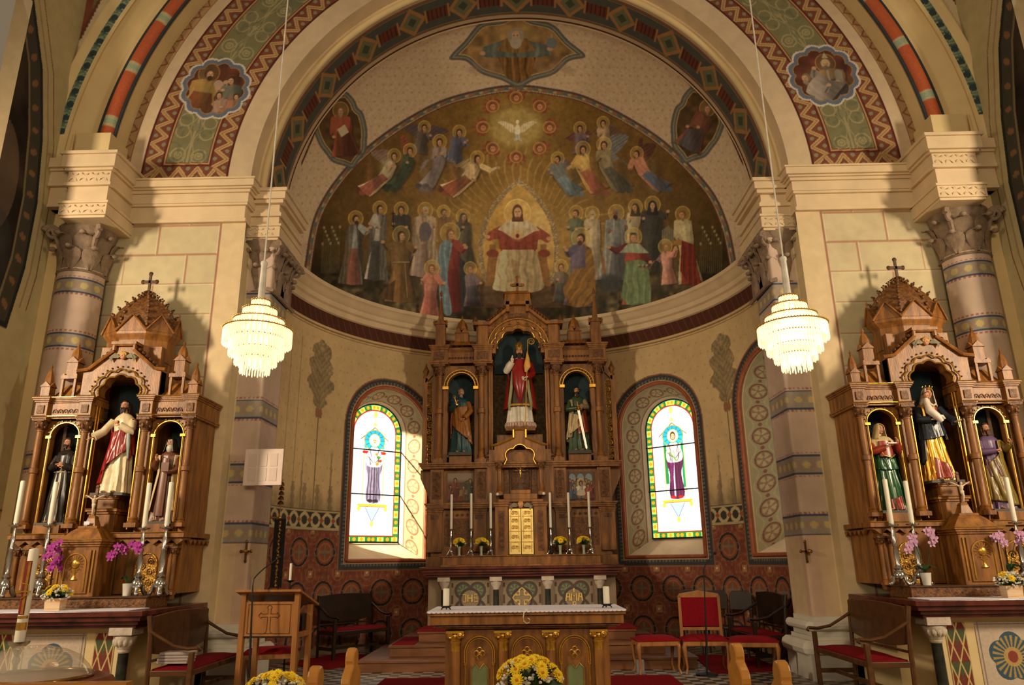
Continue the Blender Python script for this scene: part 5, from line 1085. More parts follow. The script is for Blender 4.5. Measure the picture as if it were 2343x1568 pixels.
    # pinnacles
    for s in (-1, 1):
        mb = b(); gable_pinnacle(mb, x(s*1.60), yf+.1, 5.76, 6.24, .20, 6.98); 
        for k in (-1, 1): finial(mb, x(s*1.60+k*.13), yf, 6.22, .05)
        mb.build('pinnacle', m_wood, t)
        mb = b(); mb.frus(x(s*1.16), yf+.12, 5.76, 5.86, .22, .2, .14, .12); mb.box(x(s*1.16-.14), x(s*1.16+.14), yf, yf+.24, 5.86, 6.04)
        for q in (-.07, .07): mb.prism([(x(s*1.16+q-.075), 6.04), (x(s*1.16+q+.075), 6.04), (x(s*1.16+q), 6.15)], yf-.03, yf+.26)
        mb.lathe(x(s*1.16), yf+.12, 6.1, [(.12, 0), (.115, .1), (.08, .2), (.03, .26)], 8); finial(mb, x(s*1.16), yf+.12, 6.34, .05); mb.build('small_pinnacle', m_wood, t)
        # pierced wings
        mb = b(); mb.box(x(s*1.90)-.045, x(s*1.90)+.045, yf+.1, yf+.22, 3.37, 5.12); finial(mb, x(s*1.90), yf+.16, 5.12, .13); mb.prism([(x(s*1.72), 5.36), (x(s*1.72), 5.22), (x(s*1.90), 5.02), (x(s*1.90), 5.12)][::s], yf+.1, yf+.2); mb.box(x(s*1.72-.02), x(s*1.72+.02), yf+.1, yf+.2, 3.37, 5.3)
        mb.build('wing_frame', m_wood, t)
        mb = b(); archline(mb, x(s*1.81), .06, 4.98, .06, yf+.12, .012, legs=1.55)
        for k in range(12): scroll(mb, x(s*1.81+(.015 if k % 2 else -.015)), 3.48+.135*k, yf+.14, .062, flip=1 if k % 2 else -1, r=.014)
        mb.build('wing_scrollwork', m_goldm, t)
    # lower centre aedicule
    mb = b(); top = [(x(-.49), 3.37), (x(-.49), 3.70), (x(-.42), 3.72), (x(-.13), 3.84), (x(-.13), 3.98), (x(.13), 3.98), (x(.13), 3.84), (x(.42), 3.72), (x(.49), 3.70), (x(.49), 3.37)]
    plate_arch(mb, x(-.49), x(.49), 3.37, 3.98, x(0), .29, 3.40, .27, 14.14, 14.3, top=top[1:-1], lobes=3, depth=.16, n=60)
    mb.box(x(-.49), x(.49), 14.3, 14.6, 3.37, 3.6); mb.box(x(-.60), x(-.49), 14.25, 14.5, 3.37, 3.6); mb.box(x(.49), x(.60), 14.25, 14.5, 3.37, 3.6)
    for s in (-1, 1): mb.box(x(s*.52-.12), x(s*.52+.12), 14.3, 14.5, 2.60, 3.40)
    mb.build('aedicule', m_wood, t, bevel=.004)
    mb = b(); L = [(-.55, 3.66), (-.43, 3.68), (-.12, 3.81), (-.12, 3.97), (.12, 3.97), (.12, 3.81), (.43, 3.68), (.55, 3.66)]
    for (a0, b0), (a1, b1) in zip(L[:-1], L[1:]): mb.tube([(x(a0), 14.12, b0), (x(a1), 14.12, b1)], .022, 6)
    mb.build('aedicule_moulding', m_gold, t)
    mb = b(); mb.box(x(-.32), x(.32), 14.46, 14.5, 2.62, 3.7); mb.box(x(-.16), x(.16), 14.44, 14.46, 2.7, 3.4); archline(mb, x(0), .2, 3.25, .2, 14.45, .012, legs=.5); mb.build('aedicule_panel', m_wood2, t)
    for s in (-1, 1): colonnette(t, x(s*.40), 14.18, 2.72, 3.37, .045, band=False)
    # tabernacle
    mb = b()
    for s in (-1, 1): mb.box(x(s*.36-.12), x(s*.36+.12), 13.97, 14.5, 1.62, 2.50); moldbox(mb, x(s*.36-.12), x(s*.36+.12), 13.97, 14.5, 2.50, 2.58, 2, .03)
    mb.box(x(-.48), x(.48), 14.1, 14.5, 1.62, 2.62); mb.box(x(-.42), x(.42), 13.93, 14.3, 2.58, 2.63); mb.box(x(-.31), x(.31), 13.93, 14.3, 2.63, 2.73); mb.box(x(-.19), x(.19), 13.93, 14.3, 2.73, 2.80); mb.box(x(-.24), x(.24), 13.99, 14.1, 2.46, 2.6)
    mb.build('tabernacle', m_wood, t, bevel=.005)
    mb = b()
    for s in (-1, 1):
        mb.box(x(s*.36-.05), x(s*.36+.05), 13.955, 13.97, 1.7, 2.42)
        for k in range(6): scroll(mb, x(s*.36), 1.77+.11*k, 13.95, .035, flip=1 if k % 2 else -1, r=.006)
    mb.build('tabernacle_carving', m_wood2, t)
    mb = b()
    for s in (-1, 1): mb.box(x(s*.115-.108), x(s*.115+.108), 13.985, 14.01, 1.64, 2.46)
    d = mb._build('tabernacle_door', m_goldb, t, bevel=.004)
    mb = b()
    for s in (-1, 1):
        for k, (za, zb) in enumerate(((1.68, 1.84), (1.90, 2.30), (2.30, 2.42))):
            for q in (-.075, .075): mb.box(x(s*.115+q-.006), x(s*.115+q+.006), 13.972, 13.985, za, zb)
        for zc in (1.76, 1.95, 2.12, 2.24, 2.38):
            scroll(mb, x(s*.115-.03), zc, 13.975, .04, r=.007); scroll(mb, x(s*.115+.03), zc, 13.975, .035, flip=-1, r=.007)
        for zc in (1.86, 2.05, 2.32): mb.box(x(s*.115-.1), x(s*.115+.1), 13.972, 13.985, zc-.008, zc+.008)
    e = mb._build('door_relief', m_goldb2, t); e.parent = d
    cherub(t, x(0), 13.93, 2.52, .16, MATS['silvery_wing'])
    # crucifix in the aedicule
    c = thing('crucifix', 'small gilt crucifix inside the arched recess above the gilt tabernacle door', 'crucifix', (x(0), 14.35, 2.80))
    mb = b(); mb.frus(x(0), 14.35, 2.80, 2.84, .09, .06, .09, .06); mb.frus(x(0), 14.35, 2.84, 2.96, .05, .04, .035, .03); mb.box(x(-.05), x(.05), 14.31, 14.39, 2.96, 2.98); mb.build('crucifix_foot', m_wooddk, c)
    mb = b(); mb.box(x(-.014), x(.014), 14.34, 14.36, 2.98, 3.30); mb.box(x(-.10), x(.10), 14.34, 14.36, 3.19, 3.215); mb.build('cross', m_wood2, c); corpus(c, x(0), 14.325, 3.06, .2, m_gold)
def corpus(parent, x, y, z, h, m):
    """crucified figure, h tall"""
    mb = MB(); mb.ell(x+.03*h, y-.02*h, z+.93*h, .065*h, .07*h, .085*h, 8, 6)
    mb.tube([(x+.02*h, y, z+.86*h), (x, y-.01*h, z+.74*h), (x-.01*h, y, z+.6*h), (x+.01*h, y, z+.5*h), (x+.03*h, y-.05*h, z+.28*h), (x, y, z+.05*h), (x, y-.05*h, z)], [.05*h, .12*h, .085*h, .09*h, .06*h, .035*h, .03*h], 8)
    for s in (-1, 1): mb.tube([(x+s*.09*h, y, z+.8*h), (x+s*.26*h, y, z+.90*h), (x+s*.45*h, y+.01*h, z+.99*h), (x+s*.49*h, y+.01*h, z+1.01*h)], [.045*h, .032*h, .024*h, .02*h], 6)
    mb.build('christ_figure', m, parent, smooth=True)
    mb = MB(); mb.lathe(x+.01*h, y-.01*h, z+.40*h, [(.085*h, 0), (.105*h, .1*h), (.10*h, .17*h)], 8, sy=.8); mb.build('loincloth', MATS.get('cream_cloth') or mat('cream_cloth', (226, 214, 184), .6), parent)
high_retable()
def high_altar():
    t = thing('high_altar', 'stone high altar with red marble slab, gilt lettered panels and small dark columns', 'altar', (XC, 13.7, .48)); x = lambda a: XC+a
    mb = MB(); 
    for z0, z1, p in ((1.27, 1.31, -.04), (1.31, 1.35, 0), (1.35, 1.40, .03), (1.40, 1.44, .07)): mb.box(x(-1.68-p), x(1.68+p), 13.15-p, 15.1, z0, z1)
    mb.build('altar_slab', m_marble_r, t, bevel=.006)
    mb = MB(); mb.box(x(-1.62), x(1.62), 13.36, 15.1, .48, 1.27); mb.build('altar_body', m_greyp, t)
    mb = MB(); mb.box(x(-1.45), x(1.45), 13.75, 14.4, 1.44, 1.47); mb.box(x(-1.42), x(1.42), 13.80, 14.4, 1.47, 1.61); mb.box(x(-1.45), x(1.45), 13.77, 14.4, 1.61, 1.63); mb.build('candle_shelf', m_wood, t, bevel=.004)
    for c in (-1.34, -.445, .445, 1.34):
        mb = MB(); mb.lathe(x(c), 13.30, .5, [(.07, 0), (.055, .04), (.05, .06), (.048, .56)], 14); o = mb.build('column', m_marble_g, t, smooth=True)
        mb = MB(); mb.lathe(x(c), 13.30, 1.06, [(.05, 0), (.058, .02), (.055, .03), (.09, .09), (.095, .14)], 14); mb.box(x(c)-.105, x(c)+.105, 13.2, 13.4, 1.20, 1.27); k = mb.build('column_capital', m_whstone, t, smooth=True); k.parent = o
    def panelcol(u, z, kind):
        C = np.ones(u.shape+(3,))*np.array([150, 132, 104.]); C *= (.94+.1*noise2(u, z, 9, 50))[..., None]; au = np.abs(u); az = z
        for cx, cz, r in ((.125, .145, .13), (.125, -.145, .13)):
            d = np.hypot(au-cx, az-cz); mixc(C, np.abs(d-r) < .018, (96, 62, 50)); mixc(C, np.abs(d-r+.022) < .010, (58, 84, 80)); mixc(C, (d < r-.035), (136, 122, 88)); mixc(C, (d < r-.035) & (np.abs(np.sin(np.arctan2(az-cz, au-cx)*4)) > .6) & (d > .03), (76, 104, 66))
        d = np.hypot(u, z); mixc(C, d < .19, (150, 130, 100)); mixc(C, np.abs(d-.165) < .016, (86, 56, 48)); mixc(C, np.abs(d-.188) < .008, (58, 84, 80))
        mixc(C, (np.abs(au+np.abs(az)*.0-.31) < .02) & (np.abs(np.abs(z)-.02*0) % .2 < .07), (96, 62, 50)); return C
    for c, kind in ((-.892, 0), (0, 1), (.892, 2)):
        nu, nv = 150, 150; uu, zz = np.meshgrid(np.linspace(-.34, .34, nu), np.linspace(-.40, .36, nv), indexing='ij')
        xyz = np.stack([x(c)+uu, np.full(uu.shape, 13.352), .90+zz], -1)-np.array(t.location)
        o = colormesh('altar_panel', xyz, nu, nv, panelcol(uu, zz, kind), vmat('panel_paint', rough=.6), parent=t, kind=None)
        # gilt signs
        mb = MB(); S = []
        if kind == 0: S = [[(-.12, .06), (-.12, .06), (-.075, .06), (-.075, -.06), (-.12, -.06)], [(-.04, .06), (-.04, -.06)], [(.03, .06), (.03, -.06)], [(-.04, 0), (.03, 0)], [(.12, .06), (.07, .06), (.07, .005), (.12, -.005), (.12, -.06), (.07, -.06)]]
        elif kind == 2: S = [[(-.14, -.06), (-.12, .06), (-.08, .06), (-.07, -.06)], [(-.13, 0), (-.075, 0)], [(-.045, -.06), (-.045, .06), (0, .01), (.045, .06), (.045, -.06)], [(.075, -.06), (.09, .06), (.125, .06), (.145, -.06)], [(.08, 0), (.14, 0)], [(0, .08), (0, .145)], [(-.02, .115), (.02, .115)], [(-.02, -.16), (-.02, -.08), (.03, -.085), (.03, -.12), (-.015, -.125), (.03, -.165)]]
        else:
            w = .04; pts = []
            for q in range(4):
                a = q*pi/2
                for (u, v) in ((w, w), (w, .11), (w+.008, .125), (0, .16), (-w-.008, .125), (-w, .11)): pts.append((u*cos(a)-v*sin(a), u*sin(a)+v*cos(a)))
            S = [pts+[pts[0]]]
            for k in range(4):
                for q in (-1, 1): a = pi/4+k*pi/2; mb.ell(x(c)+.12*cos(a+.25*q), 13.345, .92+.12*sin(a+.25*q), .013, .008, .013, 6, 4)
        for s in S: mb.tube([(x(c)+u, 13.345, .92+v) for u, v in s], .013, 6)
        e = mb._build('gilt_sign', m_goldb, t); e['label'] = ['gilt letters IHS', 'gilt outlined cross', 'gilt AMR monogram'][kind]; e.parent = o
high_altar()
# steps below the high altar
t = thing('altar_steps', 'three wooden steps climbing to the high altar', 'steps', (0, 12, 0))
m_step = mat('worn_step_oak', (128, 80, 46), .55, var=.2, nscale=3, stretch=(.6, 4, 4), bump=.15)
for k, (hw, yf, z) in enumerate(((2.46, 11.50, .16), (2.08, 11.92, .32), (1.70, 12.34, .48))):
    mb = MB(); mb.box(-hw, hw, yf+.02, 14.9, z-.16, z-.035); mb.box(-hw-.02, hw+.02, yf, 14.9, z-.035, z); mb.build('step', m_step, t, bevel=.006)
m_red = mat('red_carpet', (138, 22, 28), .95, var=.15, nscale=40, bump=.4, bscale=200, spec=.1)
mb = MB(); mb.box(-1.74, 1.74, 12.33, 13.3, .481, .492); tag(mb.build('step_carpet', m_red), 'red carpet covering the top step in front of the high altar', 'carpet', kind=None)
for s in (-1, 1):
    mb = MB(); mb.box(*sorted((s*1.72, s*2.06)), 11.98, 13.2, .321, .331); tag(mb.build('step_carpet', m_red), 'red mat at the %s end of the middle altar step' % ('left' if s < 0 else 'right'), 'carpet')
mb = MB(); mb.box(-1.95, 1.95, 9.6, 10.9, .001, .012); tag(mb.build('carpet', m_red), 'large red carpet on the tiles between the free-standing altar and the steps', 'carpet')
mb = MB(); mb.prismz([(-3.9, 12.6), (-3.0, 11.9), (-2.5, 12.6), (-2.6, 13.6), (-3.3, 13.9)], .001, .012); tag(mb.build('carpet', m_red), 'red carpet on the floor before the bench at the left apse wall', 'carpet')
mb = MB(); mb.prismz([(2.55, 11.0), (4.0, 10.9) if False else (3.6, 11.2), (3.6, 13.0), (2.7, 13.0)], .001, .012); tag(mb.build('carpet', m_red), 'red carpet under the chairs at the right of the chancel', 'carpet')
# ------------------------------------------------------------------ free-standing altar
def people_altar():
    t = thing('altar', 'free-standing oak altar with gilt columns, traceried arches and green inset panels', 'altar', (0, 9.0, 0))
    yf = 8.5; m_green = mat('faded_green_paint', (112, 124, 82), .7, var=.1)
    mb = MB()
    for z0, z1, p in ((.815, .835, -.10), (.835, .85, -.06), (.86, .955, -.025), (.955, .98, 0), (.98, .995, .01)): mb.box(-1.08-p, 1.08+p, yf-p, 9.50+p, z0, z1)
    mb.build('altar_top', m_wood, t, bevel=.006)
    mb = MB(); mb.box(-.90, .90, 8.68, 9.3, .05, .815); mb.box(-.98, .98, 8.55, 9.42, 0, .06); mb.build('altar_body', m_wood, t)
    for c in (-.78, -.26, .26, .78):
        mb = MB(); mb.lathe(c, 8.62, .06, [(.075, 0), (.08, .03), (.05, .06), (.046, .08), (.05, .5), (.048, .60)], 16); o = mb.build('column', m_wood, t, smooth=True)
        mb = MB(); mb.lathe(c, 8.62, .59, [(.052, 0), (.05, .07), (.058, .08), (.06, .10), (.05, .11), (.075, .16), (.09, .18)], 16); mb.box(c-.095, c+.095, 8.525, 8.715, .775, .80)
        for k in range(8): a = k*pi/4; mb.ell(c+.075*cos(a), 8.62+.075*sin(a), .745, .024, .024, .03, 7, 5)
        for k in (-1, 1): scroll(mb, c+k*.05, .75, 8.53, .028, flip=k, r=.009)
        k = mb.build('gilt_capital', m_gold, t, smooth=True); k.parent = o
    for c in (-.52, 0, .52):
        mb = MB(); plate_arch(mb, c-.20, c+.20, .06, .79, c, .11, .42, .0001, 8.64, 8.68) if False else mb.box(c-.2, c+.2, 8.655, 8.68, .06, .80); p = mb.build('arch_panel', m_wood, t)
        mb = MB(); mb.prism([(c-.085, .07), (c+.085, .07), (c+.085, .40)]+[(c+.0425+.0425*cos(a), .40+.045*sin(a)) for a in [pi*k/8 for k in range(9)]]+[(c-.0425+.0425*cos(a), .40+.045*sin(a)) for a in [pi*k/8 for k in range(9)]]+[(c-.085, .40)], 8.648, 8.656); e = mb.build('green_inset', m_green, t); e.parent = p
        mb = MB(); archline(mb, c, .165, .56, .175, 8.645, .010, legs=.10); archline(mb, c, .145, .56, .152, 8.645, .007, legs=.10)
        for s in (-1, 1):
            mb.lathe(c+s*.155, 8.64, .44, [(.022, 0), (.024, .02), (.014, .03)], 8); mb.lathe(c+s*.155, 8.64, .06, [(.011, 0), (.011, .38)], 8)
            pass
        for k in range(4): a = k*pi/2; mb.tube([(c+.032*cos(a)+.026*cos(q), 8.645, .56+.034*sin(a)+.028*sin(q)) for q in [2*pi*i/14 for i in range(15)]], .006, 5)
        mb.tube([(c+.012*cos(q), 8.643, .56+.012*sin(q)) for q in [2*pi*i/8 for i in range(9)]], .006, 5)
        for s in (-1, 1): mb.tube([(c+s*.092, 8.645, .08), (c+s*.092, 8.645, .41), (c+s*.045, 8.645, .455), (c, 8.645, .40)], .005, 5)
        e = mb.build('gilt_tracery', m_gold, t); e.parent = p
    mb = MB(); n = 60
    for k in range(n): pass
    mb.box(-1.085, 1.085, 8.49, 9.51, .996, 1.004)
    for i in range(44): x0 = -1.08+2.16*i/44; mb.ell(x0+.0245, 8.487, .993, .0245, .006, .010, 6, 4)
    tag(mb.build('altar_cloth', m_linen), 'white altar cloth with scalloped edge lying on the free-standing altar', 'cloth')
people_altar()
# ================================================================== side altars
def side_altar(sd):
    nm = 'left' if sd < 0 else 'right'; cx = sd*5.42; x = lambda a: cx+a; yf = 9.58
    t = thing('retable', 'domed oak retable with three statue niches above the %s side altar' % nm, 'altarpiece', (cx, 9.9, 1.05))
    mb = MB(); mb.box(x(-sd*1.05), x(sd*.8), yf+.05, 10.28, 1.19, 1.86); mb.box(x(sd*.8), x(sd*1.05), yf+.05, 9.82, 1.19, 1.86); 
    for s in (-1, 1):
        mb.box(x(s*.70-.30), x(s*.70+.30), yf-.02, yf+.1, 1.12, 1.80)
    mb.build('predella', m_wood, t, bevel=.005)
    mb = MB(); mb.box(x(-sd*1.12), x(sd*.8), yf-.1, 10.28, 1.87, 1.93); mb.box(x(sd*.8), x(sd*1.12), yf-.1, 9.82, 1.87, 1.93); mb.box(x(-sd*1.08), x(sd*1.08), yf-.06, 9.8, 1.84, 1.87)
    for k in range(14): mb.prism([(x(-1.06+.155*k), 1.84), (x(-1.06+.155*k+.075), 1.78), (x(-1.06+.155*k+.15), 1.84)], yf-.06, yf+.02)
    for k in range(5): mb.prismx([(yf+.1+.13*k, 1.84), (yf+.16+.13*k, 1.78), (yf+.22+.13*k, 1.84)], x(-sd*1.09)-.02, x(-sd*1.09)+.02)
    mb.build('ledge', m_wood, t)
    mb = MB()
    for s in (-1, 1):
        archline(mb, x(s*.66), .13, 1.55, .13, yf-.03, .012, legs=.35); mb.box(x(s*.66-.12), x(s*.66+.12), yf-.028, yf-.015, 1.2, 1.55)
        for k in range(6): scroll(mb, x(s*.66+(.05 if k % 2 else -.05)), 1.26+.065*k, yf-.035, .05, flip=1 if k % 2 else -1, r=.008)
    mb.build('predella_relief', m_goldm, t)
    for s in (-1, 1):
        for q in (.88, 1.0): colonnette(t, x(s*q), yf-.03, 1.18, 1.76, .028, band=False, name='baluster_column')
    # niche register
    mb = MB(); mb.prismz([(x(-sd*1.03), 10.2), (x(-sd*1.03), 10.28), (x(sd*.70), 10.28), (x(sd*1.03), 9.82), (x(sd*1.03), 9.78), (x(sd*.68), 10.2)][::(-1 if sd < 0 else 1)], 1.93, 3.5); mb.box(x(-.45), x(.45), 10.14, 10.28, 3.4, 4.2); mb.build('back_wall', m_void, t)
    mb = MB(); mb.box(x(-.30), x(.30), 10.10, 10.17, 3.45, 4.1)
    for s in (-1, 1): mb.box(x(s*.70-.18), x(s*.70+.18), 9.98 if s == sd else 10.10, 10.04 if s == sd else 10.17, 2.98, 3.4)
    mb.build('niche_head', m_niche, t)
    mb = MB()
    for s in (-1, 1):
        plate_arch(mb, x(s*.70-.24), x(s*.70+.24), 1.93, 3.42, x(s*.70), .185, 3.20, .175, yf+.07, yf+.16)
        mb.box(x(s*1.0-.05), x(s*1.0+.05), yf+.08, 9.8 if s == sd else 10.2, 1.93, 3.42); mb.box(x(s*.42-.05), x(s*.42+.05), yf+.1, 10.2, 1.93, 3.42)
        mb.box(x(s*.70-.17), x(s*.70+.17), yf-.02, yf+.3, 1.93, 2.04)
    mb.build('niche_front', m_wood, t, bevel=.003)
    mb = MB(); mb.box(x(-sd*1.02)-.02, x(-sd*1.02)+.02, yf+.06, 10.28, 1.93, 3.42); mb.box(x(sd*1.02)-.02, x(sd*1.02)+.02, yf+.06, 9.8, 1.93, 3.42); mb.build('side_panel', m_wood, t)
    mb = MB()
    for s in (-1, 1):
        archline(mb, x(s*.70), .195, 3.20, .185, yf+.065, .009); 
        for k in range(13): a = pi*k/12; mb.ell(x(s*.70)+.22*cos(a), yf+.06, 3.20+.21*sin(a), .010, .010, .010, 6, 4)
        for q in (-1, 1): mb.box(x(s*.70+q*.2-.035), x(s*.70+q*.2+.035), yf+.03, yf+.1, 3.17, 3.205); mb.tube([(x(s*.70+q*.195), yf+.05, 1.98), (x(s*.70+q*.195), yf+.05, 3.17)], .008, 6)
    archline(mb, x(0), .30, 3.72, .30, yf-.03, .012, lobes=5, depth=.10, n=72); archline(mb, x(0), .37, 3.72, .37, yf-.05, .011, lobes=7, depth=.09, n=88)
    for s in (-1, 1): mb.tube([(x(s*.31), yf+.05, 1.98), (x(s*.31), yf+.05, 3.6)], .010, 6); mb.tube([(x(s*.29), yf+.08, 1.98), (x(s*.29), yf+.08, 3.6)], .007, 6)
    mb.build('gilt_moulding', m_gold, t, smooth=True)
    for s in (-1, 1):
        colonnette(t, x(s*1.0), yf, 2.0, 3.42, .04); colonnette(t, x(s*.40), yf, 2.0, 3.42, .045); colonnette(t, x(s*.335), yf+.1, 2.0, 3.42, .022, band=False)
    mb = MB()
    for s in (-1, 1):
        yb = 9.84 if s == sd else 10.28; mb.box(x(s*.72-.30), x(s*.72+.30), yf-.0, yb, 3.42, 3.64)
        for c in (1.0, .41): mb.box(x(s*c-.085), x(s*c+.085), yf-.06, yb, 3.42, 3.64); moldbox(mb, x(s*c-.085), x(s*c+.085), yf-.06, yb, 3.40, 3.45, 2, .02); moldbox(mb, x(s*c-.085), x(s*c+.085), yf-.06, yb, 3.64, 3.71, 3, .04)
        moldbox(mb, x(s*.72-.30), x(s*.72+.30), yf, yb, 3.64, 3.70, 3, .035); moldbox(mb, x(s*.72-.30), x(s*.72+.30), yf, yb, 3.42, 3.46, 2, .02)
        mb.box(x(s*.335-.04), x(s*.335+.04), yf, yf+.3, 3.60, 3.68)
    mb.build('entablature', m_wood, t, bevel=.004)
    mb = MB()
    for s in (-1, 1):
        for k in range(5): archline(mb, x(s*.70-.14+.07*k), .03, 3.50, .05, yf-.005, .008, n=10); mb.ell(x(s*.70-.14+.07*k), yf, 3.515, .012, .01, .015, 6, 4)
        for c in (1.0, .41): mb.box(x(s*c-.045), x(s*c+.045), yf-.075, yf-.06, 3.49, 3.60)
    mb.build('frieze_carving', m_wood2, t)
    mb = MB()
    for s in (-1, 1):
        for z in (3.712, 3.455): mb.tube([(x(s*.50), yf-.045, z), (x(s*.92), yf-.045, z)], .006, 5)
        for c in (1.0, .41):
            for z, p in ((3.715, .13), (3.45, .10)): mb.tube([(x(s*c-p), yf-.105, z), (x(s*c+p), yf-.105, z)], .006, 5)
    mb.tube([(x(-1.12), yf-.105, 1.93), (x(1.12), yf-.105, 1.93)], .007, 5); mb.tube([(x(-.30), yf-.475, 1.845), (x(.30), yf-.475, 1.845)], .007, 5)
    for z, p in ((2.235, .205), (2.415, .16)): mb.tube([(x(-p), yf-.06 if z < 2.3 else yf-.035, z), (x(p), yf-.06 if z < 2.3 else yf-.035, z)], .006, 5)
    mb.build('gilt_edge', m_gold, t, smooth=True)
    # gable over the centre
    top = [(x(-.53), 3.72), (x(-.53), 4.08), (x(-.44), 4.10), (x(-.13), 4.36), (x(-.13), 4.44), (x(.13), 4.44), (x(.13), 4.36), (x(.44), 4.10), (x(.53), 4.08), (x(.53), 3.72)]
    mb = MB(); plate_arch(mb, x(-.53), x(.53), 3.71, 4.44, x(0), .295, 3.72, .295, yf-.02, yf+.14, top=top[1:-1], lobes=5, depth=.10, n=72); mb.box(x(-.53), x(-.46), yf, 10.2, 3.71, 4.06); mb.box(x(.46), x(.53), yf, 10.2, 3.71, 4.06); mb.prism([(x(-.50), 4.05), (x(.50), 4.05), (x(.12), 4.34), (x(-.12), 4.34)], yf+.14, 9.8)
    mb.build('gable', m_wood, t, bevel=.003)
    mb = MB(); L = [(-.60, 4.07), (-.45, 4.09), (-.14, 4.35), (-.14, 4.43), (.14, 4.43), (.14, 4.35), (.45, 4.09), (.60, 4.07)]
    for (a0, b0), (a1, b1) in zip(L[:-1], L[1:]): mb.tube([(x(a0), yf-.05, b0), (x(a1), yf-.05, b1)], .024, 6)
    mb.box(x(-.17), x(.17), yf-.08, yf+.2, 4.43, 4.47); mb.build('gable_cornice', m_wood, t)
    mb = MB()
    for s in (-1, 1):
        for k in range(6): f = k/5; mb.ell(x(s*(.46-.27*f)), yf+.02, 4.13+.24*f, .03, .05, .032, 7, 5)
    for k in range(19): a = pi*k/18; mb.ell(x(0)+.405*cos(a), yf-.03, 3.72+.405*sin(a), .013, .012, .013, 6, 4)
    mb.build('gable_crockets', m_wood2, t, smooth=True)
    cherub(t, x(0), yf-.05, 4.27, .14, MATS['silvery_wing'])
    # octagonal tower with crocketed dome and cross, set back
    yt = 9.95; xt = cx+sd*.0; r = .54
    mb = MB(); mb.box(x(-.42), x(.42), 9.72, 10.28, 4.0, 4.45); mb.lathe(xt, yt, 4.25, [(r*.86, 0), (r*.86, .30), (r*.9, .33), (r*.98, .38), (r*1.0, .42)], 8, rot=pi/8, sy=.62)
    for k in range(8):
        a = k*pi/4; c_, s_ = cos(a), sin(a)*.62; w = .21
        if s_ > .3: continue
        tx, ty = -sin(a), cos(a)*.62; ctr = (xt+r*.93*c_, yt+r*.93*s_)
        for d0 in (0,): mb.add([(ctr[0]-tx*w, ctr[1]-ty*w, 4.67), (ctr[0]+tx*w, ctr[1]+ty*w, 4.67), (ctr[0], ctr[1], 4.90), (ctr[0]-tx*w-c_*.15, ctr[1]-ty*w-s_*.15, 4.67), (ctr[0]+tx*w-c_*.15, ctr[1]+ty*w-s_*.15, 4.67), (ctr[0]-c_*.3, ctr[1]-s_*.3, 4.90)], [(0, 1, 2), (0, 2, 5, 3), (1, 4, 5, 2), (0, 3, 4, 1)])
        mb.tube([(ctr[0]-tx*w*1.05+c_*.01, ctr[1]-ty*w*1.05+s_*.02, 4.665), (ctr[0]+c_*.01, ctr[1]+s_*.02, 4.91), (ctr[0]+tx*w*1.05+c_*.01, ctr[1]+ty*w*1.05+s_*.02, 4.665)], .018, 5)
    mb.build('tower', m_wood, t, bevel=.003)
    mb = MB(); dome = [(r*.92, 0), (r*.90, .10), (r*.82, .24), (r*.66, .38), (r*.44, .50), (r*.2, .58), (.05, .62)]; mb.lathe(xt, yt, 4.68, dome, 8, rot=pi/8, sy=.62); mb.build('dome', m_wooddk if False else m_wood2, t)
    mb = MB()
    for k in range(8):
        a = k*pi/4+pi/8
        for i in range(9):
            f = i/8; rr = np.interp(f*6, range(7), [p[0] for p in dome]); zz = np.interp(f*6, range(7), [p[1] for p in dome]); mb.ell(xt+rr*1.03*cos(a), yt+rr*1.03*sin(a)*.62, 4.69+zz, .022, .022, .03, 6, 4); mb.ell(xt+(rr+.035)*cos(a), yt+(rr+.035)*sin(a)*.62, 4.715+zz, .016, .016, .014, 5, 4)
    mb.build('dome_crockets', m_wood2, t, smooth=True)
    mb = MB(); zt = 5.28; mb.lathe(xt, yt, zt, [(.06, 0), (.03, .05), (.05, .08)], 8); mb.box(xt-.016, xt+.016, yt-.014, yt+.014, zt+.06, zt+.34); mb.box(xt-.085, xt+.085, yt-.014, yt+.014, zt+.21, zt+.25)
    for p in ((0, .355), (-.1, .23), (.1, .23)): mb.ell(xt+p[0], yt, zt+p[1], .034, .02, .034, 8, 6)
    mb.build('dome_cross', m_wooddk, t)
    for s in (-1, 1):
        mb = MB(); gable_pinnacle(mb, x(s*1.0), yf+.02, 3.71, 3.86, .12, 4.16, dome=True); mb.build('corner_pinnacle', m_wood, t)
        mb = MB(); mb.prism([(x(s*.98), 3.70), (x(s*.52), 3.70), (x(s*.60), 3.86), (x(s*.86), 3.78)], yf+.05, yf+.4) if False else mb.frus(x(s*.74), yf+.25, 3.70, 3.92, .23, .22, .08, .1)
        mb.box(x(s*.74-.10), x(s*.74-.07), yf+.02, yf+.06, 3.72, 4.05); mb.box(x(s*.74+.07), x(s*.74+.10), yf+.02, yf+.06, 3.72, 4.05); gable_pinnacle(mb, x(s*.74), yf+.12, 4.02, 4.22, .14, 4.50, dome=True); mb.box(x(s*.74-.11), x(s*.74+.11), yf+.01, yf+.23, 3.98, 4.03); mb.build('small_turret', m_wood, t)
    # tabernacle standing forward
    mb = MB(); mb.frus(x(-.13*0-.25*0), yf-.27, 1.18, 1.80, .24, .2, .24, .2) if False else mb.box(x(-.25), x(.25), yf-.42, yf, 1.18, 1.78); moldbox(mb, x(-.25), x(.25), yf-.42, yf, 1.76, 1.84, 3, .05)
    mb.frus(x(0), yf-.20, 1.84, 1.95, .27, .21, .17, .14); mb.frus(x(0), yf-.2, 1.95, 1.98, .17, .14, .13, .11); mb.build('tabernacle', m_wood, t, bevel=.005)
    mb = MB(); mb.box(x(-.17), x(.17), yf-.435, yf-.42, 1.22, 1.72); d = mb.build('tabernacle_door', m_wood, t)
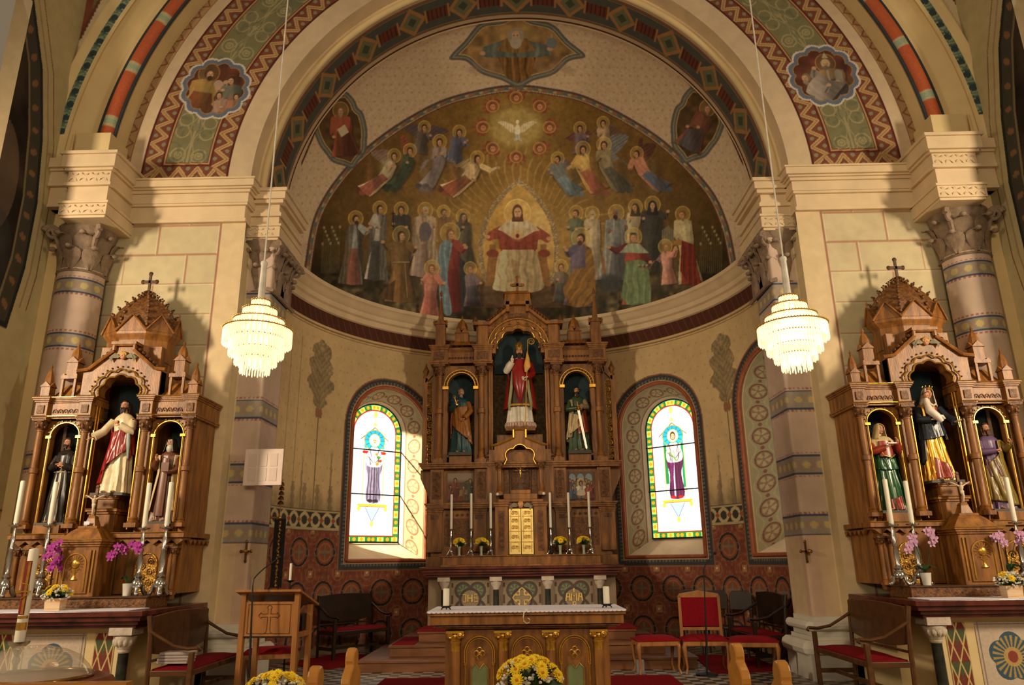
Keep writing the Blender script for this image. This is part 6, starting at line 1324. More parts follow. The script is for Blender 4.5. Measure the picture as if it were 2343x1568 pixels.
    mb = MB(); archline(mb, x(0), .13, 1.55, .13, yf-.44, .009, legs=.30)
    mb.ell(x(0), yf-.44, 1.56, .05, .02, .055, 10, 6); mb.lathe(x(0), yf-.44, 1.38, [(.05, 0), (.015, .03), (.015, .07), (.05, .12)], 10, sy=.35)
    for k in range(16): a = k*pi/8; mb.tube([(x(0)+.055*cos(a), yf-.44, 1.56+.06*sin(a)), (x(0)+.10*cos(a), yf-.44, 1.56+.10*sin(a))], .004, 4)
    for s in (-1, 1): mb.box(x(s*.205)-.006, x(s*.205)+.006, yf-.435, yf-.42, 1.24, 1.72)
    e = mb.build('chalice_relief', m_gold, t, smooth=True); e.parent = d
    # pedestal under the middle statue
    mb = MB(); mb.box(x(-.17), x(.17), yf-.02, 10.1, 1.93, 2.19); moldbox(mb, x(-.17), x(.17), yf-.02, 10.1, 2.17, 2.23, 2, .035); mb.box(x(-.13), x(.13), yf, 10.0, 2.23, 2.38); moldbox(mb, x(-.13), x(.13), yf, 10.0, 2.36, 2.41, 2, .03); mb.build('statue_pedestal', m_wood, t, bevel=.004)
    # altar table
    a = thing('side_altar', '%s side altar of pale stone with red marble slab and green and red lattice panels' % nm, 'altar', (cx, 9.3, 0))
    mb = MB()
    for z0, z1, p in ((.86, .90, -.08), (.90, .94, -.04), (.94, .99, .0), (.99, 1.05, .03)): mb.box(*sorted((sd*(4.27-p), sd*6.7)), 8.58-p, 10.29, z0, z1)
    mb.build('altar_slab', m_marble_r, a, bevel=.006)
    mb = MB(); mb.box(*sorted((sd*4.50, sd*6.5)), 8.84, 10.28, 0, .87); mb.box(*sorted((sd*4.36, sd*4.5)), 9.4, 10.28, 0, .87); mb.build('altar_body', m_cream, a)
    mb = MB(); mb.box(*sorted((sd*4.46, sd*6.4)), 9.05, 9.6, 1.05, 1.17)
    for k in range(26): mb.ell(sd*(4.54+.073*k), 9.05, 1.11, .012, .008, .012, 6, 4)
    mb.build('candle_shelf', m_wooddk if False else m_wood2, a, bevel=.003); mb = MB(); mb.box(*sorted((sd*4.44, sd*6.4)), 9.03, 9.6, 1.17, 1.185); mb.build('shelf_top', m_wooddk, a)
    for c in (4.50, 6.2):
        mb = MB(); mb.lathe(sd*c, 8.76, 0, [(.09, 0), (.09, .05), (.06, .08), (.058, .10), (.056, .60)], 16); o = mb.build('column', m_marble_g, a, smooth=True)
        mb = MB(); mb.lathe(sd*c, 8.76, .60, [(.06, 0), (.07, .02), (.065, .03), (.11, .12), (.125, .17), (.12, .18)], 16); mb.box(sd*c-.13, sd*c+.13, 8.63, 8.89, .79, .87)
        for k in range(5): q = -pi/2+(k-2)*.5; mb.ell(sd*c+.1*cos(q), 8.76+.1*sin(q), .72, .03, .02, .05, 7, 5)
        k = mb.build('column_capital', m_whstone, a, smooth=True); k.parent = o
    for c, w, kind in ((4.77, .115, 0), (5.35, .36, 1), (5.93, .115, 0)):
        nu, nv = (60, 200) if kind == 0 else (150, 180); uu, zz = np.meshgrid(np.linspace(-w, w, nu), np.linspace(.05, .80, nv), indexing='ij')
        if kind == 0:
            C = np.ones(uu.shape+(3,))*np.array([74, 88, 50.]); k = ((zz-.05)/.34) % 1; row = ((zz-.05)/.34).astype(int); e = np.abs(uu)/w
            ar = np.abs((e*2 % 1)-.5)*2; arch = (k < .62*np.sqrt(np.clip(1-(ar*.9)**2, 0, 1))+.1); 
            C = np.where(arch[..., None], np.array([132, 40, 30.]), C); lat = np.abs(np.abs(((uu/w*1.0) % 1)-.5)*2-np.abs((k*2 % 2)-1)) < .14; mixc(C, lat, (206, 176, 96)); mixc(C, e > .93, (206, 176, 96))
        else:
            C = np.ones(uu.shape+(3,))*np.array([196, 172, 148.]); z2 = zz-.44; d = np.minimum.reduce([np.hypot(uu-.13*cos(q), z2-.13*sin(q)) for q in [pi/2+k*2*pi/5 for k in range(5)]])
            mixc(C, d < .13, (46, 82, 108)); r = np.hypot(uu, z2); th = np.arctan2(z2, uu); mixc(C, (r < .22) & (np.sin(th*22) > .1) & (d < .125), (176, 142, 66)); mixc(C, r < .10, (190, 150, 70)); mixc(C, np.hypot(uu, z2*.9) < .055, (150, 50, 40))
            mixc(C, (np.abs(np.abs(uu)-.33) < .006) | (np.abs(np.abs(zz-.43)-.35) < .006), (140, 120, 110))
        xyz = np.stack([sd*c+uu, np.full(uu.shape, 8.832), zz], -1)-np.array(a.location); colormesh('altar_panel', xyz, nu, nv, C, vmat('panel_paint', rough=.6), parent=a, kind=None)
    mb = MB(); mb.box(*sorted((sd*4.40, sd*6.5)), 8.56, 9.03, 1.052, 1.058); tag(mb.build('altar_cloth', m_linen), 'white cloth strip lying on the red marble slab of the %s side altar' % nm, 'cloth')
    # crucifix on the tabernacle
    c = thing('crucifix', 'standing wooden crucifix with pale Christ figure on the tabernacle of the %s side altar' % nm, 'crucifix', (x(0), yf-.2, 1.98)); z = 1.98
    mb = MB(); mb.frus(x(0), yf-.2, z, z+.03, .12, .10, .12, .10); mb.frus(x(0), yf-.2, z+.03, z+.13, .075, .07, .045, .045); mb.frus(x(0), yf-.2, z+.13, z+.16, .05, .05, .03, .03); mb.build('crucifix_foot', m_wood, c, bevel=.003)
    mb = MB(); mb.box(x(-.016), x(.016), yf-.21, yf-.18, z+.16, z+.50); mb.box(x(-.12), x(.12), yf-.21, yf-.18, z+.385, z+.415)
    for p in ((0, .52), (-.13, .40), (.13, .40)): mb.ell(x(p[0]), yf-.195, z+p[1], .028, .015, .028, 8, 6)
    mb.build('cross', m_wood2, c); corpus(c, x(0), yf-.235, z+.17, .24, mat('ivory_carving', (214, 190, 158), .5, var=.08))
    if sd < 0:
        mb = MB(); mb.box(x(-.05), x(.02), yf-.305, yf-.30, z+.045, z+.085); mb.build('price_card', m_linen, c)['label'] = 'small white card on the foot'
side_altar(-1); side_altar(1)
# ================================================================== carved and painted figures
def figmat(nm, rgb, **k): return mat('paint_'+nm, rgb, k.pop('rough', .38), var=k.pop('var', .12), nscale=k.pop('nscale', 9), **k)
SKIN = figmat('flesh', (206, 150, 116), var=.05)
EYE_M = figmat('eye', (40, 26, 20)); LIPM = figmat('lips', (150, 70, 60)); PLM = figmat('plinth', (84, 80, 72), rough=.6)
def sloft(name, parent, h, rings, n, fold, m, a0=0.0, a1=2*pi, seed=1, nf=9, sway=0.0, lean=0.0, capend=True, zlow=None, zhigh=None, tw=4.0):
    """cloth wrapped about a body axis; rings: (z, rx, ry, cx, cy, foldamp)"""
    rnd = np.random.RandomState(seed); ph = rnd.rand(4)*6; vs = []; closed = abs(a1-a0-2*pi) < 1e-6; K = 34
    zs = [r[0] for r in rings]; NN = n if closed else n+1
    for i in range(K+1):
        for k in range(NN):
            a = a0+(a1-a0)*k/n; zl = zlow(a) if zlow else zs[0]; z = zl+((zhigh(a) if zhigh else zs[-1])-zl)*i/K
            rx, ry, cx, cy, fa = [float(np.interp(z, zs, [r[j] for r in rings])) for j in range(1, 6)]
            w = sin(nf*a+ph[0]+z*tw)+.55*sin(nf*1.7*a+ph[1]+z*tw*1.5)+.35*sin(nf*2.9*a+ph[2]+z*3)
            w = (abs(w)**.8)*(1 if w > 0 else -1)
            q = 1+fold*fa*w*.42
            sx = sway*sin(min(z, .9)*pi*1.1)
            vs.append(((cx+sx+rx*q*cos(a))*h, (cy+lean*z+ry*q*sin(a))*h, z*h))
    fs = []
    for i in range(K):
        for k in range(n):
            b, c = k, (k+1) % NN if closed else k+1
            fs.append((i*NN+b, i*NN+c, (i+1)*NN+c, (i+1)*NN+b))
    if closed and capend: fs.append(tuple(range(NN-1, -1, -1))); fs.append(tuple(K*NN+k for k in range(NN)))
    mb = MB(); mb.add(vs, fs); o = mb.build(name, m, parent, smooth=True, world=False)
    if not closed:
        s = o.modifiers.new('thick', 'SOLIDIFY'); s.thickness = .008*h; s.offset = 1
    return o
def shead(parent, h, c, tilt=0.0, turn=0.0, hair=None, hl=0, beard=None, bl=.03, veil=None, veilm=None, crown=None, tonsure=False, s=1.0):
    cx, cy, cz = c; R = Matrix.Rotation(turn, 3, 'Z') @ Matrix.Rotation(tilt, 3, 'Y')
    def T(p): q = R @ Vector(p); return ((cx+q.x*s)*h, (cy+q.y*s)*h, (cz+q.z*s)*h)
    vs = []; seg, rg = 22, 16
    for i in range(rg+1):
        t = -pi/2+pi*i/rg
        for k in range(seg):
            a = 2*pi*k/seg-pi/2; x = .040*cos(t)*cos(a); y = .048*cos(t)*sin(a); z = .058*sin(t)
            if y < 0:
                f = -y/.048; jaw = max(0, -z/.058); x *= 1-.25*jaw; 
                if abs(x) < .012 and -.022 < z < .012: y -= .014*(1-abs(x)/.012)*(1-abs(z+.012)/.024 if z < -.012 else .25+.75*(0.012-z)/.024)
                if .004 < abs(x) < .026 and .0 < z < .018: y += .006*f
                if z < -.036 and abs(x) < .014: y -= .006
            else: y *= 1.08; z *= 1.02
            vs.append(T((x, y, z)))
    fs = [(i*seg+k, i*seg+(k+1) % seg, (i+1)*seg+(k+1) % seg, (i+1)*seg+k) for i in range(rg) for k in range(seg)]
    mb = MB(); mb.add(vs, fs); mb.tube([T((0, .008, -.03)), T((0, .012, -.085))], [.024*h*s, .028*h*s], 10)
    for e in (-1, 1): p = T((e*.041, .004, -.004)); mb.ell(p[0], p[1], p[2], .005*h*s, .009*h*s, .013*h*s, 6, 6)
    o = mb.build('head', SKIN, parent, smooth=True, world=False)
    mb = MB()
    for e in (-1, 1):
        p = T((e*.0155, -.0405, .006)); mb.ell(p[0], p[1], p[2], .0068*h*s, .004*h*s, .0032*h*s, 8, 6)
        mb.tube([T((e*.007, -.046, .017)), T((e*.016, -.045, .0205)), T((e*.026, -.038, .017))], .0018*h*s, 5)
    k = mb.build('eye', EYE_M, o, smooth=True, world=False)
    mb = MB(); p = T((0, -.0475, -.027)); mb.ell(p[0], p[1], p[2], .0095*h*s, .004*h*s, .0032*h*s, 8, 6); mb.build('mouth', LIPM, o, smooth=True, world=False)
    if hair is not None:
        vs = []; seg, rg = 22, 12
        for i in range(rg+1):
            t = -.9+(pi/2+.9)*i/rg
            for k in range(seg):
                a = 2*pi*k/seg-pi/2; f = max(0, -sin(a)); w = 1.10+.03*sin(a*9+t*5); x = .040*w*cos(t)*cos(a)*1.06; y = .050*w*cos(t)*sin(a); z = .060*w*sin(t)
                if f > .35 and t < .62: y = -.020; x = .040*1.05*cos(a)/abs(cos(a)+1e-9) if abs(cos(a)) > .3 else x*1.0; z = .060*sin(t) if abs(cos(a)) > .3 else .038
                vs.append(T((x, y, z+.003)))
        fs = [(i*seg+k, i*seg+(k+1) % seg, (i+1)*seg+(k+1) % seg, (i+1)*seg+k) for i in range(rg) for k in range(seg)]
        mb = MB(); mb.add(vs, fs)
        if hl:
            for e in (-1, 1):
                for j in range(4): mb.tube([T((e*(.034+.004*j), .004+.012*j, .03)), T((e*(.046+.002*j), .006+.012*j, -.02)), T((e*(.042+.003*j), .008+.010*j, -.05-hl*.5)), T((e*(.036+.004*j), .004+.008*j, -.06-hl))], [.010*h*s, .013*h*s, .012*h*s, .004*h*s], 7)
            mb.tube([T((0, .035, .0)), T((0, .044, -.05)), T((0, .042, -.07-hl))], [.035*h*s, .034*h*s, .02*h*s], 8)
        if tonsure:
            pass
        mb.build('hair', hair, parent, smooth=True, world=False)
    if beard is not None:
        mb = MB(); p = T((0, -.034, -.048)); mb.ell(p[0], p[1], p[2], .024*h*s, .020*h*s, (.016+bl*.4)*h*s, 10, 8)
        for e in (-2, -1, 0, 1, 2): mb.tube([T((e*.008, -.040, -.045)), T((e*.006, -.044, -.060-bl*.5)), T((e*.003, -.040, -.060-bl))], [.009*h*s, .008*h*s, .002*h*s], 6)
        for e in (-1, 1): mb.tube([T((e*.002, -.052, -.019)), T((e*.012, -.048, -.022)), T((e*.020, -.040, -.036)), T((e*.034, -.018, -.02))], [.003*h*s, .005*h*s, .008*h*s, .006*h*s], 6)
        mb.build('beard', beard, parent, smooth=True, world=False)
    if veil is not None:
        vs = []; seg, rg = 26, 14
        for i in range(rg+1):
            u = i/rg
            for k in range(seg+1):
                a = -pi/2+radians(44)+(2*pi-radians(88))*k/seg; t = pi/2-u*pi*.62
                if u < .6: rr = 1.17; x = .042*rr*sin(min(u/.55, 1)*pi/2)*cos(a)*1.08; y = .052*rr*sin(min(u/.55, 1)*pi/2)*sin(a); z = .066*cos(min(u/.6, 1)*pi/2)
                else: f = (u-.6)/.4; x = .049*cos(a)*(1+.75*f)*(1+.06*sin(a*8)); y = .061*sin(a)*(1+.25*f); z = -veil*f
                if u < .45 and sin(a) < 0: pass
                vs.append(T((x, y+.004, z+.004)))
        fs = [(i*(seg+1)+k, i*(seg+1)+k+1, (i+1)*(seg+1)+k+1, (i+1)*(seg+1)+k) for i in range(rg) for k in range(seg)]
        mb = MB(); mb.add(vs, fs); v = mb.build('veil', veilm, parent, smooth=True, world=False); s_ = v.modifiers.new('thick', 'SOLIDIFY'); s_.thickness = .006*h
    if crown == 'crown':
        mb = MB(); n = 24; base = T((0, .004, .048))
        for k in range(n):
            a, b = 2*pi*k/n, 2*pi*(k+1)/n; zt = .035 if k % 3 == 0 else .018; zt2 = .035 if (k+1) % 3 == 0 else .018; r = .040
            mb.add([T((r*cos(a), r*sin(a)+.004, .045)), T((r*cos(b), r*sin(b)+.004, .045)), T((r*1.2*cos(b), r*1.2*sin(b)+.004, .045+zt2)), T((r*1.2*cos(a), r*1.2*sin(a)+.004, .045+zt))], [(0, 1, 2, 3)])
            if k % 3 == 0: p = T((r*1.22*cos(a), r*1.22*sin(a)+.004, .045+zt)); mb.ell(p[0], p[1], p[2], .006*h, .006*h, .007*h, 6, 5)
        mb.build('crown', m_gold, parent, smooth=False, world=False)
    if crown == 'mitre':
        mb = MB(); P_ = []
        for zz, rx, ry in ((.030, .044, .050), (.045, .046, .050), (.085, .050, .040), (.115, .034, .020), (.138, .005, .006)): P_.append((zz, rx, ry))
        vs = [T((rx*cos(a), ry*sin(a)+.004, zz)) for zz, rx, ry in P_ for a in [2*pi*k/16 for k in range(16)]]; fs = [(i*16+k, i*16+(k+1) % 16, (i+1)*16+(k+1) % 16, (i+1)*16+k) for i in range(4) for k in range(16)]
        mb.add(vs, fs); mb.build('mitre', m_goldm, parent, smooth=True, world=False)
    return o
def shand(parent, h, wrist, direction, normal, curl=.3, s=1.0, side=1, m=None):
    """palm, four bent fingers of unequal length and a thumb"""
    d = Vector(direction).normalized(); nn = Vector(normal); nn = (nn-d*nn.dot(d)).normalized(); lat = d.cross(nn)*side; w = Vector(wrist)
    def G(a, b, c): p = w+d*a*s+lat*b*s+nn*c*s; return (p.x*h, p.y*h, p.z*h)
    mb = MB(); L = [.036, .041, .038, .030]
    mb.tube([G(-.008, 0, 0), G(.008, 0, 0), G(.026, 0, 0), G(.038, 0, .002)], [(.012*h*s, .009*h*s), (.015*h*s, .009*h*s), (.018*h*s, .009*h*s), (.015*h*s, .006*h*s)], 8)
    for i in range(4):
        b = (i-1.5)*.0092; l = L[i]
        p = [G(.034, b, 0), G(.034+l*.42, b*1.12, l*curl*.25), G(.034+l*(.42+.32*(1-curl*.5)), b*1.18, l*curl*.62), G(.034+l*(.42+.5*(1-curl)), b*1.2, l*curl*1.05)]
        mb.tube(p, [.0052*h*s, .0050*h*s, .0045*h*s, .0032*h*s], 6)
    mb.tube([G(.006, -.013, .002), G(.020, -.024, .006), G(.036, -.028, .010)], [.0065*h*s, .0058*h*s, .0040*h*s], 6)
    return mb.build('hand', m or SKIN, parent, smooth=True, world=False)
def sarm(parent, h, sh, el, wr, m, r=(.040, .042, .034), flare=1.0, handdir=None, normal=(0, -1, 0), curl=.3, side=1, hs=1.0):
    S, E, W_ = map(Vector, (sh, el, wr)); pts = []; rs = []
    for i in range(5): t = i/4; pts.append(S.lerp(E, t)); rs.append(r[0]*(1-t)+r[1]*t)
    for i in range(1, 5): t = i/4; pts.append(E.lerp(W_, t*.95)); rs.append(r[1]*(1-t)+r[2]*t*flare if i < 4 else r[2]*flare)
    mb = MB(); mb.tube([tuple(p*h) for p in pts], [q*h for q in rs], 12); o = mb.build('sleeve', m, parent, smooth=True, world=False)
    d = handdir if handdir is not None else (W_-E)
    shand(parent, h, tuple(W_), d, normal, curl, hs, side); return o
RB = lambda w=1.0, d=.72: [(0.0, .165*w, .165*w*d, 0, 0, 1.0), (.08, .150*w, .150*w*d, 0, 0, 1.0), (.30, .128*w, .128*w*d, 0, -.005, .8), (.48, .112*w, .112*w*d, 0, 0, .55), (.58, .100*w, .100*w*d, 0, 0, .4), (.70, .112*w, .112*w*d*.9, 0, 0, .3), (.78, .118*w, .095*w*d, 0, 0, .12), (.82, .085*w, .07*w*d, 0, 0, .05), (.850, .034, .034, 0, .006, 0)]
def figure(name, label, loc, h, robe, group=None, **k):
    t = thing(name, label, k.get('cat', 'statue'), loc, k.get('rz', 0.0), group)
    sloft('robe', t, h, RB(k.get('w', 1.0)), 72, .22, robe, seed=k.get('seed', 3), sway=k.get('sway', 0.0))
    mb = MB(); 
    for s in (-1, 1): mb.ell(s*.05*h, -.115*h, .012*h, .022*h, .045*h, .014*h, 8, 6)
    mb.build('foot', k.get('feet', SKIN), t, smooth=True, world=False)
    pl = k.get('plinth', .03)
    mb = MB(); mb.box(-.17*h, .17*h, -.15*h, .13*h, -pl*h, 0.0); mb.build('plinth', k.get('plm', PLM), t, world=False, bevel=.004)
    return t
def cloak(t, h, m, a0=-60, a1=240, w=1.14, lo=.06, hi=.815, drop=None, seed=5, fold=.16, sway=0.0, nf=8):
    """mantle; angles in degrees, front is -90"""
    rr = [(z, rx*w, ry*w*1.06, cx, cy, fa) for z, rx, ry, cx, cy, fa in RB()]; rr = [r for r in rr if r[0] <= hi+.001]
    return sloft('cloak', t, h, rr, 60, fold, m, a0=radians(a0), a1=radians(a1), seed=seed, nf=nf, sway=sway, zlow=(drop if drop else (lambda a: lo)))
def drape(t, h, m, a0, a1, lo, hi, off=1.16, sag=0.0, sagh=0.0, tw=14, seed=2, fold=.2, nf=9, sway=0.0, name='drapery'):
    rr = [(z, rx*off, ry*off*1.04, cx, cy, max(fa, .5)) for z, rx, ry, cx, cy, fa in RB()]; A0, A1 = radians(a0), radians(a1); u = lambda a: (a-A0)/(A1-A0)
    return sloft(name, t, h, rr, 54, fold, m, a0=A0, a1=A1, seed=seed, nf=nf, sway=sway, tw=tw, zlow=lambda a: lo[0]+(lo[1]-lo[0])*u(a)-sag*sin(pi*u(a)), zhigh=lambda a: hi[0]+(hi[1]-hi[0])*u(a)-sagh*sin(pi*u(a)))
def sash(t, h, m, pts, r, name='drapery'):
    mb = MB(); mb.tube([(p[0]*h, p[1]*h, p[2]*h) for p in pts], [q*h if not isinstance(q, tuple) else (q[0]*h, q[1]*h) for q in r], 10); return mb.build(name, m, t, smooth=True, world=False)
dkhair = figmat('dark_hair', (48, 30, 20), rough=.6); brhair = figmat('brown_hair', (86, 54, 32), rough=.6); grhair = figmat('grey_hair', (150, 136, 116), rough=.6)
pw = figmat('cream_robe', (224, 206, 168)); pr = figmat('crimson', (140, 26, 24), rough=.28); pg = figmat('green', (34, 84, 46), rough=.25); pbl = figmat('dark_blue', (36, 44, 58), rough=.3)
pbk = figmat('black_habit', (44, 38, 34), rough=.3); pbr = figmat('brown_habit', (108, 62, 38), rough=.35); pcr = figmat('ivory_mantle', (214, 190, 140)); ppu = figmat('violet', (104, 78, 116), rough=.35)
pol = figmat('olive_gold', (128, 106, 44), rough=.35); pte = figmat('teal', (34, 76, 84), rough=.35); poc = figmat('ochre', (158, 98, 36), rough=.35); prd = figmat('brick_red', (150, 54, 36), rough=.3); pwh = figmat('white_alb', (214, 206, 190)); psil = figmat('lace_pink', (196, 160, 146))
steel = mat('polished_steel', (214, 212, 206), .25, metal=.7)
def stat_h(px, ytop, ybot, Y): return P(px, ytop, Y)[1]-P(px, ybot, Y)[1]
# --- left side altar: Sacred Heart figure
cx = -5.42; yS = 9.78
t = figure('statue', 'painted statue of a bearded man in white robe and red mantle, arm outstretched', (cx+.03, yS-.06, 2.44), 1.26, pw, seed=4, w=.95, sway=.02); h = 1.26
cloak(t, h, pr, a0=-38, a1=215, w=1.12, drop=lambda a: .10+.30*max(0, cos(a))*1.0, seed=8, fold=.2, hi=.78, sway=.02)
drape(t, h, pr, -205, -25, (.10, .50), (.58, .70), off=1.17, tw=-16, seed=4, sway=.02)
sash(t, h, mat('paint_pale_blue_lining', (150, 166, 160), .4), [(.11, -.09, .66), (.125, -.09, .52), (.132, -.07, .36)], [(.016, .012), (.022, .016), (.010, .008)])
sarm(t, h, (-.105, -.01, .765), (-.165, -.07, .64), (-.225, -.14, .575), pw, flare=1.35, handdir=(-.8, -.4, -.5), normal=(0, -.3, 1), curl=.15)
sarm(t, h, (.105, -.01, .765), (.135, -.08, .64), (.03, -.135, .70), pw, handdir=(-.6, -.2, .5), normal=(0, 1, 0), curl=.5, side=-1)
shead(t, h, (.0, -.012, .925), hair=dkhair, hl=.06, beard=dkhair, bl=.012, tilt=-.05)
mb = MB(); mb.ell(-.005*h, -.105*h, .735*h, .017*h, .012*h, .02*h, 8, 6); mb.build('heart', pr, t, world=False, smooth=True)
# Francis-like friar
t = figure('statue', 'painted statue of a friar in dark habit with corded belt and joined hands', (cx-.70, yS-.02, 2.075), 1.13, pbk, seed=12, plinth=.035); h = 1.13
sash(t, h, pbk, [(-.08, .0, .80), (0, -.06, .80), (.08, 0, .80), (0, .07, .80), (-.08, 0, .80)], [.03, .028, .03, .04, .03], 'hood')
mb = MB(); mb.tube([(-.10*h, -.03*h, .585*h), (0, -.085*h, .58*h), (.10*h, -.03*h, .585*h)], .007*h, 6); mb.tube([(.02*h, -.088*h, .58*h), (.03*h, -.10*h, .45*h), (.028*h, -.11*h, .28*h)], .006*h, 6); mb.build('cord', pcr, t, world=False)
sarm(t, h, (-.105, 0, .765), (-.14, -.05, .62), (-.035, -.115, .665), pbk, handdir=(.9, -.1, .15), normal=(0, 1, 0), curl=.3, flare=1.2)
sarm(t, h, (.105, 0, .765), (.14, -.05, .62), (.045, -.12, .645), pbk, handdir=(-.9, -.1, .25), normal=(0, 1, 0), curl=.3, side=-1, flare=1.2)
shead(t, h, (.0, -.012, .925), hair=brhair, hl=0, beard=dkhair, bl=.005, turn=-.15)
# Teresa-like nun
t = figure('statue', 'painted statue of a nun in brown habit, cream mantle and black veil holding a book', (cx+.70, yS-.02, 2.075), 1.10, pbr, seed=15, plinth=.035); h = 1.10
cloak(t, h, pcr, a0=-52, a1=232, w=1.18, lo=.12, seed=9, fold=.15)
sarm(t, h, (-.105, -.01, .765), (-.145, -.07, .63), (-.10, -.13, .72), pbr, handdir=(-.1, -.2, 1), normal=(1, 0, 0), curl=.4)
sarm(t, h, (.105, -.01, .765), (.13, -.07, .60), (.03, -.13, .57), pbr, handdir=(-.9, 0, .1), normal=(0, 0, 1), curl=.5, side=-1)
mb = MB(); mb.box(-.02*h, .07*h, -.16*h, -.12*h, .575*h, .68*h); mb.build('book', pbr, t, world=False)
sash(t, h, pbr, [(0, -.10, .74), (0, -.115, .55), (0, -.135, .2), (0, -.14, .06)], [(.045, .01), (.045, .01), (.05, .01), (.05, .01)], 'scapular')
shead(t, h, (.0, -.012, .925), veil=.12, veilm=pbk, turn=-.2); mb = MB(); mb.ell(0, -.028*h, .865*h, .045*h, .045*h, .055*h, 12, 8); mb.tube([(-.04*h, -.03*h, .91*h), (-.02*h, -.05*h, .965*h), (.02*h, -.05*h, .965*h), (.04*h, -.03*h, .91*h)], .008*h, 6); mb.build('wimple', pwh, t, smooth=True, world=False)
# --- right side altar: Madonna and child
cx = 5.42
t = figure('statue', 'painted statue of a crowned Madonna in gold and dark blue robes holding the child', (cx-.03, yS-.06, 2.44), 1.24, m_gold, seed=21, w=.95, sway=-.02); h = 1.24
cloak(t, h, pbl, a0=-30, a1=212, w=1.13, drop=lambda a: .42-.25*max(0, -cos(a)), seed=10, fold=.2)
drape(t, h, pbl, -200, 20, (.44, .56), (.66, .68), off=1.17, sag=.06, tw=12, seed=6)
drape(t, h, prd, -120, -58, (.02, .02), (.24, .14), off=1.07, tw=6, seed=9); sash(t, h, prd, [(.0, -.09, .76), (.02, -.10, .66)], [(.04, .02), (.04, .02)])
sarm(t, h, (.105, -.01, .765), (.16, -.06, .66), (.19, -.13, .60), pbl, flare=1.4, handdir=(.6, -.5, .0), normal=(0, 0, 1), curl=.5, side=-1)
sarm(t, h, (-.105, -.01, .765), (-.14, -.06, .64), (-.05, -.13, .63), pbl, handdir=(.9, -.1, 0), normal=(0, 0, 1), curl=.3)
shead(t, h, (.02, -.012, .925), veil=.14, veilm=pwh, tilt=.12, crown='crown')
mb = MB(); mb.tube([(.215*h, -.15*h, .54*h), (.205*h, -.145*h, .74*h)], .005*h, 6); mb.ell(.205*h, -.145*h, .75*h, .012*h, .012*h, .016*h, 8, 6); mb.build('sceptre', m_gold, t, world=False)
mb = MB(); mb.tube([(-.055*h, -.10*h, .86*h), (-.06*h, -.12*h, .80*h), (-.05*h, -.13*h, .72*h), (.0, -.15*h, .66*h), (.04*h, -.16*h, .60*h)], [.022*h, .036*h, .044*h, .04*h, .022*h], 12)
mb.tube([(-.06*h, -.14*h, .80*h), (-.02*h, -.17*h, .77*h), (.0, -.175*h, .79*h)], [.016*h, .012*h, .01*h], 8); mb.tube([(-.02*h, -.15*h, .66*h), (.05*h, -.17*h, .655*h), (.07*h, -.16*h, .63*h)], [.022*h, .016*h, .012*h], 8); cb = mb.build('child', figmat('child_white', (226, 210, 196)), t, smooth=True, world=False)
mb = MB(); mb.ell(-.052*h, -.115*h, .895*h, .028*h, .03*h, .034*h, 12, 10); mb.ell(-.048*h, -.146*h, .89*h, .005*h, .006*h, .007*h, 6, 5); mb.build('child_head', SKIN, cb, smooth=True, world=False)
mb = MB()
for k in range(14): a = k*.9; mb.ell((-.054+.024*cos(a))*h, (-.105+.022*sin(a))*h, (.915+.008*sin(a*2))*h, .012*h, .012*h, .012*h, 6, 5)
mb.build('child_hair', brhair, cb, smooth=True, world=False)
# Anne
t = figure('statue', 'painted statue of a woman in glossy green mantle and cream headcloth reading', (cx-.70, yS-.02, 2.075), 1.14, pg, seed=31, plinth=.035, w=1.08); h = 1.14
cloak(t, h, pg, a0=-25, a1=205, w=1.2, lo=.05, seed=13, fold=.2); drape(t, h, prd, -105, -50, (.01, .01), (.12, .16), off=1.12, tw=6, seed=9)
drape(t, h, pg, -200, 20, (.50, .50), (.62, .62), off=1.26, sag=.05, sagh=.05, tw=20, seed=8); sash(t, h, prd, [(0, -.085, .78), (0, -.10, .60)], [(.075, .02), (.08, .02)], 'bodice')
sash(t, h, m_gold, [(-.07, -.11, .68), (-.05, -.135, .61), (.03, -.14, .585), (.09, -.11, .62)], [.006]*4, 'gold_hem')
sarm(t, h, (-.11, -.01, .765), (-.15, -.08, .655), (-.02, -.145, .70), prd, handdir=(.9, -.1, .3), normal=(0, 0, 1), curl=.3)
sarm(t, h, (.11, -.01, .765), (.16, -.08, .66), (.12, -.14, .75), prd, handdir=(-.1, -.2, 1), normal=(-1, 0, 0), curl=.5, side=-1)
mb = MB(); mb.box(-.01*h, .09*h, -.19*h, -.16*h, .735*h, .75*h); mb.add([(.0, -.2*h, .75*h), (.1*h, -.2*h, .78*h), (.1*h, -.15*h, .78*h), (.0, -.15*h, .75*h)], [(0, 1, 2, 3)]); mb.build('scroll', pwh, t, world=False)
shead(t, h, (.0, -.012, .925), veil=.13, veilm=pcr, turn=.35, tilt=.1); drape(t, h, pcr, -240, 60, (.72, .72), (.835, .835), off=1.22, tw=10, seed=6, fold=.12, name='shoulder_cloth')
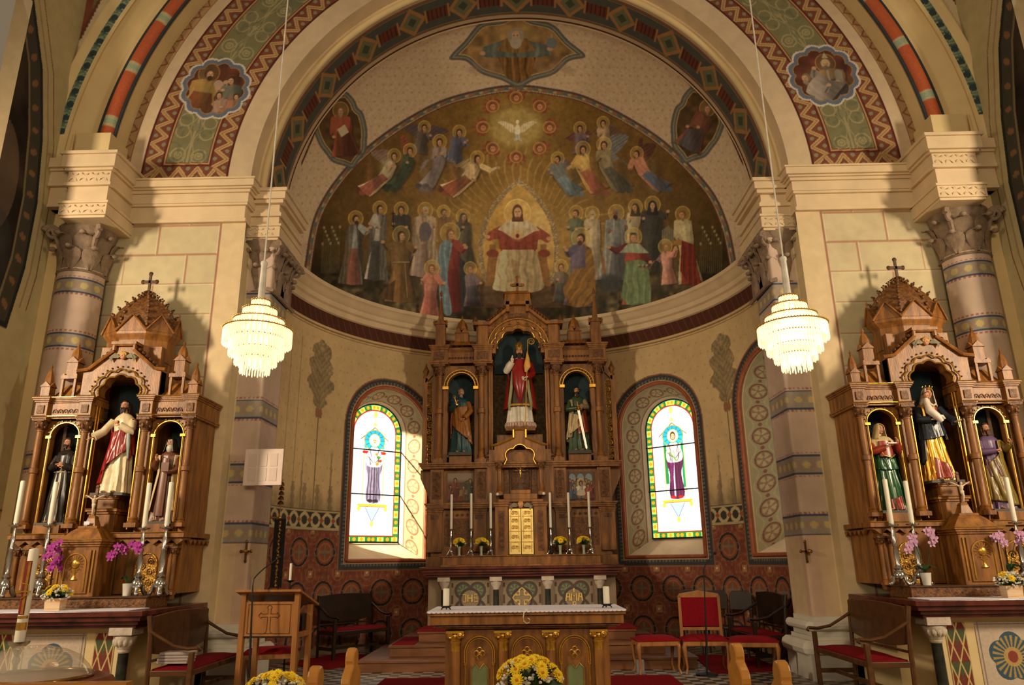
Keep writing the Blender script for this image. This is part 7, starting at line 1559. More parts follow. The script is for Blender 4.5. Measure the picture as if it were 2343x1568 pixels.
# Joachim
t = figure('statue', 'painted statue of a bearded man in violet tunic and olive mantle holding a staff', (cx+.70, yS-.02, 2.075), 1.13, ppu, seed=41, plinth=.035, w=1.05); h = 1.13
cloak(t, h, pol, a0=-70, a1=120, w=1.2, lo=.04, seed=17, fold=.2); drape(t, h, pol, -200, -20, (.12, .05), (.40, .70), off=1.2, tw=14, seed=7)
drape(t, h, figmat('plum', (96, 54, 58)), -200, -70, (.36, .36), (.58, .54), off=1.15, tw=14, seed=3)
sarm(t, h, (-.11, -.01, .765), (-.15, -.06, .64), (.0, -.13, .655), ppu, handdir=(.9, -.1, .2), normal=(0, 1, 0), curl=.6)
sarm(t, h, (.11, -.01, .765), (.155, -.07, .67), (.165, -.14, .73), pol, handdir=(0, -.2, .8), normal=(-1, 0, 0), curl=.8, side=-1)
mb = MB(); mb.tube([(.18*h, -.17*h, .0), (.175*h, -.165*h, .95*h)], .007*h, 7); mb.build('staff', m_wooddk, t, world=False)
shead(t, h, (-.01, -.012, .925), hair=brhair, hl=.03, beard=brhair, bl=.03, turn=.15)
# --- high altar statues
yS = 14.62
h = 1.72; t = figure('statue', 'painted statue of a bishop in red cope, lace alb and gilt mitre holding a crozier', (XC+.02, yS-.08, 4.06), h, pwh, seed=51, plinth=.05, w=1.0, plm=m_wood2)
sloft('chasuble', t, h, [(.24, .145, .12, 0, 0, .6), (.34, .14, .115, 0, 0, .6), (.5, .125, .10, 0, 0, .5), (.7, .122, .085, 0, 0, .3), (.78, .122, .07, 0, 0, .1), (.825, .08, .05, 0, 0, 0)], 60, .14, mat('paint_dalmatic', (66, 50, 40), .5), seed=7)
sash(t, h, pr, [(0, -.10, .80), (0, -.125, .66), (0, -.135, .50), (0, -.13, .36), (0, -.12, .27)], [(.08, .03), (.09, .03), (.075, .035), (.04, .03), .006], 'cope_front')
cloak(t, h, pr, a0=-30, a1=210, w=1.32, lo=.22, seed=19, fold=.13)
for s in (-1, 1): sash(t, h, figmat('olive_lining', (140, 134, 84)), [(s*.085, -.105, .66), (s*.10, -.115, .46), (s*.125, -.09, .28), (s*.13, -.08, .2)], [(.012, .01), (.02, .014), (.02, .014), .01], 'cope_lining')
for k in range(24): pass
mb = MB()
for k in range(30): a = 2*pi*k/30; mb.ell(.168*h*cos(a), .125*h*sin(a), .03*h, .018*h, .016*h, .035*h, 6, 5)
mb.build('lace_hem', psil, t, smooth=True, world=False)
mb = MB()
for k in range(34): a = pi+pi*k/33; mb.ell(.152*h*cos(a), .125*h*sin(a), .262*h, .010*h, .008*h, .016*h, 6, 4)
mb.build('gold_trim', m_gold, t, world=False)
gl = figmat('white_glove', (220, 208, 184))
o = sarm(t, h, (-.12, -.01, .765), (-.15, -.10, .67), (-.085, -.15, .765), pwh, flare=1.1, handdir=(0, -.15, 1), normal=(1, -.2, 0), curl=.25, hs=1.1)
sarm(t, h, (.12, -.01, .765), (.15, -.08, .63), (.085, -.16, .575), pr, flare=1.1, handdir=(-.6, -.1, -.2), normal=(0, 1, 0), curl=.6, side=-1, hs=1.1)
for ch in t.children:
    if ch.name.startswith('hand'): ch.data.materials[0] = gl
shead(t, h, (.0, -.012, .915), hair=dkhair, hl=.02, beard=dkhair, bl=.075, crown='mitre')
mb = MB(); mb.tube([(.055*h, -.175*h, .02*h), (.10*h, -.165*h, .95*h)], .006*h, 7); R_ = .045*h
mb.tube([((.10*h)+.002+R_*(1-.75*q)*cos(pi-q*3.3*pi)+R_*0.9, -.165*h, 1.0*h+R_*(1-.75*q)*sin(pi-q*3.3*pi)+.0) for q in [i/30 for i in range(31)]], [.007*h*(1-.5*i/30) for i in range(31)], 7); mb.tube([(.10*h, -.165*h, .95*h), (.102*h, -.165*h, 1.0*h)], .007*h, 7); mb.build('crozier', m_gold, t, smooth=True, world=False)
sash(t, h, figmat('yellow_cloth', (206, 156, 66)), [(.092, -.168, .88), (.095, -.172, .80), (.09, -.175, .70), (.07, -.17, .63)], [.004, (.022, .012), (.04, .018), (.012, .01)], 'crozier_cloth')
# Peter
h = 1.32; t = figure('statue', 'painted statue of a grey-bearded man in ochre mantle over teal robe holding keys', (XC-1.17, yS-.1, 3.58), h, pte, seed=61, plinth=.05)
cloak(t, h, poc, a0=-15, a1=200, w=1.15, lo=.28, seed=23, fold=.2); drape(t, h, poc, -195, -15, (.52, .12), (.66, .72), off=1.17, tw=14, seed=5)
sash(t, h, prd, [(-.13, .0, .70), (-.15, .0, .45), (-.15, .0, .22)], [.02, .02, .012])
sarm(t, h, (-.105, -.01, .765), (-.135, -.08, .66), (-.07, -.15, .73), pte, handdir=(.3, -.1, .8), normal=(1, 0, 0), curl=.7); sarm(t, h, (.105, -.01, .765), (.15, -.06, .63), (.06, -.14, .50), poc, handdir=(-.8, -.1, -.2), normal=(0, 1, 0), curl=.4, side=-1)
mb = MB(); mb.tube([(-.05*h, -.17*h, .70*h), (-.085*h, -.17*h, .82*h)], .006*h, 6); mb.tube([((-.09+.016*cos(q))*h, -.17*h, (.83+.016*sin(q))*h) for q in [i*pi/6 for i in range(13)]], .005*h, 5); mb.box(-.06*h, -.035*h, -.175*h, -.165*h, .70*h, .72*h); mb.build('key', m_gold, t, world=False)
shead(t, h, (.0, -.012, .925), hair=grhair, beard=grhair, bl=.02)
# Paul
t = figure('statue', 'painted statue of a dark-bearded man in green tunic leaning on a long silver sword', (XC+1.17, yS-.1, 3.58), h, figmat('dull_green', (58, 84, 52)), seed=71, plinth=.05)
cloak(t, h, figmat('beige_mantle', (160, 140, 104)), a0=20, a1=235, w=1.15, lo=.2, seed=29, fold=.2); drape(t, h, pcr, -200, -60, (.14, .40), (.60, .52), off=1.19, tw=-14, seed=5)
drape(t, h, prd, -95, 10, (.24, .30), (.46, .76), off=1.15, tw=8, seed=6)
sarm(t, h, (-.105, -.01, .765), (-.15, -.07, .63), (.0, -.15, .635), MATS['paint_dull_green'], handdir=(.9, -.1, .1), normal=(0, 1, 0), curl=.6); sarm(t, h, (.105, -.01, .765), (.13, -.08, .66), (.04, -.155, .66), MATS['paint_beige_mantle'], handdir=(-.9, -.1, .1), normal=(0, 1, 0), curl=.6, side=-1)
mb = MB(); mb.add([(.00*h-.018*h, -.175*h, .59*h), (.018*h, -.175*h, .59*h), (.108*h, -.18*h, .03*h), (.095*h, -.18*h, .0), (.078*h, -.18*h, .03*h), (.0, -.168*h, .59*h), (.093*h, -.172*h, .03*h)], [(0, 1, 2, 3, 4), (0, 5, 6, 4), (5, 1, 2, 6), (4, 6, 3), (6, 2, 3)]); sw = mb.build('sword_blade', steel, t, world=False)
mb = MB(); mb.tube([(-.055*h, -.178*h, .60*h), (.055*h, -.178*h, .605*h)], .008*h, 7); mb.tube([(.0, -.178*h, .60*h), (-.012*h, -.178*h, .70*h)], .008*h, 7); mb.ell(-.013*h, -.178*h, .71*h, .014*h, .014*h, .014*h, 8, 6); mb.build('sword_hilt', m_gold, t, smooth=True, world=False)
shead(t, h, (-.01, -.018, .92), hair=dkhair, beard=dkhair, bl=.05, turn=.1)
# ================================================================== lamps, candles, flowers, seats
m_silver = mat('polished_silver', (206, 202, 196), .16, metal=.95, var=.05)
m_wax = mat('white_wax', (232, 226, 208), .45, var=.03, spec=.4)
m_black = mat('black_metal', (22, 22, 24), .5, metal=.3)
m_brass = mat('brass', (186, 142, 66), .3, metal=.85, var=.1)
m_rod = mat('white_lacquer', (232, 226, 214), .4)
m_cryst = mat('lit_crystal', (255, 240, 205), .1, var=.3, nscale=40, emit=(255, 226, 168), estr=1.25, spec=.8)
m_cryst2 = mat('crystal_prism', (236, 218, 176), .08, var=.3, nscale=60, emit=(255, 226, 170), estr=.55, spec=1.0)
m_core = mat('lamp_core', (255, 240, 210), .5, emit=(255, 228, 176), estr=7.0)
def chandelier(x, y, ztop, nm):
    t = thing('chandelier', 'lit tiered crystal chandelier on a long white rod, %s' % nm, 'chandelier', (x, y, ztop))
    mb = MB(); mb.tube([(x, y, ztop+.42), (x, y, 13.0)], .009, 6); mb.build('rod', m_rod, t)
    mb = MB(); mb.lathe(x, y, ztop-.02, [(.038, 0), (.036, .1), (.030, .42), (.036, .43), (.036, .46), (.014, .48)], 16); mb.build('rod_sleeve', m_rod, t, smooth=True)
    T = [(.090, 0, .09), (.168, -.10, .13), (.250, -.22, .11), (.338, -.325, .17), (.268, -.42, .19), (.205, -.53, .17), (.144, -.62, .17)]
    for r, dz, h in T:
        mb = MB(); n = max(18, int(r*230)); z1 = ztop+dz
        for k in range(n):
            a = 2*pi*k/n; cx, cy_ = x+r*cos(a), y+r*sin(a); ln = h*(.93+.07*(k % 2)); mb.lathe(cx, cy_, z1-ln, [(.002, 0), (.0075, .012), (.0065, ln-.01), (.004, ln)], 5)
        mb._build('crystal_drops', m_cryst if h < .165 else m_cryst, t, smooth=False)
        mb = MB(); n2 = max(12, int(r*110))
        for k in range(n2): a = 2*pi*(k+.5)/n2; mb.lathe(x+(r*.93)*cos(a), y+(r*.93)*sin(a), z1-h*.8, [(.002, 0), (.008, .02), (.006, h*.75)], 5)
        mb._build('inner_crystal_drops', m_cryst2, t, smooth=False)
        mb = MB(); mb.tube([(x+r*1.015*cos(a), y+r*1.015*sin(a), z1+.004) for a in [2*pi*i/48 for i in range(49)]], .006, 5)
        for k in range(n): a = 2*pi*(k+.5)/n; mb.ell(x+r*1.03*cos(a), y+r*1.03*sin(a), z1+.010, .008, .008, .007, 5, 4)
        mb._build('tier_ring', m_gold, t, smooth=True)
        mb = MB(); mb.lathe(x, y, z1-.012, [(r*.99, 0), (r*.99, .006), (.02, .012)], 32); mb.build('tier_plate', m_cryst2, t)
    for k, (dz, r) in enumerate(((-.12, .07), (-.30, .16), (-.46, .12), (-.66, .075))):
        mb = MB(); mb.ell(x, y, ztop+dz, r, r, .07, 12, 8); mb.build('bulb', m_core, t, smooth=True)
    l = bpy.data.lights.new('chandelier_light', 'POINT'); l.energy = 55; l.color = (1, .80, .5); l.shadow_soft_size = .34; o = bpy.data.objects.new('chandelier_light', l); COL.objects.link(o); o.parent = t; o.location = (0, 0, -.38)
    for ob in t.children:
        if ob.type == 'MESH' and ob.name.split('.')[0] in ('crystal_drops', 'inner_crystal_drops', 'tier_ring', 'tier_plate', 'bulb'): ob.visible_shadow = True
    l.energy = 48
chandelier(P(597, 690, 7.2)[0], 7.2, P(597, 690, 7.2)[1], 'the left one, above the hymn board'); chandelier(P(1803, 680, 7.2)[0], 7.2, P(1803, 680, 7.2)[1], 'the right one of the two')
# ---- candlesticks and candles
def stick(x, y, z, h, label, group, m=m_silver, r=.05, name='candlestick'):
    t = thing(name, label, 'candlestick', (x, y, z), 0, group); mb = MB(); s = r/.05
    mb.lathe(x, y, z+.10*h, [(.040*s, 0), (.052*s, .03*h), (.045*s, .10*h), (.028*s, .14*h), (.04*s, .17*h), (.022*s, .21*h), (.016*s, .24*h), (.026*s, .40*h), (.017*s, .52*h), (.024*s, .55*h), (.014*s, .58*h), (.020*s, .70*h), (.012*s, .78*h), (.012*s, .86*h)], 14); mb.build('stem', m, t, smooth=True)
    for k in range(3):
        a = -pi/2+k*2*pi/3+.5; ca, sa = cos(a), sin(a); mb = MB(); mb.tube([(x+ca*.02*s, y+sa*.02*s, z+.16*h), (x+ca*.055*s, y+sa*.055*s, z+.13*h), (x+ca*.06*s, y+sa*.06*s, z+.07*h), (x+ca*.085*s, y+sa*.085*s, z+.02*h), (x+ca*.10*s, y+sa*.10*s, z+.008)], [.012*s, .02*s, .018*s, .022*s, .008*s], 7); mb.build('foot', m, t, smooth=True)
    mb = MB(); mb.lathe(x, y, z+.94*h, [(.012*s, 0), (.05*s, .018*h), (.055*s, .04*h), (.02*s, .045*h), (.018*s, .06*h)], 16); mb.build('drip_pan', m, t, smooth=True); return t
def candle(x, y, z, h, r, label, group=None, name='candle'):
    t = thing(name, label, 'candle', (x, y, z), 0, group); mb = MB(); mb.lathe(x, y, z, [(r, 0), (r, h*.97), (r*.9, h*.99), (r*.3, h)], 14); mb.build('wax', m_wax, t, smooth=True)
    mb = MB(); mb.tube([(x, y, z+h), (x+.001, y, z+h+.012)], .0015, 4); mb.build('wick', m_black, t); return t
W6 = ['outermost left', 'second from the left', 'just left of the gilt door', 'just right of the gilt door', 'second from the right', 'outermost right']
for k, (px, yt) in enumerate(((1032.5, 1131), (1078, 1129), (1122.6, 1128), (1260, 1127), (1302.6, 1127), (1349.5, 1125))):
    x = P(px, 1205, 13.98)[0]; zt = P(px, yt, 13.98)[1]; stick(x, 13.98, 1.63, .48, 'silver candlestick on the high altar shelf, %s' % W6[k], 'candlesticks on the high altar', r=.042); candle(x, 13.98, 2.11, zt-2.11, .023, 'tall white candle on the high altar shelf, %s' % W6[k], 'candles on the high altar')
for px, pb, yt, yb, Y, w in ((47, 36, 1100, 1200, 9.2, 'leftmost on the left side altar'), (119, 114, 1103, 1200, 9.25, 'second from the left on the left side altar'), (335, 330, 1105, 1207, 9.25, 'inner of the right pair on the left side altar'), (388, 381, 1103, 1205, 9.2, 'nearest the bench on the left side altar'), (2033, 2040, 1096, 1200, 9.2, 'nearest the bench on the right side altar'), (2077, 2087, 1100, 1198, 9.25, 'beside the pink orchid on the right side altar'), (2310, 2322, 1092, 1194, 9.25, 'at the far right of the right side altar')):
    x, zb = P(pb, yb, Y); zt = P(px, yt, Y)[1]; stick(x, Y, 1.186, zb-1.186+.01, 'tall silver candlestick, %s' % w, 'silver candlesticks on the side altars', r=.07); candle(x, Y, zb+.01, zt-zb-.01, .028, 'tall white candle in silver candlestick, %s' % w, 'tall candles on the side altars')
for s, w in ((-1, 'left'), (1, 'right')):
    x = s*.905+.0; t = thing('candle_holder', 'low black iron candle holder at the %s end of the altar cloth' % w, 'candle holder', (x, 8.78, 1.004), 0, 'holders on the free-standing altar'); mb = MB(); mb.lathe(x, 8.78, 1.030, [(.035, 0), (.062, .012), (.064, .018), (.03, .02)], 16); mb.build('drip_pan', m_black, t, smooth=True)
    for k in range(3): a = k*2*pi/3-.5; mb = MB(); mb.tube([(x, 8.78, 1.032), (x+.045*cos(a), 8.78+.045*sin(a), 1.03), (x+.06*cos(a), 8.78+.06*sin(a), 1.010)], .007, 6); mb.build('leg', m_black, t)
    candle(x, 8.78, 1.05, .185, .036, 'thick white candle at the %s end of the free-standing altar' % w, 'candles on the free-standing altar')
# ---- flowers
m_leaf = mat('leaf_green', (44, 82, 34), .5, var=.3, nscale=12); m_yel = mat('yellow_petals', (255, 222, 40), .6, var=.12, nscale=30); m_yel2 = mat('flower_centre', (214, 140, 20), .8); m_whp = mat('white_petals', (226, 222, 208), .7, var=.08); m_mag = mat('magenta_orchid', (178, 52, 160), .5, var=.2, nscale=30); m_pink = mat('pale_pink_orchid', (214, 160, 200), .5, var=.2, nscale=30)
def gerbera(parent, p, d, r, m=m_yel):
    d = Vector(d).normalized(); a = d.orthogonal().normalized(); b = d.cross(a); c = Vector(p); mb = MB(); n = 16
    for k in range(n):
        q = 2*pi*k/n+random.random()*.1; u = a*cos(q)+b*sin(q); w = d.cross(u); R_ = r*(.9+.2*random.random())
        mb.add([c+u*r*.15, c+u*R_*.6+w*r*.17+d*r*.12, c+u*R_+d*r*.02, c+u*R_*.6-w*r*.17+d*r*.12], [(0, 1, 2, 3)])
        u2 = a*cos(q+.2)+b*sin(q+.2); w2 = d.cross(u2); mb.add([c+u2*r*.1+d*r*.12, c+u2*R_*.42+w2*r*.12+d*r*.24, c+u2*R_*.72+d*r*.2, c+u2*R_*.42-w2*r*.12+d*r*.24], [(0, 1, 2, 3)])
    o = mb._build('flower', m, parent, smooth=False); mb = MB(); e = c+d*r*.15; mb.ell(e.x, e.y, e.z, r*.24, r*.24, r*.2, 8, 5); k = mb._build('flower_centre', m_yel2, o, world=False); l = parent.location
    for v in k.data.vertices: v.co = v.co-l
    return o
def leafb(mb, p, q, w):
    p, q = Vector(p), Vector(q); d = q-p; s = d.cross(Vector((0, -1, .3)))
    if s.length < 1e-6: s = d.cross(Vector((1, 0, 0)))
    s = s.normalized()*w; m = p+d*.5+Vector((0, 0, d.length*.12)); mb.add([p, p+d*.3+s+Vector((0, 0, d.length*.08)), m+s*.9, q, m-s*.9, p+d*.3-s+Vector((0, 0, d.length*.08))], [(0, 1, 2, 3, 4, 5)])
def bouquet(x, y, z, label, px, rad, n, vase, seed, cat='flowers', name='flower_arrangement', sp=1.0, group=None, white=14):
    rnd = random.Random(seed); t = thing(name, label, cat, (x, y, z), 0, group); top = vase(t, x, y, z)
    mb = MB()
    for k in range(46):
        a = rnd.uniform(0, 2*pi); e = rnd.uniform(.1, 1.2); L = rad*rnd.uniform(.7, 1.25); leafb(mb, (x+.2*rad*cos(a), y+.2*rad*sin(a), top), (x+L*cos(a)*cos(e*.8)*sp, y+L*sin(a)*cos(e*.8), top+L*sin(e)*.8), rad*.12)
    for k in range(n): pass
    mb._build('foliage', m_leaf, t)
    for k in range(n):
        a = 2*pi*k*.618+rnd.random(); e = .25+1.1*(k+.5)/n; d = Vector((cos(a)*cos(e)*sp, -abs(sin(a))*cos(e)*.9-.35, sin(e))); p = Vector((x, y, top+rad*.1))+Vector((cos(a)*cos(e)*rad*sp, sin(a)*cos(e)*rad*.8-.1*rad, sin(e)*rad*.85)); gerbera(t, p, d, px)
    if white:
        mb = MB()
        for k in range(white*3):
            a = rnd.uniform(0, 2*pi); e = rnd.uniform(.0, 1.3); L = rad*rnd.uniform(.8, 1.1); p = (x+L*cos(a)*cos(e)*sp, y+L*sin(a)*cos(e)*.8, top+L*sin(e)*.9)
            for j in range(3): mb.ell(p[0]+rnd.uniform(-.3, .3)*px, p[1]+rnd.uniform(-.3, .3)*px, p[2]+rnd.uniform(-.3, .3)*px, px*.25, px*.25, px*.2, 5, 4)
        o = mb._build('small_white_blossoms', m_whp, t); o['kind'] = 'stuff'
    return t
def vglass(t, x, y, z):
    mb = MB(); mb.lathe(x, y, z, [(.035, 0), (.022, .03), (.026, .12), (.034, .16)], 12, capt=False); o = mb.build('vase', mat('vase_glass', (206, 220, 196), .08, spec=1.0, alpha=.55), t, smooth=True); return z+.17
def vlow(t, x, y, z):
    mb = MB(); mb.lathe(x, y, z, [(.16, 0), (.2, .03), (.21, .12), (.19, .13)], 16); mb.build('bowl', mat('dark_green_bowl', (40, 54, 36), .5), t, smooth=True); return z+.13
def vcard(t, x, y, z):
    mb = MB(); mb.frus(x, y, z, z+.13, .085, .06, .09, .065); mb.build('patterned_box', mat('striped_box', (222, 210, 186), .7, var=.3, nscale=12, rgb2=(206, 150, 84), stretch=(.3, .3, 6)), t); return z+.13
for k, (px, w) in enumerate(((1050.6, 'outer one left of the gilt door'), (1101, 'inner one left of the gilt door'), (1282, 'inner one right of the gilt door'), (1336, 'outer one right of the gilt door'))):
    bouquet(P(px, 1260, 13.9)[0], 13.9, 1.63, 'glass vase of yellow gerberas on the high altar, %s' % w, .062, .13, 6, vglass, 10+k, group='vases of gerberas on the high altar', name='flower_vase', white=3)
bouquet(.02, 8.02, .0, 'large low arrangement of yellow daisies before the middle of the free-standing altar', .075, .30, 22, lambda t, x, y, z: (MB().lathe(x, y, z, [(.14, 0), (.19, .08), (.2, .14), (.17, .15)], 16).build('bowl', m_greyp, t, smooth=True), z+.30)[1], 31, sp=1.1, white=16)
bouquet(P(632, 1550, 7.7)[0], 7.7, .0, 'yellow and white flower arrangement standing on the floor below the lectern', .06, .27, 20, lambda t, x, y, z: (MB().lathe(x, y, z, [(.14, 0), (.19, .08), (.2, .14), (.17, .15)], 16).build('bowl', m_greyp, t, smooth=True), z+.26)[1], 35, sp=1.15, white=36)
bouquet(P(150, 1372, 8.9)[0], 8.72, 1.058, 'small yellow and white posy in a striped box on the left side altar', .045, .14, 7, vcard, 41, sp=1.25, white=18)
bouquet(P(2295, 1370, 8.9)[0], 8.72, 1.058, 'small yellow and white posy in a striped box on the right side altar', .045, .14, 5, vcard, 45, sp=1.25, white=26)
def orchid(x, y, z, m, label, sprays, potr=.06, poth=.14, seed=1, leaves=5):
    rnd = random.Random(seed); t = thing('potted_orchid', label, 'orchid', (x, y, z)); mb = MB(); mb.lathe(x, y, z, [(potr*.75, 0), (potr, poth*.95), (potr*1.02, poth), (potr*.9, poth)], 18); mb.build('pot', m_rod, t, smooth=True)
    for k in range(leaves):
        a = k*2.4+rnd.random(); mb = MB(); L = .17; mb.tube([(x, y, z+poth), (x+L*.5*cos(a), y+L*.4*sin(a), z+poth+.08), (x+L*cos(a), y+L*.8*sin(a), z+poth+.05)], [(.012, .004), (.034, .005), (.006, .003)], 8); mb.build('leaf', m_leaf, t, smooth=True)
    for pts in sprays:
        W_ = [(x, y, z+poth)]+[(x+a, y+b, z+c) for a, b, c in pts]; cr = crom(W_, 6); mb = MB(); mb.tube(cr, .004, 5); mb.build('stem', m_leaf, t)
        n = 8
        for k in range(n):
            i = int(len(cr)*(.52+.46*k/(n-1))); i = min(i, len(cr)-1); c = Vector(cr[i])+Vector((rnd.uniform(-.03, .03), -.03+rnd.uniform(-.02, .02), rnd.uniform(-.03, .03))); mb = MB(); r = .05
            for q in range(5):
                a = pi/2+q*2*pi/5+rnd.uniform(-.1, .1); u = Vector((cos(a), -.15, sin(a))); v = Vector((-sin(a), 0, cos(a))); wd = .40 if q in (1, 4) else .26
                mb.add([c, c+u*r*.5+v*r*wd, c+u*r*.9+v*r*wd*.7, c+u*r*1.05, c+u*r*.9-v*r*wd*.7, c+u*r*.5-v*r*wd], [(0, 1, 2, 3, 4, 5)])
            mb.ell(c.x, c.y-.012, c.z-.008, .010, .014, .012, 6, 5); mb._build('flower', m, t)
    return t
orchid(P(110, 1340, 8.98)[0], 9.25, 1.186, m_mag, 'magenta orchid in a white pot beside the tabernacle of the left side altar', [[(-.02, -.05, .30), (0, -.12, .50), (-.01, -.2, .60), (-.05, -.28, .45)], [(.01, -.05, .25), (.0, -.1, .42), (-.03, -.2, .35)]], seed=3)
orchid(P(270, 1345, 9.0)[0], 9.22, 1.186, m_mag, 'magenta orchid with one long arching spray, right of the tabernacle on the left side altar', [[(.0, -.05, .30), (.0, -.1, .52), (-.07, -.16, .55), (-.14, -.2, .45)], [(.02, -.03, .30), (.07, -.1, .54), (.16, -.16, .58), (.22, -.2, .53)]], seed=4, leaves=2)
orchid(P(2128, 1340, 9.1)[0], 9.16, 1.186, m_pink, 'pale pink orchid with two sprays in a white pot on the right side altar', [[(.05, -.05, .32), (.06, -.1, .55), (.03, -.15, .62), (.05, -.2, .5)], [(-.05, -.03, .34), (-.12, -.08, .50), (-.18, -.12, .5), (-.22, -.15, .42)]], seed=6)
orchid(P(2335, 1335, 9.1)[0], 9.25, 1.186, m_pink, 'pale pink orchid at the far right of the right side altar, partly cut off', [[(-.05, -.05, .32), (-.12, -.1, .55), (-.2, -.15, .52), (-.14, -.2, .45)], [(.05, -.03, .34), (.12, -.08, .55), (.18, -.12, .5)]], seed=7)
# ---- seats
m_bench = mat('bench_walnut', (92, 58, 28), .35, var=.18, nscale=3, stretch=(4, 1, 4), spec=.5); m_benchd = mat('bench_dark', (44, 28, 17), .4, var=.2, nscale=4)
m_velvet = mat('red_velvet', (128, 10, 24), .8, var=.1, nscale=30, spec=.15)
m_oak = mat('light_oak', (164, 108, 56), .4, var=.14, nscale=3, stretch=(5, 5, .8), spec=.5, bump=.08, bscale=30)
def bench(label, loc, rz, L, m=m_bench, group=None):
    """seat along local x, facing local -y"""
    t = thing('bench', label, 'bench', loc, rz, group); kw = dict(world=False); h = L/2
    mb = MB(); mb.box(-h, h, -.24, .22, .38, .44); mb.build('seat_frame', m, t, bevel=.008, **kw)
    mb = MB(); mb.add([(x_, y_, z_) for x_, y_, z_ in []], []); n = 20
    vs = [( -h+.03+(L-.06)*i/n, -.22+.42*j/6, .445+.045*(1-abs(2*i/n-1)**6)*(1-abs(2*j/6-1)**4)) for i in range(n+1) for j in range(7)]; mb.add(vs, [(i*7+j, (i+1)*7+j, (i+1)*7+j+1, i*7+j+1) for i in range(n) for j in range(6)]); mb.box(-h+.03, h-.03, -.22, .20, .44, .455); mb.build('cushion', m_velvet, t, smooth=True, **kw)
    mb = MB(); K = 24
    top = [(-h+.02+(L-.04)*i/K, .99+.03*sin(pi*i/K)) for i in range(K+1)]; bot = [(-h+.02+(L-.04)*i/K, .62-.07*sin(pi*i/K)**.7) for i in range(K+1)]
    for y0, y1 in ((.235, .262),): mb.prism(bot+top[::-1], y0, y1)
    mb.build('backrest', m, t, bevel=.005, **kw); mb = MB(); mb.box(-h+.02, h-.02, .235, .26, .515, .54); mb.build('back_rail', m, t, **kw)
    for s in (-1, 1):
        mb = MB(); mb.tube([(s*(h-.01), .22, 0), (s*(h-.01), .235, .5), (s*(h-.01), .25, .8), (s*(h-.01), .285, 1.0)], [(.026, .026)]*4, 6); mb.build('rear_leg', m, t, bevel=0, **kw)
        mb = MB(); mb.box(s*(h-.01)-.026, s*(h-.01)+.026, -.25, -.20, 0, .62); mb.build('front_leg', m, t, bevel=.005, **kw)
        mb = MB(); mb.tube([(s*(h-.01), .26, .84), (s*(h-.01), .12, .76), (s*(h-.01), -.02, .685), (s*(h-.01), -.18, .655), (s*(h-.01), -.29, .665), (s*(h-.01), -.315, .64), (s*(h-.01), -.29, .625)], [(.026, .02), (.024, .018), (.024, .018), (.028, .02), (.028, .02), (.022, .016), (.014, .012)], 8); mb.build('armrest', m, t, smooth=True, **kw)
        mb = MB(); mb.box(s*(h-.01)-.018, s*(h-.01)+.018, -.22, .22, .14, .19); mb.build('stretcher', m, t, **kw)
    mb = MB(); mb.box(-h, h, -.03, .0, .14, .18); mb.build('stretcher', m, t, **kw); return t
bench('dark wooden bench with red seat cushion against the left side altar', (-3.86, 9.27, 0), radians(90), 1.5)
bench('dark wooden bench with red seat cushion against the right side altar', (3.86, 9.27, 0), radians(-90), 1.5)
bench('dark wooden bench with red seat standing at the left apse wall behind the lectern', (-2.98, 13.5, 0), radians(50), 1.15, m_benchd)
bench('dark wooden bench with red seat at the right apse wall behind the pier', (3.50, 12.02, 0), radians(-86), 1.1, m_benchd)
def cabriole(mb, x, y, sx, sy, z1):
    mb.tube([(x, y, z1), (x+sx*.018, y+sy*.018, z1*.84), (x+sx*.01, y+sy*.01, z1*.55), (x-sx*.008, y-sy*.008, z1*.2), (x+sx*.012, y+sy*.012, .02), (x+sx*.016, y+sy*.016, 0)], [.03, .032, .022, .015, .017, .018], 8)
def stool(label, loc, rz, wx=.52, wy=.42, back=False, z=.46):
    t = thing('chair' if back else 'stool', label, 'chair' if back else 'stool', loc, rz); kw = dict(world=False); a, b = wx/2, wy/2
    mb = MB(); mb.box(-a, a, -b, b, z-.10, z-.03); mb.build('apron', m_oak, t, bevel=.01, **kw)
    mb = MB(); n = 10; vs = [(-a-.01+(wx+.02)*i/n, -b-.01+(wy+.02)*j/n, z-.03+.06*(1-abs(2*i/n-1)**5)*(1-abs(2*j/n-1)**5)) for i in range(n+1) for j in range(n+1)]; mb.add(vs, [(i*(n+1)+j, (i+1)*(n+1)+j, (i+1)*(n+1)+j+1, i*(n+1)+j+1) for i in range(n) for j in range(n)]); mb.box(-a-.01, a+.01, -b-.01, b+.01, z-.035, z-.015); mb.build('cushion', m_velvet, t, smooth=True, **kw)
    for sx in (-1, 1):
        for sy in (-1, 1): mb = MB(); cabriole(mb, sx*(a-.03), sy*(b-.03), sx, sy, z-.05); mb.build('leg', m_oak, t, smooth=True, **kw)
    if back:
        for sx in (-1, 1): mb = MB(); mb.box(sx*(a-.03)-.022, sx*(a-.03)+.022, b-.05, b-.01, z-.05, 1.0); mb.build('back_post', m_oak, t, bevel=.005, **kw)
        mb = MB(); mb.prism([(-a+.01, .98), (a-.01, .98), (a-.03, 1.03), (0, 1.075), (-a+.03, 1.03)], b-.05, b-.01); mb.box(-a+.05, a-.05, b-.045, b-.015, .53, .57); mb.build('top_rail', m_oak, t, **kw)
        mb = MB(); mb.box(-a+.05, a-.05, b-.055, b-.008, .58, .98); mb.build('back_pad', m_velvet, t, bevel=.01, **kw)
    return t
stool('low oak stool with red velvet seat, nearest the altar steps on the right', (P(1500, 1465, 11.2)[0], 11.22, 0), radians(4), .60, .42)
stool('oak chair with red velvet seat and square red padded back', (P(1612, 1465, 11.15)[0], 11.2, 0), radians(-6), .62, .5, True)
stool('oak stool with red velvet seat to the right of the padded chair', (P(1718, 1465, 11.0)[0], 10.95, 0), radians(-10), .64, .45)
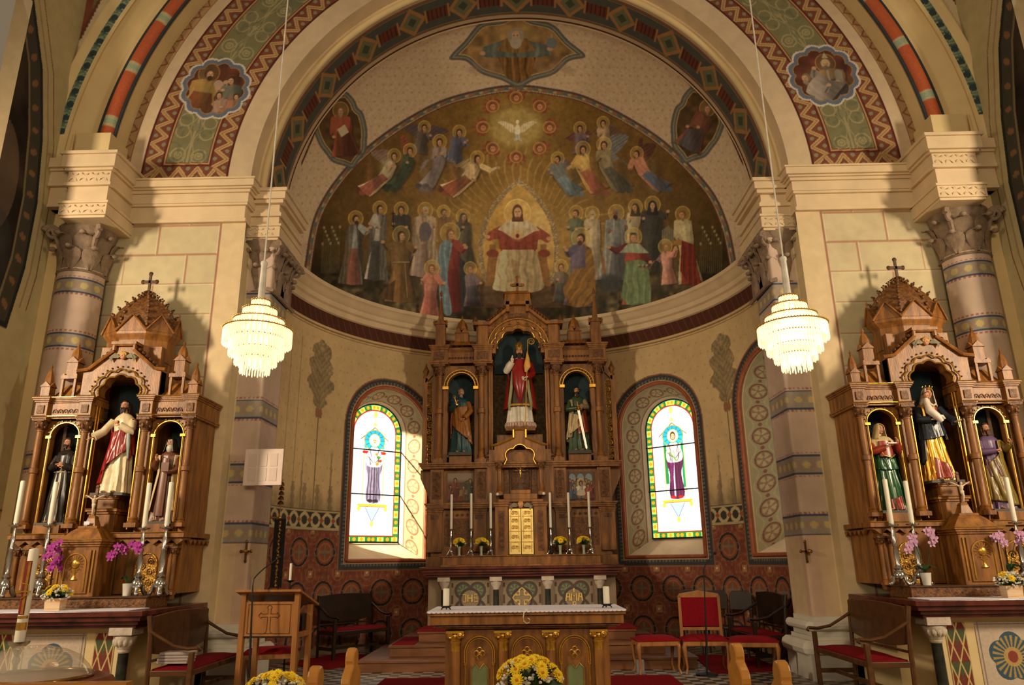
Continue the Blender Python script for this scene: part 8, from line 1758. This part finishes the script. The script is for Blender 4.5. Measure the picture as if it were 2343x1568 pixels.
stool('large oak stool with red velvet seat half hidden behind the lectern', (-3.22, 9.93, 0), radians(12), .62, .46, z=.50)
for k, (x, Y, w) in enumerate(((2.80, 13.35, 'leftmost of the three'), (3.14, 13.08, 'middle of the three'), (3.44, 12.76, 'rightmost of the three'))):
    t = thing('chair', 'dark bentwood chair with rounded back behind the stools, %s' % w, 'chair', (x, Y, 0), radians(-20-6*k), 'dark chairs at the right apse wall'); kw = dict(world=False)
    mb = MB(); mb.box(-.2, .2, -.2, .2, .42, .46); mb.build('seat', m_benchd, t, bevel=.02, **kw)
    mb = MB(); mb.prism([(-.19, .70), (.19, .70), (.19, .93), (.13, 1.0), (-.13, 1.0), (-.19, .93)], .19, .22); mb.build('backrest', m_benchd, t, bevel=.01, **kw)
    for sx in (-1, 1): mb = MB(); mb.tube([(sx*.17, .21, 0), (sx*.17, .2, .45), (sx*.16, .21, .8)], .018, 7); mb.build('rear_leg', m_benchd, t, **kw); mb = MB(); mb.tube([(sx*.17, -.2, 0), (sx*.16, -.17, .43)], .018, 7); mb.build('front_leg', m_benchd, t, **kw)
# ---- lectern
t = thing('lectern', 'light oak lectern with carved cross on its front panel', 'lectern', (-3.0, 9.35, 0), radians(-6)); kw = dict(world=False)
for sx in (-1, 1):
    for y, h in ((-.2, 1.20), (.2, 1.05)): mb = MB(); mb.box(sx*.33-.03, sx*.33+.03, y-.03, y+.03, 0, h); mb.build('leg', m_oak, t, bevel=.004, **kw)
mb = MB(); mb.box(-.30, .30, -.215, -.195, .72, 1.10); mb.build('front_panel', m_oak, t, **kw)
mb = MB(); c_ = [(0, .76), (0, 1.0)]; 
def outl(pts): mb.tube([(p[0], -.218, p[1]) for p in pts], .004, 4)
outl([(-.018, .80), (-.018, .93), (-.09, .93), (-.10, .915), (-.115, .93), (-.13, .948), (-.115, .966), (-.10, .98), (-.09, .966), (-.018, .966), (-.018, 1.02), (-.03, 1.04), (-.015, 1.055), (0, 1.07), (.015, 1.055), (.03, 1.04), (.018, 1.02), (.018, .966), (.09, .966), (.10, .98), (.115, .966), (.13, .948), (.115, .93), (.10, .915), (.09, .93), (.018, .93), (.018, .80)])
outl([(-.10, .745), (-.03, .755), (-.018, .80)]); outl([(.10, .745), (.03, .755), (.018, .80)]); outl([(-.26, .75), (-.26, 1.07), (.26, 1.07), (.26, .75), (-.26, .75)])
mb._build('carved_cross', m_wood2, t, world=False)
mb = MB(); mb.prismx([(-.30, 1.215), (.30, 1.03), (.30, 1.055), (-.30, 1.24)], -.40, .40); mb.build('desk_top', m_oak, t, **kw); mb = MB(); mb.box(-.30, .30, -.20, .2, .70, .72); mb.box(-.30, .30, .05, .2, .72, .95); mb.build('shelf', m_benchd, t, **kw)
for sx in (-1, 1): mb = MB(); mb.box(sx*.33-.02, sx*.33+.02, -.17, .17, .70, .76); mb.build('side_rail', m_oak, t, **kw)
# candle beside the lectern
x, z = P(661, 1330, 10.3); t2 = thing('candle_holder', 'small dark candle holder on a stand just behind the lectern', 'candle holder', (x, 10.35, 0)); mb = MB(); mb.lathe(x, 10.35, 0, [(.12, 0), (.1, .02), (.012, .04), (.012, z-.02), (.05, z), (.055, z+.01)], 12); mb.build('stand', m_black, t2, smooth=True); candle(x, 10.35, z+.01, P(661, 1291, 10.3)[1]-z, .017, 'slim white candle behind the lectern')
# ---- microphones
def mic(pts, base, label):
    t = thing('microphone_stand', label, 'microphone', base); mb = MB(); mb.tube(pts, [.014]*(len(pts)-6)+[.008]*6 if len(pts) > 7 else .01, 7); mb._build('gooseneck', m_black, t); e = pts[-1]; mb = MB(); mb.ell(e[0], e[1], e[2], .022, .03, .022, 8, 6); mb.build('microphone_head', m_black, t, smooth=True); mb = MB(); mb.lathe(base[0], base[1], base[2], [(.15, 0), (.15, .02), (.03, .04)], 16); mb.build('stand_base', m_black, t, smooth=True)
Yl = 8.9; L = [P(*p, Yl) for p in ((565, 1640), (572, 1500), (577, 1340), (578, 1325), (585, 1315), (600, 1300), (618, 1287), (632, 1276))]; mic([(L[0][0], Yl, 0.0)]+[(a, Yl+.02*i, b) for i, (a, b) in enumerate(L[1:])], (L[0][0], Yl, 0), 'slender black gooseneck microphone stand just left of the lectern')
Yr = 10.9; L = [P(*p, Yr) for p in ((1620, 1575), (1617, 1480), (1611, 1322), (1610, 1305), (1613, 1295), (1621, 1283), (1630, 1273), (1636, 1266))]; mic([(L[0][0], Yr, 0.0)]+[(a, Yr, b) for i, (a, b) in enumerate(L[1:])], (L[0][0], Yr, 0), 'slender black gooseneck microphone stand in front of the padded chair')
# ---- altar bells on a bracket with embroidered pull
Yb = 11.3; x0, zt = P(646, 1104, Yb); t = thing('altar_bell', 'brass bell cluster on a wall bracket with a black and gold embroidered pull', 'bell', (x0, Yb, P(646, 1195, Yb)[1])); mb = MB(); xw = -3.99
zb = P(646, 1185, Yb)[1]; mb = MB(); mb.box(xw-.03, xw+.10, Yb-.02, Yb+.02, P(620, 1205, Yb)[1], P(620, 1150, Yb)[1]); mb.build('wall_plate', m_wooddk, t); mb = MB(); mb.tube([(xw+.02, Yb, zb), (x0, Yb, zb)], .015, 8); mb.build('bracket_arm', m_brass, t, smooth=True)
mb = MB(); mb.tube([(x0, Yb, zb-.02), (x0, Yb, zt)], .007, 6); mb.ell(x0, Yb, zb, .03, .03, .03, 8, 6); mb.build('spindle', m_brass, t, smooth=True)
for k, py in enumerate((1150, 1139, 1128, 1117, 1107)): mb = MB(); z = P(646, py, Yb)[1]; mb.lathe(x0, Yb, z-.03, [(.052-.004*k, 0), (.045-.003*k, .03), (.02, .05), (.008, .055)], 12); mb.build('bell', mat('old_brass', (120, 84, 40), .35, metal=.8), t, smooth=True)
(xa, za), (xb, zb2) = P(642, 1192, 9.9), P(637, 1332, 9.9); mb = MB()
x1 = P(642, 1190, Yb)[0]; z1 = P(642, 1188, Yb)[1]; z2 = P(637, 1345, Yb)[1]; x2 = P(637, 1345, Yb)[0]; mb.add([(x1-.085, Yb-.01, z1), (x1+.085, Yb-.01, z1), (x1+.085, Yb-.01, z2), (x1-.085, Yb-.01, z2), (x1-.085, Yb+.005, z1), (x1+.085, Yb+.005, z1), (x1+.085, Yb+.005, z2), (x1-.085, Yb+.005, z2)], [(0, 1, 2, 3), (7, 6, 5, 4), (0, 4, 5, 1), (3, 2, 6, 7), (0, 3, 7, 4), (1, 5, 6, 2)]); o = mb.build('embroidered_pull', mat('black_velvet', (26, 20, 20), .9), t)
mb = MB(); n = 40; mb.tube([(x1+.018*sin(k*1.3), Yb-.014, z1-.03+(z2-z1+.05)*k/n) for k in range(n+1)], .008, 4)
for k in range(18): mb.ell(x1, Yb-.014, z1-.05+(z2-z1+.08)*k/17, .014, .005, .02, 6, 4)
e = mb.build('gold_embroidery', m_goldm, t); e.parent = o
# ---- hymn board on the left pier
(xa, za), (xb, zb) = P(561, 1028, 10.35), P(642, 1110, 10.35); t = thing('hymn_board', 'pale square hymn board with six faint panels on the left pier', 'board', ((xa+xb)/2, 10.38, zb)); mb = MB(); mb.box(xa, xb, 10.37, 10.40, zb, za); mb.build('board', mat('board_white', (238, 218, 208), .5, var=.03), t, bevel=.004)
mb = MB(); w = xb-xa; h = za-zb
for i in range(3):
    for j in range(2): mb.box(xa+w*(.12+.27*i), xa+w*(.32+.27*i), 10.364, 10.37, zb+h*(.12+.40*j), zb+h*(.47+.40*j))
mb._build('number_panels', mat('board_panel', (226, 206, 196), .5, var=.02), t); mb = MB(); mb.box((xa+xb)/2-.2, (xa+xb)/2-.16, 10.40, 10.56, (za+zb)/2-.03, (za+zb)/2+.03); mb.build('bracket', m_black, t)
# ---- consecration crosses
for s, px, nm in ((-1, 562, 'left'), (1, 1845, 'right')):
    x, z = P(px, 1262, 10.52); t = thing('consecration_cross', 'small brass consecration cross with knob fixed to the %s pier' % nm, 'cross', (x, 10.54, z)); mb = MB(); mb.box(x-.012, x+.012, 10.525, 10.545, z-.13, z+.13); mb.box(x-.075, x+.075, 10.525, 10.545, z-.012, z+.012)
    for p in ((0, .13), (0, -.13), (.07, 0), (-.07, 0)): mb.ell(x+p[0], 10.535, z+p[1], .02, .01, .024, 8, 6)
    mb.build('cross', mat('old_brass', (120, 84, 40), .35, metal=.8), t); mb = MB(); mb.ell(x+.02, 10.47, z, .03, .05, .03, 10, 8); mb.build('candle_knob', m_brass, t, smooth=True)
# ---- font with glass dome
xf, yf_ = -3.95, 6.25; t = thing('baptismal_font', 'red marble baptismal font standing at the lower left', 'font', (xf, yf_, -.30)); mb = MB(); mb.lathe(xf, yf_, -.30, [(.34, 0), (.34, .1), (.22, .16), (.2, .5), (.3, .66), (.60, .72), (.62, .95), (.60, .98)], 8, rot=pi/8); mb.build('basin', mat('rosso_marble', (140, 74, 56), .25, var=.2, nscale=6, spec=.6), t, bevel=.01)
m_gl = bpy.data.materials.new('clear_glass'); m_gl.use_nodes = True; b_ = m_gl.node_tree.nodes['Principled BSDF']; b_.inputs['Base Color'].default_value = (.86, .84, .70, 1); b_.inputs['Roughness'].default_value = .03; b_.inputs['Alpha'].default_value = .38; b_.inputs['Specular IOR Level'].default_value = 1.0; b_.inputs['Coat Weight'].default_value = 1.0
t = thing('glass_dome', 'shallow clear glass dome covering the red marble font', 'glass cover', (xf, yf_, .68)); mb = MB(); mb.lathe(xf, yf_, .685, [(.455, 0), (.46, .015), (.445, .03), (.42, .075), (.35, .15), (.25, .20), (.12, .235), (.001, .243)], 48, capt=False); mb.build('dome', m_gl, t, smooth=True)
mb = MB(); mb.tube([(xf+.455*cos(a), yf_+.455*sin(a), .695) for a in [2*pi*i/48 for i in range(49)]], .014, 8); mb.build('gilt_rim', mat('amber_rim', (150, 112, 56), .15, metal=.5), t, smooth=True)
# ---- paschal candle
Yp = 7.0; xp, zp0 = P(50, 1468, Yp); zp1 = P(74, 1255, Yp)[1]; xp = P(62, 1360, Yp)[0]
t = thing('paschal_stand', 'ornate silver stand holding the large decorated candle behind the font', 'candle stand', (xp, Yp, -.30)); mb = MB(); H = zp0+.30; mb.lathe(xp, Yp, -.30, [(.20, 0), (.18, .04), (.05, .1), (.03, .2), (.045, .45), (.025, .6), (.02, H-.2), (.035, H-.16), (.02, H-.12), (.05, H-.05), (.085, H-.02), (.09, H)], 18); mb.build('stem', m_silver, t, smooth=True)
t = candle(xp, Yp, zp0, zp1-zp0, .044, 'tall thick white Easter candle with red and gold ornament', name='paschal_candle', group=None); hh = zp1-zp0
def curved(mb, a0, a1, z0, z1, r):
    n = 8; vs = [(xp+r*cos(a0+(a1-a0)*i/n), Yp+r*sin(a0+(a1-a0)*i/n), z) for i in range(n+1) for z in (z0, z1)]; mb.add(vs, [(2*i, 2*i+2, 2*i+3, 2*i+1) for i in range(n)])
mb = MB(); curved(mb, -pi*1.02, -pi*.30, zp0+hh*.28, zp0+hh*.86, .0455); mb.build('red_ornament', mat('wax_red', (136, 18, 24), .4, var=.2, nscale=22), t, smooth=True)
mb = MB(); curved(mb, -pi*.52, -pi*.38, zp0+hh*.29, zp0+hh*.85, .0465); curved(mb, -pi, -pi*.02, zp0+hh*.12, zp0+hh*.20, .0465); curved(mb, -pi, -pi*.02, zp0+hh*.24, zp0+hh*.27, .0465); mb.box(xp-.07, xp+.06, Yp-.052, Yp-.046, zp0+hh*.52, zp0+hh*.535); mb.tube([(xp-.04, Yp-.05, zp0+hh*.62), (xp+.03, Yp-.05, zp0+hh*.60), (xp+.04, Yp-.05, zp0+hh*.5), (xp-.02, Yp-.05, zp0+hh*.45)], .006, 5); mb._build('gold_ornament', m_gold, t)
# ---- pews
m_pew = mat('varnished_pine', (206, 142, 62), .28, var=.12, nscale=3, stretch=(1, 1, 3), spec=.6, coat=.3)
def pew(label, x_end, y, s, L, group='front pews'):
    t = thing('pew', label, 'pew', (x_end, y, -.30), 0, group); z = -.30; e = x_end
    c_ = y+.12
    pts = [(c_-.17, z), (c_+.17, z), (c_+.15, z+.5), (c_+.09, z+.80)]+[(c_+.10+.095*cos(a), z+.955+.095*sin(a)) for a in [radians(-70+20*k) for k in range(8)]]+[(c_+.085*cos(a), z+1.115+.085*sin(a)) for a in [radians(-25+23*k) for k in range(11)]]+[(c_-.10+.095*cos(a), z+.955+.095*sin(a)) for a in [radians(110+20*k) for k in range(8)]]+[(c_-.09, z+.80), (c_-.15, z+.5)]
    mb = MB(); mb.prismx(pts, e-.035, e+.035); mb.build('pew_end', m_pew, t, bevel=.012)
    xa, xb = sorted((e+s*.035, e+s*L)); mb = MB(); mb.box(xa, xb, y+.02, y+.05, z+.35, z+.84); mb.box(xa, xb, y-.02, y+.10, z+.84, z+.875); mb.build('front_panel', m_pew, t, bevel=.006); mb = MB(); mb.box(xa, xb, y-.02, y+.24, z+.875+.04, z+.90+.04) if False else mb.box(xa, xb, y+.10, y+.30, z+.80, z+.825); mb.build('book_ledge', m_pew, t)
    return t
pew('varnished pine pew with trefoil end, front one left of the aisle', -1.345, 5.95, -1, 1.85); pew('varnished pine pew with trefoil end, second one left of the aisle', -1.345, 4.93, -1, 1.85)
pew('varnished pine pew with trefoil end, front one right of the aisle', 1.60, 5.95, 1, 2.3); pew('varnished pine pew with trefoil end, second one right of the aisle', 1.60, 4.93, 1, 2.3)
mb = MB(); mb.box(-5.2, P(300, 1562, 4.1)[0], 4.05, 4.12, .50, P(150, 1561, 4.1)[1]); tag(mb.build('wooden_rail', m_pew), 'pale pine rail along the bottom left edge in front of the font', 'rail')
# ---- small things
for s, px, py, w, h, nm in ((1, 1463, 1500, .11, .17, 'grey floor loudspeaker box beside the stool near the altar'), (1, 1797, 1545, .13, .22, 'grey floor box before the right pier base')):
    Y = 11.2 if px < 1500 else 10.2; x = P(px, py, Y)[0]; mb = MB(); mb.box(x-w/2, x+w/2, Y-.05, Y+.05, 0, h); t = tag(mb.build('floor_box', mat('grey_plastic', (126, 120, 122), .5), bevel=.008), nm, 'box')
for k, (px, py) in enumerate(((836, 1478), (1300, 0))):
    if k == 0: x, y = PZ(px, py, .02); mb = MB(); mb.box(x-.12, x+.12, y-.09, y+.09, .0, .03); mb.box(x-.11, x+.11, y-.08, y+.08, .032, .055); tag(mb.build('booklet', m_linen), 'white booklets lying on the floor beside the left apse bench', 'booklet')
for k in range(4): mb = MB(); mb.box(-4.06+.01*k, -3.72+.006*k, 8.62, 8.84, .495+.03*k, .52+.03*k); tag(mb.build('hymn_book', mat('pale_book', (176, 160, 156), .7, var=.08), bevel=.004), 'pale book in the small pile on the left bench cushion, %s' % ['bottom of the pile', 'second from the bottom', 'third from the bottom', 'top of the pile'][k], 'book', 'books on the left bench')
mb = MB(); mb.box(-.012, .012, 8.50, 8.60, 1.004, 1.018); mb.ell(.0, 8.55, 1.012, .055, .04, .014, 12, 6); t = thing('altar_microphone', 'flat white microphone with curled white cable on the altar cloth front edge', 'microphone', (0, 8.52, 1.004)); mb._build('microphone_body', m_rod, t, smooth=True)
mb = MB(); mb.tube([(0, 8.50, 1.008), (-.025, 8.47, .985), (-.035, 8.462, .94), (-.03, 8.462, .90), (0, 8.462, .875), (.03, 8.462, .885), (.035, 8.462, .915), (.012, 8.462, .93)], .005, 6); mb.build('cable', m_rod, t, smooth=True)
x, z = P(1263, 1275, 13.78); mb = MB(); mb.lathe(x, 13.86, 1.632, [(.028, 0), (.034, .02), (.03, .12), (.024, .14), (.03, .15)], 12); tag(mb.build('oil_lamp', mat('dark_red_glass', (30, 8, 10), .1, spec=1)), 'small dark red sanctuary lamp right of the gilt tabernacle door', 'lamp')
for s in (-1, 1): mb = MB(); mb.ell(XC+s*.43, 13.9, 2.72, .028, .028, .028, 10, 8); tag(mb.build('small_globe', m_rod, smooth=True), 'tiny white globe light on the %s shoulder of the tabernacle' % ('left' if s < 0 else 'right'), 'light')
